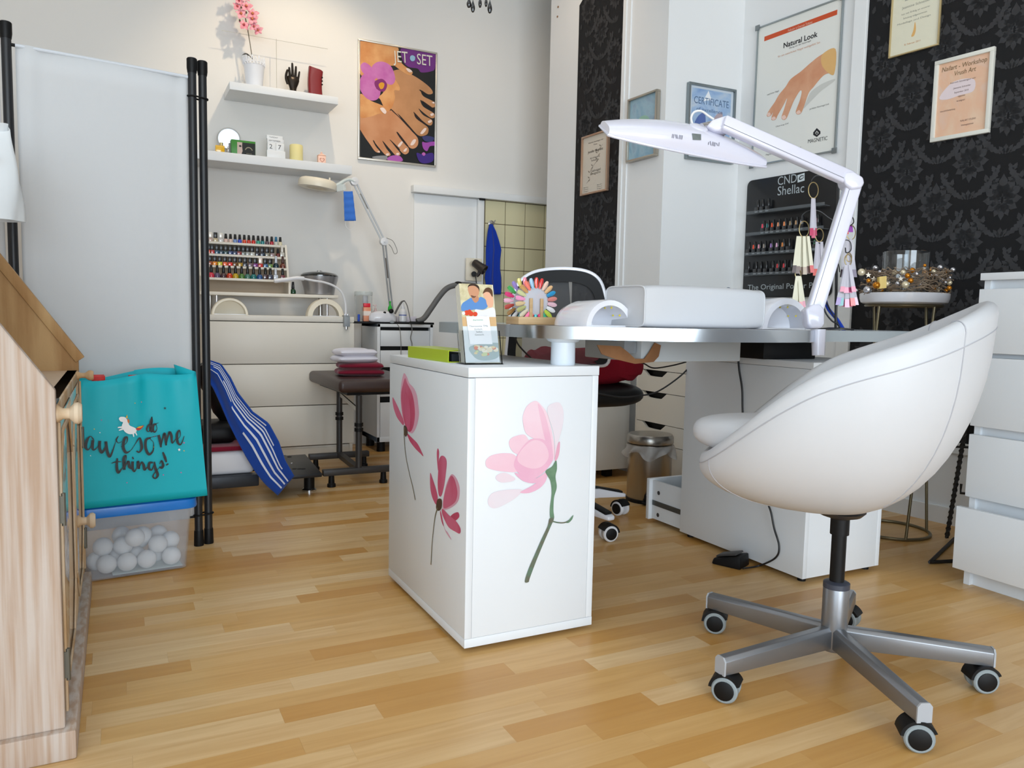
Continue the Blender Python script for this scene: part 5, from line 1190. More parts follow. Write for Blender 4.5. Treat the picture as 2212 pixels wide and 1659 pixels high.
F3 = [([(610, 735), (650, 720), (700, 745), (690, 760), (640, 768), (612, 755)], 'mag3'), ([(570, 850), (590, 820), (640, 805), (720, 800), (735, 810), (700, 845), (640, 880), (600, 893), (575, 880)], 'mag3'),
      ([(895, 380), (920, 385), (935, 420), (935, 470), (925, 520), (908, 580), (895, 640), (892, 560), (880, 500), (860, 440), (860, 400)], 'mag3'),
      ([(800, 372), (830, 395), (855, 430), (875, 500), (890, 580), (892, 640), (880, 660), (850, 600), (800, 560), (755, 530), (740, 480), (740, 440), (760, 395)], 'mag1'), ([(812, 385), (838, 420), (858, 480), (876, 560), (884, 630), (874, 640), (852, 580), (832, 500), (818, 430)], 'mag2'),
      ([(690, 548), (740, 535), (760, 550), (770, 580), (740, 630), (700, 625), (678, 600), (672, 570)], 'mag1'), ([(560, 660), (590, 635), (650, 625), (700, 635), (720, 680), (710, 715), (650, 715), (590, 705), (562, 690)], 'mag1'),
      ([(700, 720), (790, 750), (855, 715), (860, 735), (800, 770), (740, 760)], 'mag2'), ([(790, 555), (840, 560), (875, 600), (885, 650), (865, 690), (820, 735), (770, 755), (720, 725), (695, 680), (720, 620), (760, 570)], 'mag2'), ([(785, 565), (830, 570), (858, 605), (862, 650), (830, 690), (780, 700), (730, 680), (712, 650), (736, 605)], 'mag1'),
      ([(725, 815), (780, 785), (830, 750), (855, 725), (850, 760), (820, 795), (770, 818)], 'mag2'), ([(905, 590), (918, 570), (916, 620), (905, 655), (893, 660)], 'magE'),
      ([(848, 715), (880, 690), (900, 660), (904, 700), (897, 740), (903, 790), (890, 840), (887, 900), (890, 940), (872, 940), (870, 890), (878, 820), (872, 760)], 'bract'),
      ([(890, 940), (872, 985), (844, 1050), (818, 1112), (798, 1162), (772, 1232), (766, 1250), (748, 1247), (765, 1190), (800, 1108), (830, 1040), (858, 980), (868, 942)], 'twig')]
for p, m in F3: sk_(PF_, p, m, par=fp_)
pstroke('stem_sticker', PF_, cB([(882, 955), (910, 962), (940, 962), (962, 952)]), [.0035, .003], .0016, M['twig'], fp_)
sk_(PF_, [(948, 962), (965, 945), (983, 925), (978, 945), (962, 962)], 'bract', 'leaf_sticker', fp_)
# ---- lime folder
def TPlane(o, r, u):
    class T: pass
    t = T(); t.o = Vector(o); t.right = Vector(r).normalized(); t.up = Vector(u).normalized(); t.n = t.right.cross(t.up); t.n = t.n if t.n.dot(CAM-t.o) > 0 else -t.n
    def at(x, y, off=0.0):
        d = ray(x, y); k = t.n.dot(t.o+t.n*off-CAM)/t.n.dot(d); return CAM+d*k
    t.at = at; return t
fa, fb = onZ(881, 771.5, CZ), onZ(968, 783.5, CZ)
fd = (fa-fb).normalized(); fn_ = Vector((fd.y, -fd.x, 0)); fn_ = fn_ if fn_.x > 0 else -fn_
ht = .032; fl_ = (fa-fb).length
fo = thing('folder', 'lime green ring binder lying on top of the sticker cabinet', 'binder', (fa+fb)/2)
LG = mat('lime_plastic', (172, 190, 18), .35)
dpt = .085
def fbx(a, b, c, d, z0, z1): return MB().prism([fb+fd*a+fn_*c, fb+fd*b+fn_*c, fb+fd*b+fn_*d, fb+fd*a+fn_*d], (0, 0, z1-z0)).xform(Matrix.Translation((0, 0, z0)))
part('spine', fbx(0, fl_, 0, .0025, .0, ht), LG, fo, smooth=0, bevel=.0006)
part('cover', fbx(-.001, fl_, .0025, dpt, 0, .0025), LG, fo, smooth=0); part('cover', fbx(-.001, fl_, .0025, dpt, ht-.0025, ht), LG, fo, smooth=0)
part('pages', fbx(.004, fl_-.004, .012, dpt-.006, .0028, ht-.010), mat('dark_pages', (30, 34, 40), .5), fo, smooth=0)
# ---- brochure holder
bh0 = onZ(1005, 788, CZ); YBr = bh0.y
lean = R_(14); upv = Vector((0, math.sin(lean), math.cos(lean)))
hw = onY(1086, 786, YBr).x-bh0.x
bh = thing('brochure_holder', 'clear acrylic holder filled with cooking brochures on the sticker cabinet', 'holder', (bh0.x+hw/2, YBr+.03, CZ))
x0, x1 = bh0.x, bh0.x+hw
def slab(xa, xb, y0, y1, h0, h1): # leaning slab
    def P(x, y, h): return Vector((x, YBr+y, CZ))+upv*h
    return MB().add([P(x, y, h) for x in (xa, xb) for y in (y0, y1) for h in (h0, h1)], [(0, 1, 3, 2), (4, 6, 7, 5), (0, 4, 5, 1), (2, 3, 7, 6), (0, 2, 6, 4), (1, 5, 7, 3)])
hh_ = .088
part('front_plate', slab(x0, x1, 0, .0022, .002, hh_), M['acrylic'], bh); part('back_plate', slab(x0, x1, .034, .0362, .002, .10), M['acrylic'], bh)
part('side_plate', slab(x0, x0+.0022, .0022, .034, .002, hh_), M['acrylic'], bh); part('side_plate', slab(x1-.0022, x1, .0022, .034, .002, hh_), M['acrylic'], bh)
part('base_plate', MB().box(x0-.001, x1+.001, YBr-.001, YBr+.06, CZ, CZ+.0025), M['acrylic'], bh)
topz = (TPlane((x0, YBr+.008, CZ), (1, 0, 0), upv).at(1030, 614)-Vector((x0, YBr+.008, CZ))).dot(upv)
br_ = []
for i in range(5):
    yy = .006+.0055*i
    o = one('brochure', slab(x0+.004, x1-.005, yy, yy+.0042, .004, topz-.002*i), mat('brochure_paper', (230, 226, 212), .35), ['frontmost cooking brochure showing a family photo in the acrylic holder', 'second brochure from the front in the acrylic holder', 'third brochure from the front in the acrylic holder', 'fourth brochure from the front in the acrylic holder', 'rearmost brochure in the acrylic holder'][i], 'brochure', 'brochures in the acrylic holder', smooth=0)
    br_.append(o)
BP = TPlane((x0, YBr+.006, CZ), (1, 0, 0), upv)
def bc_(pts): return [(900+x/5.53, 560+y/5.53) for x, y in pts]
bk = [.0003]; xa_, xb_ = x0+.004, x1-.005
def bpp(name, pts, rgb, curve=True, m=None):
    bk[0] += .00006; P = v2(bc_(pts)); P = crv(P, 5) if curve else P; out = []
    for p in P:
        q = BP.at(p.x, p.y, bk[0]); h = (q-Vector((x0, YBr+.006, CZ))).dot(upv); x = min(max(q.x, xa_), xb_); h = min(max(h, .005), topz)
        out.append(Vector((x, YBr+.006, CZ))+upv*h+BP.n*bk[0])
    return part(name, MB().poly(out), m or flat(rgb, .3), br_[0], smooth=0, recalc=False)
bpp('backdrop_print', [(440, 280), (900, 280), (960, 690), (500, 690)], None, False, mat('bokeh_print', (196, 184, 142), .3, var=(60, .8, (226, 216, 180))))
bpp('shirt_print', [(525, 600), (545, 530), (600, 490), (660, 460), (700, 520), (760, 450), (830, 490), (850, 560), (800, 600), (700, 600), (560, 620)], (96, 142, 200))
bpp('neck_print', [(660, 440), (730, 440), (740, 490), (700, 520), (665, 480)], (196, 140, 108))
bpp('face_print', [(612, 340), (640, 310), (700, 310), (740, 340), (745, 410), (720, 450), (680, 465), (640, 440), (618, 390)], (206, 150, 116))
bpp('hair_print', [(610, 340), (630, 300), (700, 296), (745, 330), (748, 390), (735, 350), (690, 318), (635, 320)], (62, 44, 36))
bpp('child_face_print', [(795, 420), (830, 380), (890, 380), (915, 470), (910, 560), (870, 580), (840, 540), (825, 480)], (232, 178, 146))
bpp('child_hair_print', [(790, 410), (820, 350), (870, 340), (905, 380), (905, 450), (870, 400), (830, 390)], (96, 66, 46))
bpp('child_shirt_print', [(700, 600), (790, 610), (880, 580), (930, 590), (950, 690), (930, 800), (880, 720), (840, 680), (720, 680)], (232, 230, 234))
bpp('beard_print', [(650, 430), (690, 440), (712, 440), (690, 462), (660, 455)], (120, 84, 66))
bpp('table_print', [(490, 690), (960, 690), (975, 800), (505, 800)], (214, 176, 128), False)
for x, y, r in ((600, 640, 32), (650, 650, 30), (700, 655, 28), (632, 622, 22), (560, 645, 20)): bpp('tomato_print', [(x+r*math.cos(t), y+r*math.sin(t)) for t in [i*math.pi/3 for i in range(6)]], (216, 74, 48) if r > 20 else (236, 236, 226))
bpp('lower_print', [(500, 800), (975, 800), (1040, 1275), (570, 1275)], (220, 226, 228), False)
bpp('bowl_print', [(640, 1040), (990, 1000), (1000, 1120), (940, 1190), (780, 1210), (680, 1160)], (176, 190, 190))
for i in range(34):
    x, y = 690+random.random()*270, 1030+random.random()*120; r = 13+random.random()*10
    bpp('pasta_print', [(x+r*1.5*math.cos(t), y+r*math.sin(t)) for t in [k*math.pi/3+i for k in range(6)]], random.choice([(232, 222, 196), (226, 208, 170), (222, 150, 130), (236, 230, 214), (206, 214, 170)]))
bpp('card_print', [(592, 682), (865, 682), (905, 1015), (635, 1015)], (244, 245, 247), False)
def btext(s, xl, yl, xr, yr, hpx, rgb):
    a, b = BP.at(*bc_([(xl, yl)])[0], bk[0]+.0003), BP.at(*bc_([(xr, yr)])[0], bk[0]+.0003)
    text_at('lettering', s, a, (b-a).normalized(), upv, (b-a).length, hpx/5.53*1.85/1675, flat(rgb), br_[0])
btext('thermomix', 672, 735, 795, 732, 20, (60, 140, 90))
btext('Thermomix TM6', 628, 810, 852, 806, 22, (120, 124, 126)); btext('Einfach.', 694, 846, 790, 843, 22, (120, 124, 126)); btext('Selbst.', 712, 878, 790, 876, 22, (120, 124, 126)); btext('Gemacht.', 697, 912, 808, 909, 22, (120, 124, 126))
# ================================================================ MANICURE TABLE
TZ0, TZ1 = .770, .800
tab = thing('manicure_table', 'rounded white manicure table with a silver metal edge', 'table', (1.5, 1.9, 0))
out = [(.936, 2.36), (.936, 1.93), (.942, 1.84), (.962, 1.745), (1.02, 1.675), (1.10, 1.610), (1.19, 1.545), (1.30, 1.505), (1.42, 1.492), (1.55, 1.497), (1.67, 1.525), (1.75, 1.56), (1.80, 1.59)]
back = [(2.22, 1.60), (2.33, 1.68), (2.36, 1.80), (2.36, 2.25), (2.30, 2.40), (2.15, 2.46), (2.0, 2.42), (1.88, 2.28), (1.70, 2.18), (1.50, 2.17), (1.32, 2.26), (1.22, 2.40), (1.10, 2.46), (.98, 2.45)]
O2 = crv(v2(out), 4, False)+crv(v2(back), 4, False)
ol = [Vector((p.x, p.y, TZ0)) for p in O2]
part('table_top', MB().prism([Vector((p.x, p.y, TZ1-.004)) for p in ol], (0, 0, .004)), M['gloss_white'], tab, smooth=0)
part('core', MB().prism([Vector((p.x, p.y, TZ0+.001)) for p in ol], (0, 0, TZ1-.006-TZ0)), mat('underside', (206, 208, 210), .6), tab, smooth=0)
# metal edging band in front, plain grey band at the back
nF = len(crv(v2(out), 4, False))
def band(pts, closed=False, t=.0035):
    m = len(pts); mb = MB(); o = 0
    cen = Vector((1.6, 2.0))
    for i, p in enumerate(pts):
        a, b = pts[max(i-1, 0)], pts[min(i+1, m-1)]; d = (b-a).normalized(); n = Vector((d.y, -d.x))
        for q in ((0, TZ0-.0015), (t, TZ0-.0015), (t, TZ1+.001), (0, TZ1+.001)): mb.v.append(Vector((p.x+n.x*q[0], p.y+n.y*q[0], q[1])))
    for i in range(m-1):
        for k in range(4): a, b = i*4+k, i*4+(k+1) % 4; mb.f.append((a, b, b+4, a+4))
    mb.f.append((0, 1, 2, 3)); mb.f.append(tuple((m-1)*4+k for k in (3, 2, 1, 0)))
    return mb
M['edge_metal'] = mat('brushed_edge_metal', (196, 200, 204), .22, 1.0)
part('metal_edge', band(O2[4:nF]), M['edge_metal'], tab, smooth=30)
part('metal_edge', band(O2[nF-1:nF+6]), mat('grey_edge', (166, 174, 178), .45, .15), tab, smooth=30)
part('metal_edge', band(O2[nF+5:]+O2[:5]), MATS['grey_edge'], tab, smooth=30)
cl = onZ(1225, 787, CZ); cl = Vector((1.035, 1.742, CZ))
part('support_column', MB().lathe([(.031, 0), (.032, .003), (.0315, .058), (.040, .061), (.044, .066), (.044, .0685)], cl, 28), mat('column_white', (214, 222, 230), .35), tab)
# dust-collector box below the top
a, b = onY(1385, 760, 1.80), onY(1600, 765, 1.80)
part('apron_box', MB().box(a.x, b.x, 1.80, 2.10, .700, TZ0), mat('apron_grey', (196, 202, 206), .45), tab, bevel=.004)
part('bracket', MB().box(a.x-.045, a.x-.004, 1.82, 1.86, .725, TZ0), M['alu'], tab)
# ---- torn cardboard and cables under the table
cpn = [(1290, 745), (1340, 748), (1356, 760), (1372, 775), (1392, 775), (1402, 762), (1415, 740), (1428, 746), (1423, 770), (1412, 782), (1372, 786), (1330, 776), (1300, 765)]
o = one('cardboard_flap', MB().prism([onY(x, y, 1.79) for x, y in cpn], (0, .003, 0)), mat('cardboard', (150, 104, 66), .8, var=(20, .5, (120, 80, 48))), 'torn brown cardboard flap hanging below the table edge', 'cardboard', smooth=0)
# ---- pedestal with its drawer pulled out, facing away
PX0, PX1, PY0, PY1 = 1.908, 2.262, 1.703, 2.303
pd = thing('desk_pedestal', 'white pedestal with one drawer pulled open carrying the right table end', 'pedestal', ((PX0+PX1)/2, (PY0+PY1)/2, 0))
part('side_panel', MB().box(PX0, PX0+.018, PY0, PY1, .016, .70-.022), M['lack'], pd, bevel=.0008); part('side_panel', MB().box(PX1-.018, PX1, PY0, PY1, .016, .70-.022), M['lack'], pd, bevel=.0008)
part('front_panel', MB().box(PX0+.0182, PX1-.0182, PY0+.0005, PY0+.018, .016, .70-.022), M['lack'], pd, bevel=.0006)
part('top_board', MB().box(PX0, PX1, PY0, PY1, .679, .70), M['lack'], pd, bevel=.0008)
part('bottom_board', MB().box(PX0+.018, PX1-.018, PY0+.018, PY1-.02, .02, .038), M['lack'], pd, smooth=0)
for a in (PX0+.03, PX1-.03):
    for b in (PY0+.03, PY1-.03): part('glide', MB().cyl((a, b, 0), (a, b, .016), .013, n=12), M['black'], pd)
zd = [.05, .26, .40, .54, .675]
for i in (1, 2, 3): part('drawer', MB().box(PX0+.004, PX1-.004, PY1-.02, PY1, zd[i]+.002, zd[i+1]-.002), M['lack'], pd, bevel=.001)
yo = onX(1404, 1080, PX0+.02).y
dz0, dz1 = onX(1404, 1117, PX0+.02).z, onX(1404, 1035, PX0+.02).z
dw = part('drawer', MB().box(PX0+.02, PX0+.032, PY1-.1, yo-.014, dz0, dz1).box(PX1-.032, PX1-.02, PY1-.1, yo-.014, dz0, dz1).box(PX0+.032, PX1-.032, PY1-.1, yo-.014, dz0, dz0+.008), M['lack'], pd, smooth=0)
part('drawer_front', MB().box(PX0+.004, PX1-.004, yo-.014, yo+.004, dz0-.004, dz1+.006), M['lack'], dw, bevel=.001)
mr = (dz0+dz1)/2-.012
part('rail', MB().box(PX0+.017, PX0+.02, PY1-.1, yo-.02, mr-.010, mr+.010), mat('rail_grey', (96, 102, 104), .35, .7), dw)
for dz in (.045, -.045): part('cam_lock', MB().cyl((PX0+.0195, yo-.055, mr+dz), (PX0+.021, yo-.055, mr+dz), .0085, n=14), M['charcoal'], dw)
bag = one('plastic_wrap', MB().grid(lambda u, v: Vector((PX0+.10+.05*math.cos(2*math.pi*u)*math.sin(math.pi*v)*(1+.25*math.sin(9*u*6.28+v*8)), yo-.13+.05*math.sin(2*math.pi*u)*math.sin(math.pi*v)*(1+.2*math.sin(7*u*6.28)), dz0+.05+.045*-math.cos(math.pi*v))), 26, 14, True), mat('teal_film', (150, 206, 206), .25, alpha=.75), 'crumpled pale teal plastic wrap inside the open drawer', 'wrap', smooth=50)
# ---- black box and grey carton on the pedestal
xa, xb = onY(1640, 755, 1.90).x, onY(1752, 755, 1.90).x
blk = thing('cash_box', 'low black box lying on the pedestal under the table', 'box', ((xa+xb)/2, 1.96, .70))
part('body', MB().box(xa, min(xb, PX1-.01), 1.88, 2.10, .7005, .755), M['black'], blk, bevel=.003)
part('red_tab', MB().box(xa+.04, xa+.075, 1.885, 1.91, .7552, .759), mat('red_tab', (196, 60, 40), .4), blk); part('white_tab', MB().box(xa+.12, xa+.15, 1.885, 1.91, .7552, .759), M['white_plastic'], blk)
# ---- second drawer unit facing left, behind the pedestal
UX = 2.345; uy1 = onX(1374, 850, UX).y; uy0 = uy1-.42
un = thing('drawer_unit', 'white drawer unit with cut-out handles behind the steel bin', 'drawer unit', (UX+.28, (uy0+uy1)/2, 0))
ly = [784, 801, 849, 917, 1000]
zsu = [.70, onX(1440, 802.5, UX).z, onX(1440, 850.5, UX).z, onX(1440, 919, UX).z, .22, .05]
part('body', MB().box(UX+.02, UX+.57, uy0, uy0+.018, .016, .70).box(UX+.02, UX+.57, uy1-.018, uy1, .016, .70).box(UX, UX+.57, uy0, uy1, .68, .70).box(UX, UX+.02, uy1-.012, uy1, .016, .68).box(UX+.56, UX+.57, uy0, uy1, .016, .68).box(UX+.03, UX+.57, uy0, uy1, .016, .05), M['cream'], un, bevel=.0008)
for i in range(5):
    za, zb_ = zsu[i+1], zsu[i]-.003
    if i == 0: zb_ = .678
    ym_ = uy1-.15; h = min(.028, (zb_-za)*.6)
    # front with a curved cut-out handle in its upper edge
    pr = [(uy0+.004, za), (uy1-.014, za), (uy1-.014, zb_)]+[(p.x, p.y) for p in crv([(ym_+.095, zb_), (ym_+.065, zb_-h*.75), (ym_+.045, zb_-h), (ym_-.045, zb_-h), (ym_-.065, zb_-h*.75), (ym_-.095, zb_)], 4, False)]+[(uy0+.004, zb_)]
    d = part('drawer', MB().prism([(UX, y, z) for y, z in pr], (.016, 0, 0)), M['cream'], un, smooth=0)
    part('handle_slot', MB().box(UX+.03, UX+.034, ym_-.11, ym_+.11, zb_-.04, zb_), M['black'], d, smooth=0)
# ---- white cabinet further back
qx = onY(1360, 900, 3.30).x
one('low_cabinet', MB().box(1.95, qx, 3.30, 3.72, .045, .72), mat('cabinet_white', (226, 226, 222), .5), 'plain white low cabinet standing behind the office chair', 'cabinet', bevel=.002)
for o in bpy.data.objects:
    if o.name == 'low_cabinet':
        for a in (-.12, .12):
            for b in (-.15, .15): part('foot', MB().box(a-.02, a+.02, b-.02, b+.02, -.045, 0), M['black'], o, world=False)
# ---- pedal bin
bn = Vector((2.155, 2.83, 0)); rb_ = .100; hb = .262
pbn = thing('pedal_bin', 'small brushed steel pedal bin with a liner between the desk drawers', 'bin', bn)
part('body', MB().lathe([(rb_*.97, .008), (rb_, .012), (rb_, hb)], bn, 36), M['steel'], pbn)
part('base_ring', MB().lathe([(rb_*1.03, 0), (rb_*1.03, .014), (rb_, .016)], bn, 36), M['black'], pbn)
part('lid', MB().lathe([(rb_*1.04, hb+.005), (rb_*1.05, hb+.008), (rb_*1.05, hb+.032), (rb_*.98, hb+.044), (rb_*.5, hb+.050), (0, hb+.051)], bn, 36), M['steel'], pbn)
def lin_(u, v):
    a = 2*math.pi*u; r = rb_*1.06+.012*math.sin(a*9+v*4)*v+.010*v
    return Vector((bn.x+r*math.cos(a), bn.y+r*math.sin(a), hb-.002-.045*v*(1+.4*math.sin(a*5))))
part('liner', MB().grid(lin_, 72, 5, True), mat('liner_film', (214, 212, 210), .4, alpha=.55), pbn, smooth=60)
dpv = Vector((-.62, -.78, 0))
part('pedal', MB().bar(bn+dpv*.09+Vector((0, 0, .012)), bn+dpv*.135+Vector((0, 0, .012)), .05, .010), M['black'], pbn, bevel=.003)
part('pedal_hinge', MB().bar(bn+dpv*.10+Vector((0, 0, .03)), bn+dpv*.115+Vector((0, 0, .03)), .03, .03), M['black'], pbn, bevel=.003)
# ---- foot pedal and cord
q0 = onZ(1600, 1232); q1 = onZ(1540, 1218)
fpd = thing('foot_pedal', 'black foot pedal on the floor beside the pedestal', 'pedal', (q0+q1)/2)
dfp = (q1-q0).normalized(); sfp = Vector((-dfp.y, dfp.x, 0)); sfp = sfp if sfp.y > 0 else -sfp
def fq(a, b, z): return q0+dfp*a+sfp*b+Vector((0, 0, z))
LL = (q1-q0).length*1.05
part('base', MB().add([fq(0, -.005, 0), fq(LL, -.005, 0), fq(LL, .075, 0), fq(0, .075, 0), fq(.004, -.003, .044), fq(LL-.004, 0, .020), fq(LL-.004, .072, .020), fq(.004, .073, .044)], [(0, 1, 2, 3), (4, 5, 6, 7), (0, 1, 5, 4), (1, 2, 6, 5), (2, 3, 7, 6), (3, 0, 4, 7)]), M['black'], fpd, bevel=.006)
part('treadle', MB().add([fq(.02, .006, .044), fq(LL-.01, .008, .024), fq(LL-.01, .064, .024), fq(.02, .066, .044), fq(.022, .008, .050), fq(LL-.012, .01, .030), fq(LL-.012, .062, .030), fq(.022, .064, .050)], [(0, 1, 2, 3), (4, 5, 6, 7), (0, 1, 5, 4), (1, 2, 6, 5), (2, 3, 7, 6), (3, 0, 4, 7)]), M['charcoal'], fpd, bevel=.002)
XK = PX0-.004
cord = [onZ(1605, 1228, .012), onZ(1640, 1222, .006)]+[onX(x, y, XK-.01) for x, y in ((1675, 1205), (1683, 1180), (1672, 1140), (1665, 1105), (1655, 1080))]
part('cord', MB().tube(crv(cord, 8, False), .0032, 8), M['cable_black'], fpd)
def cable(label, pts, r=.003, m='cable_black', n=8): return one('cable', MB().tube(crv(pts, n, False), r, 8), M[m], label, 'cable', base=pts[0])
cable('black cable hanging down the pedestal behind the white tub chair', [onX(x, y, XK-.004) for x, y in ((1594, 768), (1597, 800), (1603, 840), (1604, 880), (1606, 930))], .0034)
cable('black cable sagging from the table underside towards the office chair', [onY(x, y, 2.30) for x, y in ((1505, 775), (1470, 812), (1420, 846), (1380, 855), (1340, 858), (1290, 850))])
cable('thin black cable looping below the cardboard flap', [onY(x, y, 2.12) for x, y in ((1482, 782), (1450, 790), (1412, 795), (1390, 785), (1370, 780), (1350, 765), (1375, 758))], .0025)
cable('thin black cable crossing the cabinet top behind the brochures', [onY(x, y, 2.45) for x, y in ((1112, 728), (1120, 745), (1135, 762), (1150, 776))], .003)

# ================================================================ ON THE TABLE
T = TZ1+.001
def uv_lamp(label, cx, y0, L, r, rin):
    t = arch_lamp('nail_lamp', label, cx, y0, y0+L, T, r, rin, M['gloss_white'], 'white arched nail lamps on the manicure table')
    part('floor_plate', MB().box(cx-rin*.98, cx+rin*.98, y0+.002, y0+L-.06, T, T+.004), M['white_plastic'], t)
    li = MB()
    leds = MB()
    for yy in (.025, .055):
        for an in (35, 70, 110, 145):
            a = R_(an); p = Vector((cx+rin*.95*math.cos(a), y0+yy, T+rin*.90*math.sin(a))); leds.sph(p, .0028, 6, 4)
    part('led', leds, mat('yellow_led', (236, 214, 70), .4), t)
    return t
lx = onY(1316, 700, 1.66).x; lr = (onY(1366, 700, 1.66).x-onY(1264, 700, 1.66).x)/2
uv_lamp('glossy white arched nail lamp left of the hand cushion', lx, 1.655, .20, lr*1.02, lr*.80)
lx2 = onY(1700, 700, 1.70).x; lr2 = (onY(1752, 700, 1.70).x-onY(1648, 700, 1.70).x)/2
uv_lamp('glossy white arched nail lamp right of the hand cushion', lx2, 1.70, .17, lr2*1.02, lr2*.80)
# hand cushion
ca, cb2 = onY(1395, 690, 1.575), onY(1652, 690, 1.575)
hc_ = thing('hand_cushion', 'white leatherette hand cushion lying on the manicure table', 'cushion', ((ca.x+cb2.x)/2, 1.67, T))
cw_, cd2, chh = cb2.x-ca.x, .185, .108
def cuf(u, v):
    a = 2*math.pi*u; ca_, sa_ = math.cos(a), math.sin(a); e = .28
    y = math.copysign(abs(ca_)**e, ca_)*cd2/2; z = math.copysign(abs(sa_)**e, sa_)*chh/2
    x = (v-.5)*cw_; k = 1-.05*(abs(2*v-1)**6)
    bul = 1+.05*math.sin(math.pi*v)*(sa_ > .3)
    return Vector(((ca.x+cb2.x)/2+x*(1-.012*abs(ca_*sa_)), 1.575+cd2/2+y*k, T+chh/2+z*k*bul))
mbx = MB().grid(cuf, 40, 20, True); mbx.f.append(tuple(range(40))); mbx.f.append(tuple(range(40*20, 40*21)))
part('pad', mbx, M['leather_white'], hc_, smooth=50)
part('piping', MB().tube([cuf(i/40, .0)*1+Vector((-.001, 0, 0)) for i in range(40)], .0022, 6, closed=True), M['leather_white'], hc_)
part('piping', MB().tube([cuf(i/40, 1.0)*1+Vector((.001, 0, 0)) for i in range(40)], .0022, 6, closed=True), M['leather_white'], hc_)
gcl = [onY(x, y, 1.80) for x, y in ((1560, 630), (1572, 622), (1582, 626), (1600, 630), (1612, 640))]
one('spectacles', MB().tube(crv(gcl, 5, False), .002, 6).tube(crv([p+Vector((0, .05, -.004)) for p in gcl], 5, False), .002, 6).cyl(gcl[0], gcl[0]+Vector((0, .05, -.004)), .003, n=8), mat('grey_blue_frame', (84, 96, 116), .3), 'grey-blue spectacles lying on the white hand cushion', 'glasses')
# ---- colour wheel stand
wx = onY(1150, 700, 1.985).x; wy = 1.985
cwk = thing('nail_colour_wheel', 'fan wheels of coloured nail tips on a small wooden stand', 'colour display', (wx, wy, T))
sxl, sxr_ = onY(1108, 698, wy).x, onY(1195, 698, wy).x; sh_ = .022
part('wood_base', MB().box(sxl, sxr_, wy-.035, wy+.045, T, T+sh_), M['pine'], cwk, bevel=.0015)
for i in range(4):
    for xk in (1147, 1170):
        bx_ = onY(xk, 680, wy-.02+.018*i).x; part('peg', MB().box(bx_-.0045, bx_+.0045, wy-.022+.018*i, wy-.016+.018*i, T+sh_, T+.075), M['pine'], cwk, bevel=.0008)
nail = MB()
prof = [(.0, .0035), (.008, .0055), (.018, .0068), (.026, .0060), (.031, .0035)]
def nf(u, v):
    k = v*(len(prof)-1); i = min(int(k), len(prof)-2); t = k-i; x = prof[i][0]+(prof[i+1][0]-prof[i][0])*t; w_ = prof[i][1]+(prof[i+1][1]-prof[i][1])*t
    s_ = (2*u-1); return Vector((x, s_*w_, .0035*(1-s_*s_)))
nm_ = make_mesh(nail.grid(nf, 6, 8), 'nail_tip', 80)
wc = [(232, 60, 40), (206, 30, 30), (226, 190, 170), (214, 170, 120), (26, 140, 190), (214, 130, 120), (234, 190, 200), (244, 244, 246), (206, 226, 80), (60, 196, 150), (230, 30, 110), (50, 196, 210), (240, 96, 84), (246, 120, 160), (206, 196, 170), (170, 170, 110), (214, 186, 140), (238, 150, 190), (206, 206, 150), (200, 150, 90), (240, 120, 100), (150, 190, 220)]
wc2 = [(240, 130, 150), (200, 120, 70), (80, 170, 110), (120, 190, 220), (226, 100, 70), (180, 130, 190), (190, 170, 200), (206, 206, 214), (170, 176, 184), (96, 98, 100), (70, 60, 30), (120, 190, 200), (206, 206, 206), (150, 110, 60), (180, 70, 60), (236, 180, 200), (220, 60, 120), (70, 170, 90), (150, 130, 200), (230, 220, 120)]
for k, (yy, cols, rr) in enumerate(((wy-.012, wc, .040), (wy+.018, wc2, .040))):
    c = Vector((onY(1157 if k == 0 else 1132, 650, yy).x, yy, onY(1157, 651, yy).z))
    part('wheel_disc', MB().cyl(c+Vector((0, -.0015, 0)), c+Vector((0, .0015, 0)), rr, n=40), mat('clear_disc', (228, 226, 232), .25, alpha=.55), cwk)
    for i, col in enumerate(cols):
        a = math.pi/2-2*math.pi*i/len(cols)
        o = bpy.data.objects.new('nail_tip', nm_); COL.objects.link(o); o.parent = cwk
        if not nm_.materials: nm_.materials.append(flat((200, 200, 200)))
        o.material_slots[0].link = 'OBJECT'; o.material_slots[0].material = mat('nail_%d_%d_%d' % col, col, .12, coat=.7)
        mtx = Matrix.Translation(c+Vector((math.cos(a)*rr*.93, -.003, math.sin(a)*rr*.93))-Vector(cwk.location)) @ Matrix.Rotation(-a, 4, 'Y') @ Matrix.Rotation(R_(90), 4, 'X')
        o.matrix_local = mtx
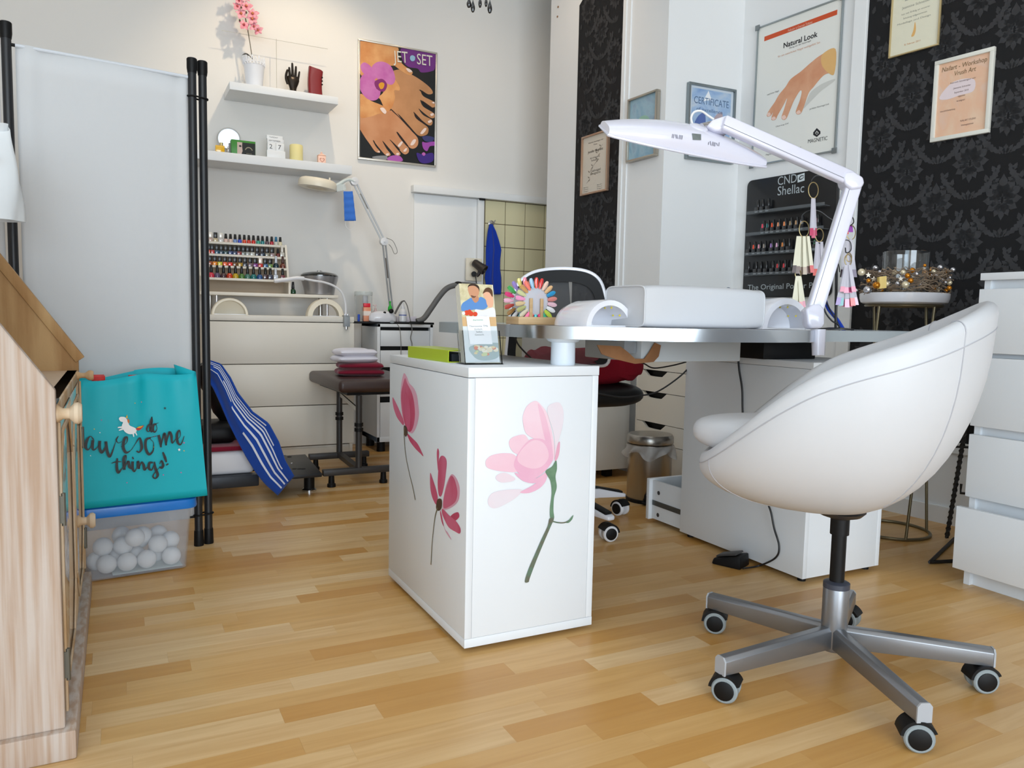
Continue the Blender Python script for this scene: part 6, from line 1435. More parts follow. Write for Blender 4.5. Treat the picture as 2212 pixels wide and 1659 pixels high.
# ---- adjustable desk lamp
dl = thing('desk_lamp', 'large white jointed LED lamp clamped to the right of the table', 'lamp', onD(1768, 740, 2.17))
B0, B1, B2, B3 = onD(1768, 760, 2.17), onD(1768, 672, 2.17), onD(1846, 392, 2.17), onD(1552, 262, 2.07)
GW = mat('lamp_white', (222, 221, 234), .22, coat=.4)
part('clamp_post', MB().cyl(B0+Vector((0, 0, -.01)), onD(1768, 712, 2.17), .017, .020, n=20), GW, dl)
vd = CF
part('base_joint', MB().prism([onD(x, y, 2.145) for x, y in ((1741, 668), (1756, 657), (1772, 656), (1782, 668), (1782, 700), (1776, 709), (1752, 709), (1745, 700))], vd*.045), GW, dl, bevel=.006, seg=3)
def arm(name, a, b, w0, w1, th):
    d = (b-a).normalized(); s = d.cross(vd).normalized(); n = vd
    mb = MB().add([a+s*w0/2-n*th/2, a-s*w0/2-n*th/2, b-s*w1/2-n*th/2, b+s*w1/2-n*th/2, a+s*w0/2+n*th/2, a-s*w0/2+n*th/2, b-s*w1/2+n*th/2, b+s*w1/2+n*th/2], [(0, 1, 2, 3), (4, 5, 6, 7), (0, 1, 5, 4), (1, 2, 6, 5), (2, 3, 7, 6), (3, 0, 4, 7)])
    o_ = part(name, mb, GW, dl, bevel=.006, seg=3)
    gr = MB().add([p for p in [a+s*(w0/2-.010)-n*(th/2+.0006), a+s*(w0/2-.0115)-n*(th/2+.0006), b+s*(w1/2-.0115)-n*(th/2+.0006), b+s*(w1/2-.010)-n*(th/2+.0006)]], [(0, 1, 2, 3)])
    part('groove', gr, mat('groove_grey', (120, 120, 132), .5), o_, smooth=0, recalc=False)
    return o_
arm('lower_arm', onD(1757, 676, 2.17), onD(1843, 398, 2.17), .044, .044, .03)
arm('upper_arm', onD(1838, 388, 2.17), onD(1562, 266, 2.07), .042, .040, .03)
part('elbow', MB().prism([onD(x, y, 2.145) for x, y in ((1822, 382), (1826, 371), (1845, 369), (1866, 382), (1869, 395), (1862, 406), (1840, 409), (1826, 398))], vd*.05), GW, dl, bevel=.007, seg=3)
part('head_joint', MB().prism([onD(x, y, 2.07) for x, y in ((1527, 272), (1540, 258), (1570, 248), (1579, 252), (1586, 268), (1576, 282), (1545, 282))], vd*.05), GW, dl, bevel=.008, seg=3)
# head: shallow boat-shaped reflector
hL, hR = onD(1308, 272, 2.02), onD(1644, 341, 2.16)
hx_ = (hR-hL); hl = hx_.length; hx_.normalize(); hy_ = Vector((-hx_.y, hx_.x, 0)).normalized(); hy_ = hy_ if hy_.dot(CF) > 0 else -hy_; hz_ = hx_.cross(hy_); hz_ = hz_ if hz_.z > 0 else -hz_
hm = (hL+hR)/2
tl_ = R_(30); hy_, hz_ = hy_*math.cos(tl_)+hz_*math.sin(tl_), hz_*math.cos(tl_)-hy_*math.sin(tl_)
def hdf(u, v, inner=False):
    s_ = 2*u-1; wdt = .060*(1-.35*abs(s_)**3)*(1 if abs(s_) < 1 else 1); a = math.pi*v
    cc, ss = math.cos(a), math.sin(a); crown = .046*(1-.80*abs(s_)**1.8)+.010
    return hm+hx_*(s_*hl/2)-hy_*(math.copysign(abs(cc)**.55, cc)*wdt)+hz_*((ss**.75)*crown*(.86 if inner else 1)-.012-(.0 if not inner else .004))
mb = MB().grid(lambda u, v: hdf(u, v), 30, 12)
ends = [(0, 1)]
nU = 31
mb.f.append(tuple(j*nU for j in range(13))); mb.f.append(tuple(j*nU+30 for j in range(13))[::-1])
sh = part('head_shell', mb, GW, dl, smooth=50)
part('head_rim', MB().tube([hdf(i/30, 0) for i in range(31)]+[hdf(1-i/30, 1) for i in range(31)], .004, 6, closed=True), GW, dl)
part('diffuser', MB().grid(lambda u, v: hdf(u, 0).lerp(hdf(u, 1), v)+hz_*.004, 30, 2), mat('diffuser', (206, 208, 212), .4), dl, smooth=0)
def on_shell(x, y):
    r = ray(x, y).normalized(); bestd, bp_ = 9, None
    for i in range(0, 121):
        for j in range(0, 21):
            p = hdf(i/120, j/40); d = (p-CAM).normalized(); k = (d-r).length
            if k < bestd: bestd, bp_ = k, p
    return bp_
for (xs0, xs1, yy, sl2) in ((1452, 1474, 294, .12), (1531, 1552, 310, .14)):
    vt = MB()
    for i in range(7):
        x = xs0+(xs1-xs0)*i/6; y = yy+(x-xs0)*sl2; p0 = on_shell(x, y-4)-CF*.0016; p1 = on_shell(x, y+4)-CF*.0016
        vt.tube([p0, p1], .0008, 4)
    part('vent', vt, MATS['groove_grey'], sh)
q = [on_shell(x, y)-CF*.0022 for x, y in ((1495, 288), (1515, 290), (1515, 303), (1496, 302))]
part('display_print', MB().poly(q), mat('silver_label', (120, 128, 128), .3, .3), sh, smooth=0, recalc=False)
q = onD(1508, 279, 2.08); part('top_hub', MB().lathe([(.026, -.012), (.028, -.004), (.026, .006), (.018, .010)], q, 22, hz_), GW, dl)
part('neck', MB().cyl(onD(1515, 276, 2.09), onD(1540, 270, 2.11), .012, n=12), M['chrome'], dl)
part('cord', MB().tube(crv([onD(x, y, 2.09) for x, y in ((1497, 272), (1493, 255), (1500, 242), (1515, 240), (1530, 250), (1542, 258))], 5, False), .003, 8), mat('cord_white', (226, 224, 220), .5), dl)
cable('blue cable bending behind the foot of the desk lamp', [onD(x, y, 2.62) for x, y in ((1782, 648), (1790, 668), (1808, 690), (1824, 715))], .006, 'blue_cloth')
cable('black cable trailing from the desk lamp foot to the right', [onD(x, y, 2.50) for x, y in ((1776, 640), (1782, 672), (1796, 692), (1812, 704), (1813, 730))], .0026)
cable('second black cable beside the blue one behind the lamp', [onD(x, y, 2.55) for x, y in ((1779, 640), (1792, 668), (1806, 690), (1812, 704))], .0022)
# ================================================================ OFFICE CHAIR
OC = Vector((1.54, 2.68, 0))
oc = thing('office_chair', 'black and white mesh office chair seen from behind the table', 'chair', OC)
M['mesh'] = mat('dark_mesh', (66, 66, 68), .6, alpha=.5)
OD = 2.80
def op(x, y, d=0): return onD(x, y, OD+d+.00004*(x-1205)*(1205-x)*-.02)
outl = crv(v2([(1093, 785), (1094, 735), (1098, 690), (1107, 640), (1122, 606), (1155, 585), (1210, 578), (1265, 583), (1296, 602), (1310, 640), (1316, 690), (1318, 735), (1316, 785), (1285, 793), (1205, 796), (1125, 793)]), 5)
cen = Vector((1205, 690))
inn = [cen+(p-cen)*.80+Vector((0, 8)) for p in outl]; inn2 = [cen+(p-cen)*.955 for p in outl]
inn = [q if p.y < 700 else q.lerp(p2+(cen-p2)*.02, min(1, (p.y-700)/75)*(1 if abs(p.x-cen.x) < 95 else .0)) for q, p, p2 in zip(inn, outl, inn2)]
fr_ = part('back_frame', MB().loops([[op(p.x, p.y) for p in inn2], [op(p.x, p.y) for p in inn], [op(p.x, p.y, .022) for p in inn], [op(p.x, p.y, .022) for p in inn2]], closed=True), M['black'], oc, bevel=0)
part('white_rim', MB().tube([op(p.x, p.y, .01) for p in [cen+(q-cen)*.975 for q in outl]], .0075, 8, closed=True), M['gloss_white'], oc)
part('mesh_panel', MB().poly([op(p.x, p.y, .012) for p in inn]), M['mesh'], oc, smooth=0)
lum = [(1185, 596), (1228, 596), (1236, 710), (1176, 710)]
part('lumbar_pad', MB().prism([op(x, y, .03) for x, y in lum], CF*.02), mat('lumbar_grey', (120, 120, 120), .7), oc, bevel=.006)
part('spine', MB().tube(crv([op(1206, 790, .02), op(1208, 830, .06), OC+Vector((.02, -.12, .46)), OC+Vector((0, 0, .43))], 5, False), .025, 10), M['black'], oc)
scn = onD(1262, 850, 2.98); scn = Vector((1.62, 2.60, 0))
def seatf(u, v):
    a = 2*math.pi*u; ca_, sa_ = math.cos(a), math.sin(a); r = math.sin(math.pi*v)**.35 if 0 < v < 1 else 0
    return Vector((scn.x+.235*r*math.copysign(abs(ca_)**.7, ca_), scn.y+.225*r*math.copysign(abs(sa_)**.7, sa_), .530-.045*math.cos(math.pi*v)))
part('seat', MB().grid(seatf, 36, 12, True), M['black'], oc, smooth=60)
part('gas_column', MB().cyl(OC+Vector((0, 0, .10)), OC+Vector((0, 0, .45)), .026, n=18).cyl(OC+Vector((0, 0, .42)), OC+Vector((.04, -.04, .47)), .07, .09, n=18), M['black'], oc)
part('hub', MB().lathe([(.045, .075), (.05, .08), (.045, .14), (.03, .15)], OC, 20), M['gloss_white'], oc)
wheel_m = None
def caster(parent, c, ang, r, ringm, facem, hoodm):
    c = Vector(c); d = Vector((math.cos(ang), math.sin(ang), 0)); s = Vector((-d.y, d.x, 0)); z = Vector((0, 0, r))
    cs = part('caster', MB().lathe([(.008, r*1.4), (.008, r*2.25)], c, 10), hoodm, parent)
    for k in (-1, 1):
        w0 = c+z+s*k*r*.32; w1 = c+z+s*k*r*.85
        part('wheel', MB().lathe([(r*.86, 0), (r, .003), (r, (w1-w0).length-.003), (r*.90, (w1-w0).length)], w0, 26, w1-w0), ringm, cs)
        part('wheel_face', MB().lathe([(r*.74, 0), (r*.74, .002), (r*.6, .0035), (0, .004)], w1, 22, s*k), facem, cs)
    hood = MB(); n = 14; rows = []
    for kk, ro in ((-1, r*1.0), (-1, r*1.22), (1, r*1.22), (1, r*1.0)):
        rows.append([c+z+s*kk*r*.78+d*ro*math.cos(a)+Vector((0, 0, ro*math.sin(a))) for a in [R_(5+150*i/n) for i in range(n+1)]])
    o_ = len(hood.v)
    for rw_ in rows: hood.v += rw_
    for j_ in range(4):
        for i in range(n): a = o_+j_*(n+1)+i; b = o_+((j_+1) % 4)*(n+1)+i; hood.f.append((a, a+1, b+1, b))
    hood.f.append((o_, o_+(n+1), o_+2*(n+1), o_+3*(n+1))); hood.f.append((o_+n, o_+3*(n+1)+n, o_+2*(n+1)+n, o_+(n+1)+n))
    part('hood', hood, hoodm, cs, smooth=40)
for k in range(5):
    a = R_(-77.3+72*k); d = Vector((math.cos(a), math.sin(a), 0)); s = Vector((-d.y, d.x, 0))
    def P(r, w, z): return OC+d*r+s*w+Vector((0, 0, z))
    lg = part('leg', MB().loops([[P(.03, -.032, .075), P(.03, .032, .075), P(.03, .032, .135), P(.03, -.032, .135)], [P(.22, -.026, .085), P(.22, .026, .085), P(.22, .026, .125), P(.22, -.026, .125)], [P(.335, -.022, .080), P(.335, .022, .080), P(.335, .022, .098), P(.335, -.022, .098)], [P(.352, -.016, .078), P(.352, .016, .078), P(.352, .016, .094), P(.352, -.016, .094)]]), M['gloss_white'], oc, bevel=.006)
    part('leg_cap', MB().loops([[P(.12, -.012, .128), P(.12, .012, .128), P(.12, .012, .136), P(.12, -.012, .136)], [P(.20, -.020, .122), P(.20, .020, .122), P(.20, .020, .134), P(.20, -.020, .134)], [P(.335, -.018, .097), P(.335, .018, .097), P(.335, .018, .106), P(.335, -.018, .106)]]), M['black'], lg, bevel=.003)
    caster(oc, P(.335, 0, 0), a+R_(70+40*k), .030, M['white_plastic'], M['black'], M['black'])
# red blanket folded on the seat
rc = Vector((1.625, 2.60, .576))
def blf(u, v):
    a = 2*math.pi*u; ca_, sa_ = math.cos(a), math.sin(a)
    x = .215*math.copysign(abs(ca_)**.45, ca_); z = .060*math.copysign(abs(sa_)**.6, sa_)*(1+.10*math.sin(a*11))
    y = (v-.5)*.36; k = min(1, 4*min(v, 1-v)+.25)**.5
    return rc+Vector((x*k+.012*math.sin(v*9), y, .062+z*k+.008*math.sin(v*14+a*2)))
mbx = MB().grid(blf, 56, 18, True); mbx.f.append(tuple(range(56))); mbx.f.append(tuple(range(56*18, 56*19)))
one('red_blanket', mbx, mat('ribbed_red', (140, 28, 44), .95, spec=.1, bump=(160, .6)), 'folded ribbed dark red blanket lying on the office chair seat', 'blanket', smooth=70)

# ================================================================ WHITE TUB CHAIR
TC = Vector((1.484, 1.224, 0)); fa_ = R_(130)
tc = thing('tub_chair', 'white leatherette tub chair on a silver five-star base with casters', 'chair', TC, 0)
bk = Vector((-math.cos(fa_), -math.sin(fa_), 0)); sd = Vector((-bk.y, bk.x, 0))     # towards the back, towards its side
def rimh(ph):
    tbl = [(0, .860), (30, .832), (48, .797), (70, .756), (90, .722), (106, .676), (117, .628), (130, .576), (150, .512), (165, .490), (180, .486)]
    p = abs((math.degrees(ph)+180) % 360-180)
    for (a, x), (b, y) in zip(tbl, tbl[1:]):
        if a <= p <= b:
            t = (p-a)/(b-a); return x+(y-x)*t
    return .498
def rimh_s(ph): return sum(rimh(ph+R_(k)) for k in (-12, -6, 0, 6, 12))/5
ZBOT = .388
def shell(ph, t):
    """outer skin: t 0 at bottom centre, 1 at rim"""
    c = math.cos(ph); R0 = .290-.008*max(c, 0)+.010*max(-c, 0)
    h = rimh_s(ph)
    a = t*math.pi/2; rr = math.sin(min(a*1.10, math.pi/2))**.80; zz_ = (1-math.cos(a))**.90
    lean_ = .022*max(c, 0)*t*t
    r = R0*rr+lean_
    return TC-bk*.022+bk*(r*c)+sd*(r*math.sin(ph)*1.02)+Vector((0, 0, ZBOT+(h-ZBOT)*zz_))
def inner(ph, t, th=.040):
    c = math.cos(ph); R0 = .290-.008*max(c, 0)+.010*max(-c, 0)-th; h = rimh_s(ph)
    lean_ = .022*max(c, 0)*t*t
    zf_ = min(.50, h-.01); r = R0*(.66+.34*t**.45)+lean_
    return TC-bk*.022+bk*(r*c)+sd*(r*math.sin(ph)*1.02)+Vector((0, 0, zf_+(h-zf_)*t))
NP = 72; rings = []
for j in range(1, 15): rings.append([shell(2*math.pi*i/NP, j/14) for i in range(NP)])
for k in range(1, 6):
    al = math.pi*k/6; row_ = []
    for i in range(NP):
        ph = 2*math.pi*i/NP; a, b = shell(ph, 1), inner(ph, 1); m_ = (a+b)/2; hv = (a-b)/2
        row_.append(m_+hv*math.cos(al)+Vector((0, 0, math.sin(al)*.022)))
    rings.append(row_)
for j in range(8, -1, -1): rings.append([inner(2*math.pi*i/NP, j/8) for i in range(NP)])
part('shell', MB().loops(rings), M['leather_white'], tc, smooth=60)
def seam(name, pts, r=.0013): part(name, MB().tube(pts, r, 5), mat('seam_grey', (176, 176, 182), .6), tc)
seam('seam', [shell(2*math.pi*i/90, .953)*1+(shell(2*math.pi*i/90, .953)-TC-Vector((0, 0, .6))).normalized()*.0004 for i in range(91)])
for ph in (R_(42), R_(-42), R_(150), R_(-150)): seam('seam', [shell(ph, .25+.70*i/30) for i in range(31)])
for ph in (R_(42), R_(-42)):
    pts = []
    for k in range(0, 13):
        al = math.pi*k/12; a, b = shell(ph, 1), inner(ph, 1); pts.append((a+b)/2+(a-b)/2*math.cos(al)*1.01+Vector((0, 0, math.sin(al)*.0226)))
    seam('seam', [shell(ph, .953+.047*i/4) for i in range(4)]+pts)
# seat cushion, pushed out at the front
def scf(u, v):
    a = 2*math.pi*u; ca_, sa_ = math.cos(a), math.sin(a); r = math.sin(math.pi*v)**.30 if 0 < v < 1 else 0
    f = .185+(.16*abs(ca_)**2 if ca_ < 0 else 0)
    return TC+bk*(f*r*math.copysign(abs(ca_)**.95, ca_))+sd*(.198*r*math.copysign(abs(sa_)**.95, sa_))+Vector((0, 0, .548-.046*math.copysign(abs(math.cos(math.pi*v))**.8, math.cos(math.pi*v))+.008*r*(sa_*sa_ < .3)))
part('seat_cushion', MB().grid(scf, 48, 16, True), M['leather_white'], tc, smooth=70)
part('mount_plate', MB().lathe([(.055, .390), (.045, .380), (.02, .372)], TC, 24), M['charcoal'], tc)
part('post', MB().cyl(TC+Vector((0, 0, .20)), TC+Vector((0, 0, .385)), .0165, n=20).cyl(TC+Vector((0, 0, .335)), TC+Vector((0, 0, .375)), .021, n=20), M['black'], tc)
part('column', MB().lathe([(.027, .06), (.029, .065), (.029, .205), (.027, .210), (.020, .212)], TC, 28), M['silver_paint'], tc)
part('collar', MB().lathe([(.0295, .208), (.0295, .220), (.022, .224)], TC, 28), mat('dark_collar', (58, 62, 74), .4), tc)
angs = (178.6, 105.3, 33.6, -39.4, -110.7)
for k, an in enumerate(angs):
    a = R_(an); d = Vector((math.cos(a), math.sin(a), 0)); s = Vector((-d.y, d.x, 0))
    def P(r, w, z): return TC+d*r+s*w+Vector((0, 0, z))
    def sec(r, zb_, zt_): return [P(r, -.0155, zb_), P(r, .0155, zb_), P(r, .0155, zt_-.008), P(r, .009, zt_), P(r, -.009, zt_), P(r, -.0155, zt_-.008)]
    lg = part('leg', MB().loops([sec(.02, .068, .118), sec(.335, .062, .100)]), M['silver_paint'], tc, bevel=.0015)
    part('end_cap', MB().loops([sec(.335, .061, .1005), sec(.339, .061, .1005)]), mat('cap_grey', (168, 170, 174), .5), lg)
    caster(tc, P(.318, 0, 0), R_((126, 135, 112, 150, 140)[k]), .0285, mat('tyre_grey', (142, 150, 152), .5), M['black'], M['black'])

# ================================================================ RIGHT CHEST OF DRAWERS
RX, RY1 = 2.38, 1.50; RY0 = RY1-.80; RH = .985
rc_ = thing('chest_of_drawers', 'tall white four-drawer chest at the right edge, bottom drawer ajar', 'chest', (RX+.24, (RY0+RY1)/2, 0))
def rz(x, y): return onX(x, y, RX).z
part('top_board', MB().box(RX, RX+.48, RY0, RY1, rz(2121.5, 605.6), rz(2121.5, 590)), M['lack'], rc_, bevel=.0015)
zsl = rz(2121.5, 605.6)
part('carcass', MB().box(RX+.02, RX+.48, RY1-.022, RY1-.002, 0, zsl).box(RX+.02, RX+.48, RY0+.002, RY0+.022, 0, zsl).box(RX+.47, RX+.48, RY0, RY1, 0, zsl).box(RX+.035, RX+.05, RY0+.02, RY1-.02, 0, .08).box(RX+.03, RX+.045, RY0+.02, RY1-.02, .10, zsl), M['lack'], rc_, smooth=0, bevel=.001)
sp4 = [(rz(2121.5, 624.6), rz(2112, 762)), (rz(2110, 772), rz(2099.5, 919.5)), (rz(2098.3, 938), rz(2088.2, 1072))]
for za, zb_ in sp4: part('drawer', MB().box(RX, RX+.018, RY0, RY1, zb_, za), M['lack'], rc_, bevel=.0015)
rr_ = ray(2066, 1092.5); X4 = RY1*rr_.x/rr_.y
d4 = part('drawer', MB().box(X4, X4+.018, RY0, RY1, onX(2057.3, 1225.4, X4).z, onX(2066, 1092.5, X4).z), M['lack'], rc_, bevel=.0015)
part('drawer_box', MB().box(X4+.018, RX+.3, RY0+.03, RY0+.045, .09, .20).box(X4+.018, RX+.3, RY1-.045, RY1-.03, .09, .20).box(X4+.018, RX+.3, RY0+.045, RY1-.045, .09, .10), M['lack'], d4, smooth=0)

# ================================================================ SIDE TABLE WITH WREATH
SC = Vector((2.735, 2.02, 0)); stz = onY(1930, 634, 2.02).z
sd_ = thing('side_table', 'round white tray table on thin brass-coloured legs by the black wall', 'table', SC)
rt = .158
part('tray', MB().lathe([(rt*.90, stz-.040), (rt*.97, stz-.034), (rt, stz-.02), (rt*1.01, stz), (rt*.99, stz+.002), (rt*.96, stz-.002), (rt*.93, stz-.018), (0, stz-.020)], SC, 48), M['gloss_white'], sd_)
br = mat('aged_brass', (126, 116, 92), .35, .8)
part('ring', MB().tube([SC+Vector((.145*math.cos(t), .145*math.sin(t), .006)) for t in [2*math.pi*i/40 for i in range(40)]], .006, 8, closed=True), br, sd_)
part('ring', MB().tube([SC+Vector((.135*math.cos(t), .135*math.sin(t), stz-.046)) for t in [2*math.pi*i/40 for i in range(40)]], .005, 8, closed=True), br, sd_)
for k in range(4):
    t = R_(-30+90*k); part('leg', MB().cyl(SC+Vector((.145*math.cos(t), .145*math.sin(t), .006)), SC+Vector((.133*math.cos(t+.5), .133*math.sin(t+.5), stz-.045)), .0055, n=10), br, sd_)
qp = onY(2006, 645, 1.98); 
WZ = stz-.0195
wr_ = thing('wreath', 'Advent wreath of twigs with gold and silver baubles on the round tray', 'wreath', SC+Vector((0, 0, WZ)))
tw = MB(); rnd2 = random.Random(3)
for i in range(260):
    t0 = rnd2.random()*6.283; r0 = .122+rnd2.uniform(-.030, .036); z0 = rnd2.uniform(.012, .112); pts = []
    for k in range(5):
        t = t0+k*.14; r = r0+rnd2.uniform(-.012, .012); pts.append(SC+Vector((r*math.cos(t), r*math.sin(t), WZ+max(.004, z0+rnd2.uniform(-.010, .010)))))
    tw.tube(pts, rnd2.uniform(.0012, .0026), 5)
part('twigs', tw, mat('dry_twig', (150, 130, 108), .8, var=(30, .7, (104, 84, 66))), wr_, kind='stuff')
def near(x, y, dy=-.12): return onY(x, y, SC.y+dy)
for x, y, c, r in ((1861, 588, 'cream', .010), (1876, 606, 'amber', .006), (1893, 616, 'amber', .010), (1916, 613, 'cream', .007), (1939, 612, 'silver', .006), (1956, 615, 'cream', .0105), (1967, 606, 'amber', .008), (2000, 583, 'amber', .009), (2008, 583, 'amber', .009), (2012, 594, 'silver', .007), (1980, 592, 'silver', .007), (1951, 588, 'cream', .007), (2005, 617, 'silver', .007), (2019, 622, 'silver', .010), (1874, 626, 'silver', .011), (1850, 627, 'silver', .005), (2009, 597, 'amber', .005), (1990, 610, 'silver', .006)):
    m_ = {'cream': mat('pearl_bauble', (226, 212, 180), .2, .4), 'amber': mat('amber_bauble', (206, 130, 30), .15, .6), 'silver': mat('silver_bauble', (206, 206, 212), .12, .9)}[c]
    dd_ = -.10 if 1860 < x < 1990 else -.02
    part('bauble', MB().sph(near(x, y, dd_), r*1.3, 14, 9), m_, wr_)
for i in range(34):
    t = 2.6+rnd2.random()*3.6; r = .125+rnd2.uniform(-.02, .04); part('bauble', MB().sph(SC+Vector((r*math.cos(t), r*math.sin(t), WZ+rnd2.uniform(.03, .12))), rnd2.choice((.006, .008, .010)), 12, 8), MATS[rnd2.choice(('pearl_bauble', 'amber_bauble', 'silver_bauble'))], wr_)
for x, y in ((1998, 576), (1974, 597), (1946, 602), (1876, 594), (2025, 623), (1888, 603)):
    c = near(x, y, -.09 if x < 1990 else -.02); st = [c+CR*(.011 if i % 2 == 0 else .0045)*math.sin(i*math.pi/5)+CU*(.011 if i % 2 == 0 else .0045)*math.cos(i*math.pi/5) for i in range(10)]
    part('star', MB().prism(st, CF*.003), mat('glitter_star', (206, 196, 180), .35, .5), wr_, smooth=0)
part('ribbon', MB().grid(lambda u, v: near(1895+16*u, 600+26*v-4*u, -.115)+Vector((0, .01*math.sin(u*4), 0)), 6, 6), mat('gold_ribbon', (176, 150, 80), .4, .3), wr_, smooth=60)
gv = thing('glass_cylinder', 'clear glass cylinder vase standing inside the wreath', 'vase', SC+Vector((0, 0, WZ)))
gr_ = .083; gh = onY(1925, 541, 2.02).z-WZ
part('glass_wall', MB().lathe([(gr_*.97, 0), (gr_, .004), (gr_, gh-.001), (gr_-.001, gh), (gr_-.0022, gh-.001), (gr_-.0022, .005), (0, .004)], SC+Vector((0, 0, WZ)), 48), M['glass'], gv)

# ================================================================ BLACK WIRE STAND
ws = thing('wire_stand', 'twisted black wire stand beside the tall white chest', 'stand', (2.80, 1.80, 0))
bw = mat('black_wire', (26, 22, 20), .5)
p0 = Vector((2.84, 1.849, .006)); p1 = onX(2098, 850, 2.86)
part('upright', MB().tube([p0, p0.lerp(p1, .5), p1], .007, 8), bw, ws)
tws = MB(); n_ = 90
for ph in (0, math.pi):
    pts = [p0.lerp(p1, i/n_)+Vector((math.cos(i*.9+ph), math.sin(i*.9+ph), 0))*.007 for i in range(n_+1)]; tws.tube(pts, .003, 5)
part('twist', tws, bw, ws)
tip = onZ(2012, 1213, .006)
part('foot', MB().tube(crv([(2.80, 1.60, .006), tip+Vector((.02, -.012, 0)), tip, tip+Vector((.02, .01, 0)), (2.86, 1.83, .006)], 5, False), .0065, 8), bw, ws)
for (x, y) in ((2078, 1075), (2068, 975)):
    q = onX(x-3, y-10, 2.85); part('bracket', MB().tube([q+Vector((0, 0, .035)), q, q+Vector((.005, -.07, .008))], .005, 8), bw, ws)

# ================================================================ FRAMES ON THE RIGHT-HAND WALLS
def frame_on(plane, name, label, cat, corners, t, fw_, fmat, sheet_rgb, sheetmat=None):
    us = [plane.uz(x, y) for x, y in corners]; uL_, uR_ = (us[0][0]+us[3][0])/2, (us[1][0]+us[2][0])/2; zT_, zB_ = (us[0][1]+us[1][1])/2, (us[2][1]+us[3][1])/2
    if uL_ > uR_: uL_, uR_ = uR_, uL_
    th = thing(name, label, cat, plane.pt((uL_+uR_)/2, zB_, 0))
    mb = MB()
    def bx_(a, b, c, d, t0, t1): mb.prism([plane.pt(a, c, t0), plane.pt(b, c, t0), plane.pt(b, d, t0), plane.pt(a, d, t0)], plane.n*(t1-t0))
    for a, b, c, d in ((uL_, uR_, zT_-fw_, zT_), (uL_, uR_, zB_, zB_+fw_), (uL_, uL_+fw_, zB_+fw_, zT_-fw_), (uR_-fw_, uR_, zB_+fw_, zT_-fw_)): bx_(a, b, c, d, .004, t)
    part('frame', mb, fmat, th, bevel=.0012)
    mb = MB(); bx_(uL_+fw_, uR_-fw_, zB_+fw_, zT_-fw_, .004, t*.55)
    part('sheet', mb, sheetmat or flat(sheet_rgb, .25), th, smooth=0)
    th_off = t*.55+.0005
    return th, (uL_+fw_, uR_-fw_, zB_+fw_, zT_-fw_), th_off
# certificate with a vine on the wallpaper strip
th, (u0, u1, z0, z1), of = frame_on(PS, 'certificate', 'certificate in a bronze-edged frame on the dark wallpaper strip', 'certificate', [(1262.1, 296.6), (1317, 281.3), (1319.1, 411), (1259.2, 424.8)], .022, .010, mat('rose_bronze', (178, 146, 122), .3, .5), (214, 206, 192))
W_ = u1-u0; H_ = z1-z0; DG = flat((70, 62, 54))
def tx(plane, s, fu, fv, fw2, h, m, par, of, **kw): return text_at('lettering', s, plane.pt(u0+W_*fu, z0+H_*fv, of), plane.right, (0, 0, 1), W_*fw2, h, m, par, **kw)
tx(PS, 'Hiermit bestätigen wir', .22, .88, .6, .008, DG, th, of); tx(PS, 'Frau', .44, .83, .14, .008, DG, th, of); tx(PS, 'Jennifer Magnetic', .2, .71, .62, .014, DG, th, of, bold=.01); tx(PS, 'die erfolgreiche', .3, .60, .4, .008, DG, th, of); tx(PS, 'Teilnahme', .34, .55, .32, .010, DG, th, of); tx(PS, 'Gelnagel', .34, .36, .40, .013, DG, th, of); tx(PS, 'Designerin', .34, .31, .40, .013, DG, th, of)
vine = MB(); PSo = [PS.pt(u0+W_*(.18+.6*t+.06*math.sin(t*13)), z0+H_*(.18+.62*t), of+.0004) for t in [i/24 for i in range(25)]]
for i in range(24):
    a, b = PSo[i], PSo[i+1]; vine.add([a+Vector((0, 0, .001)), b+Vector((0, 0, .001)), b-Vector((0, 0, .001)), a-Vector((0, 0, .001))], [(0, 1, 2, 3)])
    if i % 2:
        sg = 1 if i % 4 == 1 else -1; vine.poly([a+PS.right*x*sg+Vector((0, 0, z)) for x, z in ((0, 0), (.010, .010), (.022, .012), (.014, .002))])
part('vine_print', vine, flat((150, 140, 126)), th, smooth=0, recalc=False)
for fu in (.06, .62):
    for k in range(3): tx(PS, ['Berlin', 'Datum', 'Siegel'][k], fu, .10-.035*k, .2, .005, DG, th, of)
# blue abstract picture
def paint(name, c1, c2, c3):
    m = bpy.data.materials.new(name); m.use_nodes = True; N = m.node_tree.nodes; L = m.node_tree.links; b = N['Principled BSDF']; tc_ = N.new('ShaderNodeTexCoord'); nz = N.new('ShaderNodeTexNoise'); nz.inputs['Scale'].default_value = 7; nz.inputs['Detail'].default_value = 4; nz.inputs['Distortion'].default_value = 1.5
    L.new(tc_.outputs['Object'], nz.inputs[0]); cr = N.new('ShaderNodeValToRGB'); e = cr.color_ramp.elements; e[0].position = .3; e[0].color = lin(c1)+(1,); e[1].position = .7; e[1].color = lin(c3)+(1,); k = cr.color_ramp.elements.new(.5); k.color = lin(c2)+(1,)
    L.new(nz.outputs[0], cr.inputs[0]); L.new(cr.outputs[0], b.inputs['Base Color']); b.inputs['Roughness'].default_value = .25; return m
th, (u0, u1, z0, z1), of = frame_on(PS, 'picture', 'blue watercolour picture in a silver frame on the beige pier', 'picture', [(1363.5, 218), (1426.5, 194), (1426, 336), (1362, 353)], .03, .010, mat('frame_silver', (176, 170, 158), .3, .7), None, paint('watercolour', (120, 160, 186), (150, 184, 200), (132, 150, 178)))
W_ = u1-u0; H_ = z1-z0
el = [PS.pt(u0+W_*(.5+.26*math.cos(t)), z0+H_*(.55+.14*math.sin(t)), of) for t in [2*math.pi*i/26 for i in range(26)]]
part('green_patch_print', MB().poly(el), flat((146, 186, 168)), th, smooth=0, recalc=False)
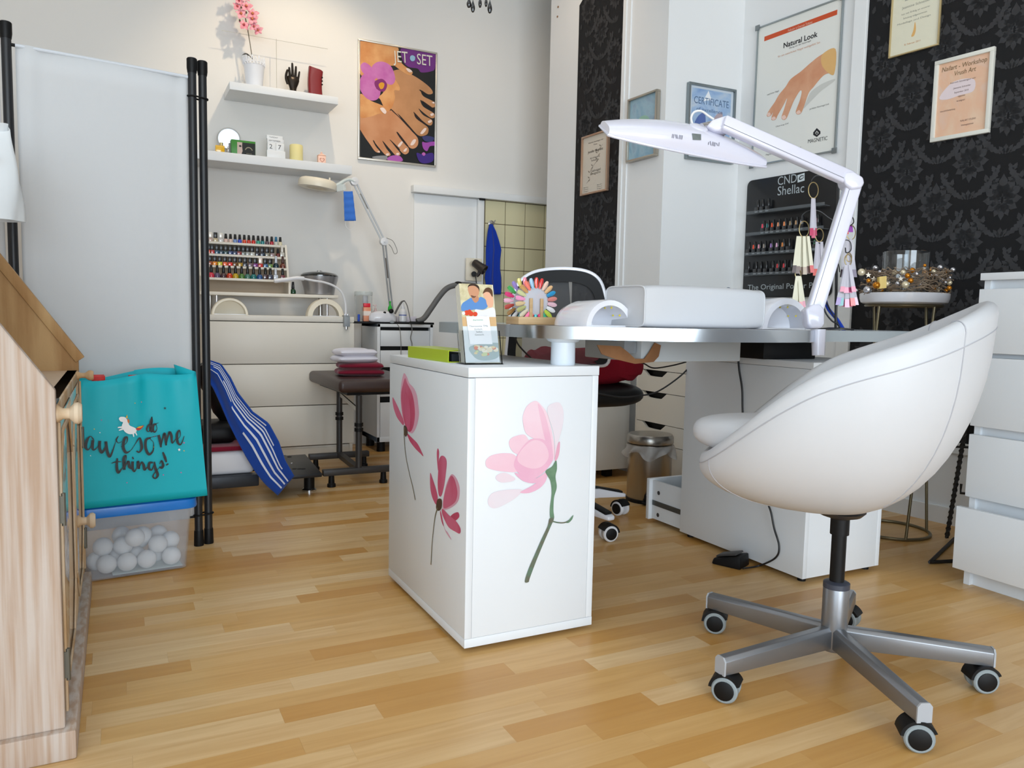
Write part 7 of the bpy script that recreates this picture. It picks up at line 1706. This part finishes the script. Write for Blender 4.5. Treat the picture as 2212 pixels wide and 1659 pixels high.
part('gold_fleck_print', MB().poly([PS.pt(u0+W_*(.58+.03*math.cos(t)), z0+H_*(.5+.07*math.sin(t)), of+.0003) for t in [2*math.pi*i/12 for i in range(12)]]), flat((214, 190, 110)), th, smooth=0, recalc=False)
# blue certificate
th, (u0, u1, z0, z1), of = frame_on(PB, 'certificate', 'blue certificate in a grey metal frame behind the desk lamp head', 'certificate', [(1482.6, 178), (1584, 196.8), (1578, 356), (1477, 344.3)], .026, .012, mat('frame_grey', (138, 148, 152), .3, .7), (206, 216, 226))
W_ = u1-u0; H_ = z1-z0
part('sky_print', MB().poly([PB.pt(u0+W_*a, z0+H_*b, of) for a, b in ((.05, .03), (.95, .03), (.95, .97), (.05, .97))]), paint('sky_wash', (128, 160, 206), (160, 186, 216), (196, 206, 216)), th, smooth=0, recalc=False)
of += .0004; BL_ = flat((86, 112, 146))
part('peak_print', MB().poly([PB.pt(u0+W_*a, z0+H_*b, of) for a, b in ((.30, .80), (.42, .96), (.50, .84))]), flat((232, 236, 240)), th, smooth=0, recalc=False)
part('figure_print', MB().poly([PB.pt(u0+W_*p.x, z0+H_*p.y, of) for p in crv(v2([(.10, .42), (.2, .58), (.34, .64), (.38, .5), (.3, .36), (.16, .34)]), 4)]), flat((88, 110, 168)), th, smooth=0, recalc=False)
part('figure_print', MB().poly([PB.pt(u0+W_*p.x, z0+H_*p.y, of) for p in crv(v2([(.52, .5), (.62, .64), (.76, .68), (.74, .5), (.62, .42)]), 4)]), flat((176, 160, 166)), th, smooth=0, recalc=False)
tx(PB, 'CERTIFICATE', .10, .76, .80, .034, BL_, th, of+.0003); tx(PB, 'of excellence', .16, .66, .6, .018, BL_, th, of+.0003); tx(PB, 'alessandro', .26, .09, .46, .022, BL_, th, of+.0003); tx(PB, 'INTERNATIONAL', .3, .05, .38, .006, BL_, th, of+.0003)
# hand-care poster
def n5(x, y): return (1600+x/3.614, y/3.614)
th, (u0, u1, z0, z1), of = frame_on(PW, 'poster', 'Natural Look nail poster with a hand in a clip frame', 'poster', [(1641.5, 59.5), (1828, -7), (1806.1, 326.5), (1624.9, 362.5)], .016, .007, mat('clip_frame', (158, 166, 168), .3, .7), (232, 232, 226))
W_ = u1-u0; H_ = z1-z0
for fu, fv in ((0, 0), (1, 0), (0, 1), (1, 1)):
    p = PW.pt(u0+W_*fu+(.004 if fu else -.004), z0+H_*fv+(.004 if fv else -.004), .017); part('corner_clip', MB().obox(p, PW.right*.013, Vector((0, 0, .013)), PW.n*.003), mat('clip_grey', (132, 138, 140), .35, .6), th, bevel=.002)
def np_(name, pts, m, off=0, curve=True):
    P = v2([n5(*p) for p in pts]); P = crv(P, 5) if curve else P; out_ = []
    for p in P:
        uu, zz_ = PW.uz(p.x, p.y); out_.append(PW.pt(min(max(uu, u0), u1), min(max(zz_, z0), z1), of+off))
    return part(name, MB().poly(out_), m, th, smooth=0, recalc=False)
np_('red_band_print', [(195, 290), (765, 78), (762, 118), (193, 326)], flat((206, 84, 46)), 0, False)
ptext('lettering', PW, 'Fullcolor is Overnah Teileitet', *n5(370, 248), *n5(560, 180), 5, of+.0006, flat((236, 200, 180)), th)
ptext('lettering', PW, 'Natural Look', *n5(334, 376), *n5(600, 284), 11, of+.0003, flat((44, 44, 46)), th, bold=.02)
ptext('lettering', PW, 'Übung von der Naturnagel', *n5(378, 382), *n5(548, 322), 4, of+.0003, flat((90, 90, 92)), th)
ptext('lettering', PW, 'für ein natürliches Nagel wohlgefühl Set', *n5(290, 450), *n5(620, 336), 4, of+.0003, flat((214, 160, 130)), th)
HM = mat('hand_print_skin', (222, 168, 134), .35, var=(9, .7, (206, 140, 104)), spec=.3); HM2 = mat('hand_print_shade', (206, 206, 200), .4)
np_('cast_print', [(738, 620), (640, 660), (560, 720), (520, 800), (500, 850), (560, 790), (640, 710), (736, 640)], HM2, .0001)
np_('hand_print', [(750, 385), (640, 430), (560, 490), (480, 560), (400, 620), (360, 680), (310, 740), (275, 800), (240, 850), (214, 895), (220, 914), (245, 905), (262, 880), (248, 930), (262, 942), (285, 932), (300, 900), (340, 830), (372, 770), (350, 850), (328, 915), (340, 938), (366, 928), (392, 870), (425, 790), (470, 715), (486, 720), (470, 790), (440, 870), (452, 896), (480, 886), (505, 830), (540, 730), (580, 680), (620, 630), (660, 590), (700, 575), (740, 578)], HM, .0002)
np_('wrist_print', [(750, 385), (650, 425), (640, 500), (680, 560), (740, 578)], mat('wrist_warm', (226, 180, 116), .35), .0004)
for q_ in ([(216, 890), (236, 880), (244, 900), (224, 912)], [(250, 925), (272, 912), (284, 928), (262, 940)], [(330, 915), (352, 900), (364, 922), (342, 936)], [(444, 880), (466, 862), (480, 882), (456, 894)]): np_('nail_print', q_, flat((240, 206, 190)), .0006)
np_('emblem_print', [(604, 1002), (632, 1028), (632, 1046), (604, 1072), (576, 1056), (576, 1036)], flat((40, 40, 44)), .0002, False); np_('emblem_print', [(604, 1022), (620, 1040), (604, 1056), (590, 1042)], flat((196, 196, 190)), .0004, False); np_('emblem_print', [(604, 1032), (614, 1042), (604, 1052), (596, 1044)], flat((60, 60, 64)), .0006, False)
ptext('lettering', PW, 'MAGNETIC', *n5(524, 1118), *n5(676, 1092), 8, of+.0003, flat((60, 60, 62)), th)
for s_, a, b, c, d in (('natürlicher Nagel', 206, 746, 298, 714), ('perfekter Naturnagel look', 538, 858, 690, 816), ('Überzug Gel', 274, 994, 372, 966), ('Magnetic nail design products international', 196, 1215, 470, 1155)): ptext('lettering', PW, s_, *n5(a, b), *n5(c, d), 3.5, of+.0003, flat((120, 120, 118)), th)
# two certificates on the damask wall
th, (u0, u1, z0, z1), of = frame_on(PW, 'certificate', 'cream certificate cut off by the top edge above the black wallpaper', 'certificate', [(1930, -40), (2040, -75), (2032, 97), (1924, 128)], .014, .006, mat('gold_thin', (196, 176, 130), .35, .5), (226, 222, 200))
W_ = u1-u0; H_ = z1-z0; TN = flat((150, 150, 140)); TR = flat((200, 140, 90))
for s_, fv, fu, fw2, h in (('Zertifikat', .70, .25, .5, .02), ('Jeannine Schneider', .60, .2, .6, .010), ('hat mit Erfolg an unserer', .52, .2, .6, .007), ('Schulung teilgenommen', .46, .24, .5, .007), ('Modellage und Design', .40, .12, .7, .007)): tx(PW, s_, fu, fv, fw2, h, TN, th, of)
tx(PW, '8. Februar 2011', .3, .10, .34, .007, TR, th, of)
part('seal_print', MB().poly([PW.pt(u0+W_*p.x, z0+H_*p.y, of) for p in crv(v2([(.44, .20), (.48, .28), (.50, .38), (.53, .28), (.50, .20)]), 4)]), flat((226, 178, 110)), th, smooth=0, recalc=False)
th, (u0, u1, z0, z1), of = frame_on(PW, 'certificate', 'peach nail art workshop certificate in a cream frame on black wallpaper', 'certificate', [(2024.7, 135.6), (2153.4, 101), (2141, 287.8), (2013.7, 308.5)], .02, .016, mat('cream_frame', (226, 224, 214), .35), (232, 196, 170), paint('peach_wash', (232, 200, 172), (230, 186, 156), (226, 196, 178)))
W_ = u1-u0; H_ = z1-z0
part('pale_print', MB().poly([PW.pt(u0+W_*p.x, z0+H_*p.y, of) for p in crv(v2([(.04, .55), (.3, .72), (.7, .70), (.72, .54), (.45, .52), (.2, .5)]), 5)]), flat((228, 212, 214)), th, smooth=0, recalc=False)
GB = flat((130, 106, 74)); of += .0004
tx(PW, 'Nailart - Workshop', .06, .89, .88, .018, GB, th, of, shear=.15); tx(PW, 'Vrush Art', .32, .80, .42, .018, GB, th, of, shear=.15)
for s_, fv, fu, fw2 in (('hiermit bestätigen wir', .70, .25, .5), ('Jeannine Schneider', .62, .32, .34), ('September 2010', .56, .34, .28), ('teilgenommen', .50, .42, .14), ('hat erfolgreich', .44, .4, .16), ('Unterschrift Seminarleitung', .34, .08, .3), ('NAILART STUDIO', .16, .5, .3), ('Schulungszentrum', .10, .52, .24)): tx(PW, s_, fu, fv, fw2, .0065, flat((120, 96, 90)), th, of)

# ================================================================ POLISH WALL DISPLAY
cu = [PW.uz(x, y) for x, y in ((1621, 392), (1814, 358), (1797, 645), (1604, 640))]
cu0, cu1 = (cu[0][0]+cu[3][0])/2, (cu[1][0]+cu[2][0])/2; cz1, cz0 = (cu[0][1]+cu[1][1])/2, (cu[2][1]+cu[3][1])/2
cn = thing('polish_display', 'black wall display with four clear shelves of gel polish bottles', 'display', PW.pt((cu0+cu1)/2, cz0, 0))
rp_ = []
for a, b, s0 in ((cu1-.03, cz1-.03, 0), (cu0+.03, cz1-.03, 90), (cu0+.03, cz0+.03, 180), (cu1-.03, cz0+.03, 270)):
    for i in range(7): t = R_(s0+15*i); rp_.append(PW.pt(a+.03*math.cos(t), b+.03*math.sin(t), .002))
part('panel', MB().prism(rp_, PW.n*.010), mat('satin_black', (20, 20, 22), .3), cn, bevel=.001)
def c6(x, y): return (1580+x/4.366, 340+y/4.366)
of = .0126; GT = flat((176, 184, 188))
ptext('lettering', PW, 'CND', *c6(436, 264), *c6(616, 232), 18, of, GT, cn)
lg = [PW.at(*c6(*p), of) for p in ((622, 168), (690, 145), (690, 218), (624, 238))]
part('logo_print', MB().poly(lg), flat((206, 216, 220)), cn, smooth=0, recalc=False)
pstroke('logo_curve_print', PW, [c6(*p) for p in ((684, 176), (664, 172), (644, 188), (642, 206), (660, 204), (684, 186))], [.003, .005, .005, .003], of+.0004, flat((40, 44, 48)), cn)
ptext('lettering', PW, 'Shellac', *c6(434, 360), *c6(684, 328), 19, of, GT, cn)
ptext('lettering', PW, 'The Original Power Polish', *c6(153, 1250), *c6(905, 1226), 11, of, GT, cn)
rows = [((190, 550), (905, 470), [(285, None), (330, None), (385, None)]), ((178, 748), (900, 690), [(340, (232, 60, 90)), (383, (30, 110, 110)), (430, (236, 80, 30)), (487, (226, 150, 110)), (545, (236, 140, 80)), (600, (150, 130, 100)), (655, (180, 140, 100)), (705, (190, 190, 200)), (800, (60, 60, 70)), (850, (90, 60, 70))]), ((165, 940), (900, 885), [(200, None), (255, (236, 70, 30)), (305, (226, 150, 170)), (352, (150, 140, 130)), (420, (160, 120, 190)), (474, (220, 170, 200)), (528, (214, 130, 60)), (580, None), (770, None), (830, (60, 110, 80))]), ((152, 1135), (880, 1085), [(196, None), (268, None), (312, None), (364, None), (424, None), (480, (200, 50, 60)), (540, (206, 50, 60)), (600, None), (760, (60, 120, 60)), (820, None)])]
GPR = 'gel polish bottles on the black wall display'
rn = ['top', 'second', 'third', 'bottom']
ACR = mat('shelf_acrylic', (120, 126, 130), .08, alpha=.35)
for ri, (a, b, bs) in enumerate(rows):
    ua, za = PW.uz(*c6(*a)); ub, zb_ = PW.uz(*c6(*b)); z = (za+zb_)/2+.004
    ua = cu0+.035; ub = cu1-.03
    s0 = MB().prism([PW.pt(ua, z-.004, .012), PW.pt(ub, z-.004, .012), PW.pt(ub, z, .012), PW.pt(ua, z, .012)], PW.n*.042).prism([PW.pt(ua, z, .052), PW.pt(ub, z, .052), PW.pt(ub, z+.012, .052), PW.pt(ua, z+.012, .052)], PW.n*.002)
    part('shelf', s0, ACR, cn, smooth=0)
    for i, (x, tip) in enumerate(bs):
        yb_ = a[1]+(b[1]-a[1])*(x-a[0])/(b[0]-a[0])
        u = PW.uz(*c6(x, yb_-20))[0]; pos = PW.pt(u, z+.0004, .031)
        lab = f'black gel polish bottle, {ordn(i)} from the left on the display\'s {rn[ri]} shelf'
        o = polish(pos, 'tall', (30, 30, 33), 'black', lab, GPR, BK)
        o.rotation_euler = (0, 0, R_(6.5))
        part('white_label', MB().box(-.0118, -.0116, -.009, .009, .003, .009), mat('label_grey', (186, 190, 192), .5), o, world=False)
        if tip: part('colour_tip', MB().grid(lambda u_, v_: Vector((-.0115-.002*math.sin(u_*3.14), (u_-.5)*.011*(1-.3*v_*v_), .030+.020*v_)), 4, 4), mat('nail_%d_%d_%d' % tip, tip, .12, coat=.7), o, world=False, smooth=80)

# ================================================================ SWATCH STAND ON THE TABLE
SD = 2.52
ss = thing('swatch_stand', 'black wire stand with curled hooks for nail swatches on the table', 'stand', Vector((onD(1806, 700, SD).x, onD(1806, 700, SD).y, TZ1)))
def sp2(x, y, d=0): return onD(x, y, SD+d)
sb0 = Vector((onD(1806, 700, SD).x, onD(1806, 700, SD).y, TZ1+.001))
part('pole', MB().tube([sb0, sp2(1806, 640), sp2(1808, 500), sp2(1812, 362)], .0045, 8), M['black_metal'], ss)
part('base', MB().lathe([(.055, 0), (.055, .004), (.02, .008)], sb0, 28), M['black_metal'], ss)
def hook(pts): part('hook', MB().tube(crv([sp2(x, y) for x, y in pts], 5, False), .0018, 6), M['black_metal'], ss)
hook([(1812, 362), (1800, 372), (1780, 380), (1762, 380), (1752, 392), (1760, 396)]); hook([(1808, 480), (1790, 470), (1770, 456), (1748, 455), (1733, 465), (1731, 478)]); hook([(1807, 560), (1780, 530), (1752, 522), (1730, 528), (1726, 545), (1735, 550)])
hook([(1808, 470), (1825, 462), (1840, 468), (1844, 480), (1836, 488)]); hook([(1807, 540), (1822, 520), (1836, 522), (1838, 540), (1828, 546), (1826, 535)]); hook([(1807, 560), (1812, 575), (1814, 588)])
BR2 = mat('brass_ring', (176, 156, 110), .3, .8)
CLR = mat('clear_stick', (216, 212, 222), .25, alpha=.5); CRM = mat('cream_stick', (232, 226, 200), .4, alpha=.92)
def fan(label, ring, rr, base, tops, length, spread, mat_s, tips, w_=5.0, d=0.0, w0=3.0):
    t = thing('swatch_fan', label, 'swatches', sp2(base[0], base[1]+length, d), 0, 'nail colour swatch fans on the wire stand')
    c = sp2(ring[0], ring[1], d)
    part('ring', MB().tube([c+CR*(rr*.62*SD/F_PX)*math.cos(a)+CU*(rr*SD/F_PX)*math.sin(a) for a in [2*math.pi*i/24 for i in range(24)]], .0016, 6, closed=True), BR2, t)
    n = len(tips)
    for i, tp_ in enumerate(tips):
        k = (i/(n-1)-.5) if n > 1 else 0
        x0_, x1_ = base[0]+tops*k, base[0]+spread*k; y0_, y1_ = base[1], base[1]+length*(1-.06*abs(k)*2)
        dd_ = d+.0035*((i*7) % 5-2)
        def pz_(f, s_, ddx=0): xx = x0_+(x1_-x0_)*f+s_*(w0+(w_-w0)*f); yy_ = y0_+(y1_-y0_)*f; return sp2(xx, yy_, dd_+ddx)
        st_ = part('stick', MB().prism([pz_(0, -1), pz_(0, 1), pz_(1, 1), pz_(1, -1)], CF*.0012), mat_s, t, smooth=0)
        part('colour_tip', MB().prism([pz_(.80, -1, -.0012), pz_(.80, 1, -.0012), pz_(1, 1, -.0012), pz_(1, -1, -.0012)], CF*.001), mat('nail_%d_%d_%d' % tp_, tp_, .2, coat=.5), st_, smooth=0)
fan('narrow clear swatch pack with a deep pink end on the topmost ring', (1757, 411), 17, (1757, 428), 3, 86, 8, CLR, [(190, 40, 90), (206, 90, 120), (170, 40, 80)], 4.0, -.02)
fan('cream swatch fan with dark and coral ends on the middle ring', (1737, 495), 17, (1735, 510), 22, 84, 40, CRM, [(70, 50, 48), (120, 100, 92), (150, 130, 118), (190, 170, 150), (120, 90, 84), (214, 90, 90)], 4.2, -.015)
fan('lilac swatch pack with red ends beside the cream fan', (1770, 508), 14, (1770, 522), 10, 78, 18, CLR, [(206, 60, 40), (60, 40, 90), (226, 60, 40), (190, 40, 40)], 5, .0)
fan('pale swatch fan hanging low in front of the display lettering', (1724, 592), 10, (1725, 596), 6, 72, 24, CRM, [(60, 90, 130), (200, 110, 80), (226, 222, 216), (206, 90, 90), (190, 60, 90)], 4.0, -.01)
fan('long clear swatch pack with green and red ends right of the lamp arm', (1828, 424), 10, (1828, 430), 8, 76, 20, CLR, [(60, 170, 60), (226, 60, 40), (150, 60, 170)], 5.0, .03)
fan('long grey clear swatch pack on the right-hand ring', (1838, 502), 16, (1833, 516), 10, 88, 26, CLR, [(60, 40, 50), (206, 206, 214), (170, 176, 196), (120, 110, 130)], 5.5, .03)
fan('bright pink and red swatch fan at the lower right of the stand', (1832, 562), 12, (1830, 576), 10, 88, 40, CLR, [(120, 80, 160), (40, 150, 150), (226, 110, 150), (240, 150, 180), (214, 60, 90), (226, 70, 60), (206, 170, 190)], 5.2, -.01)
# upper row of colour bands on that fan are drawn by a second small fan
fan('rose coloured swatch fan in front of the bright pink one', (1834, 556), 9, (1832, 572), 8, 62, 26, CLR, [(206, 90, 120), (226, 120, 150), (190, 80, 120), (214, 110, 140)], 5.0, -.03)

# ================================================================ CHANDELIER (only its lowest drops hang into the picture)
cc0 = onD(1036, -60, 3.0)
ck = thing('chandelier', 'dark bead chandelier whose lowest drops hang in at the top edge', 'chandelier', cc0)
BD_ = mat('black_crystal', (20, 18, 18), .08, coat=.8)
part('ring', MB().tube([cc0+Vector((.10*math.cos(t), .10*math.sin(t), 0)) for t in [2*math.pi*i/30 for i in range(30)]], .006, 8, closed=True), M['black_metal'], ck)
part('rod', MB().cyl(cc0+Vector((0, 0, -.01)), Vector((cc0.x, cc0.y, ZC)), .006, n=10).bar(cc0-Vector((.1, 0, 0)), cc0+Vector((.1, 0, 0)), .01, .006).bar(cc0-Vector((0, .1, 0)), cc0+Vector((0, .1, 0)), .01, .006), M['black_metal'], ck)
part('canopy', MB().lathe([(.05, -.04), (.06, -.01), (.06, 0)], (cc0.x, cc0.y, ZC), 20), M['black_metal'], ck)
for x, y, sx_, sy_ in ((1013, 7, 5.5, 10), (1021.5, 15, 5, 12), (1037, 5, 4, 12), (1050, 4, 3.5, 11), (1058, 16, 5.5, 13)):
    q = onD(x, y, 3.0); k = 3.0/F_PX
    part('drop', MB().lathe([(.2*sx_*k, sy_*k), (.55*sx_*k, .55*sy_*k), (.95*sx_*k, 0), (.95*sx_*k, -.4*sy_*k), (.6*sx_*k, -.85*sy_*k), (.05*sx_*k, -sy_*k)], q, 14), BD_, ck)
    part('wire', MB().cyl(q+Vector((0, 0, sy_*k*.9)), Vector((q.x, q.y, cc0.z)), .0012, n=6), M['black_metal'], ck)
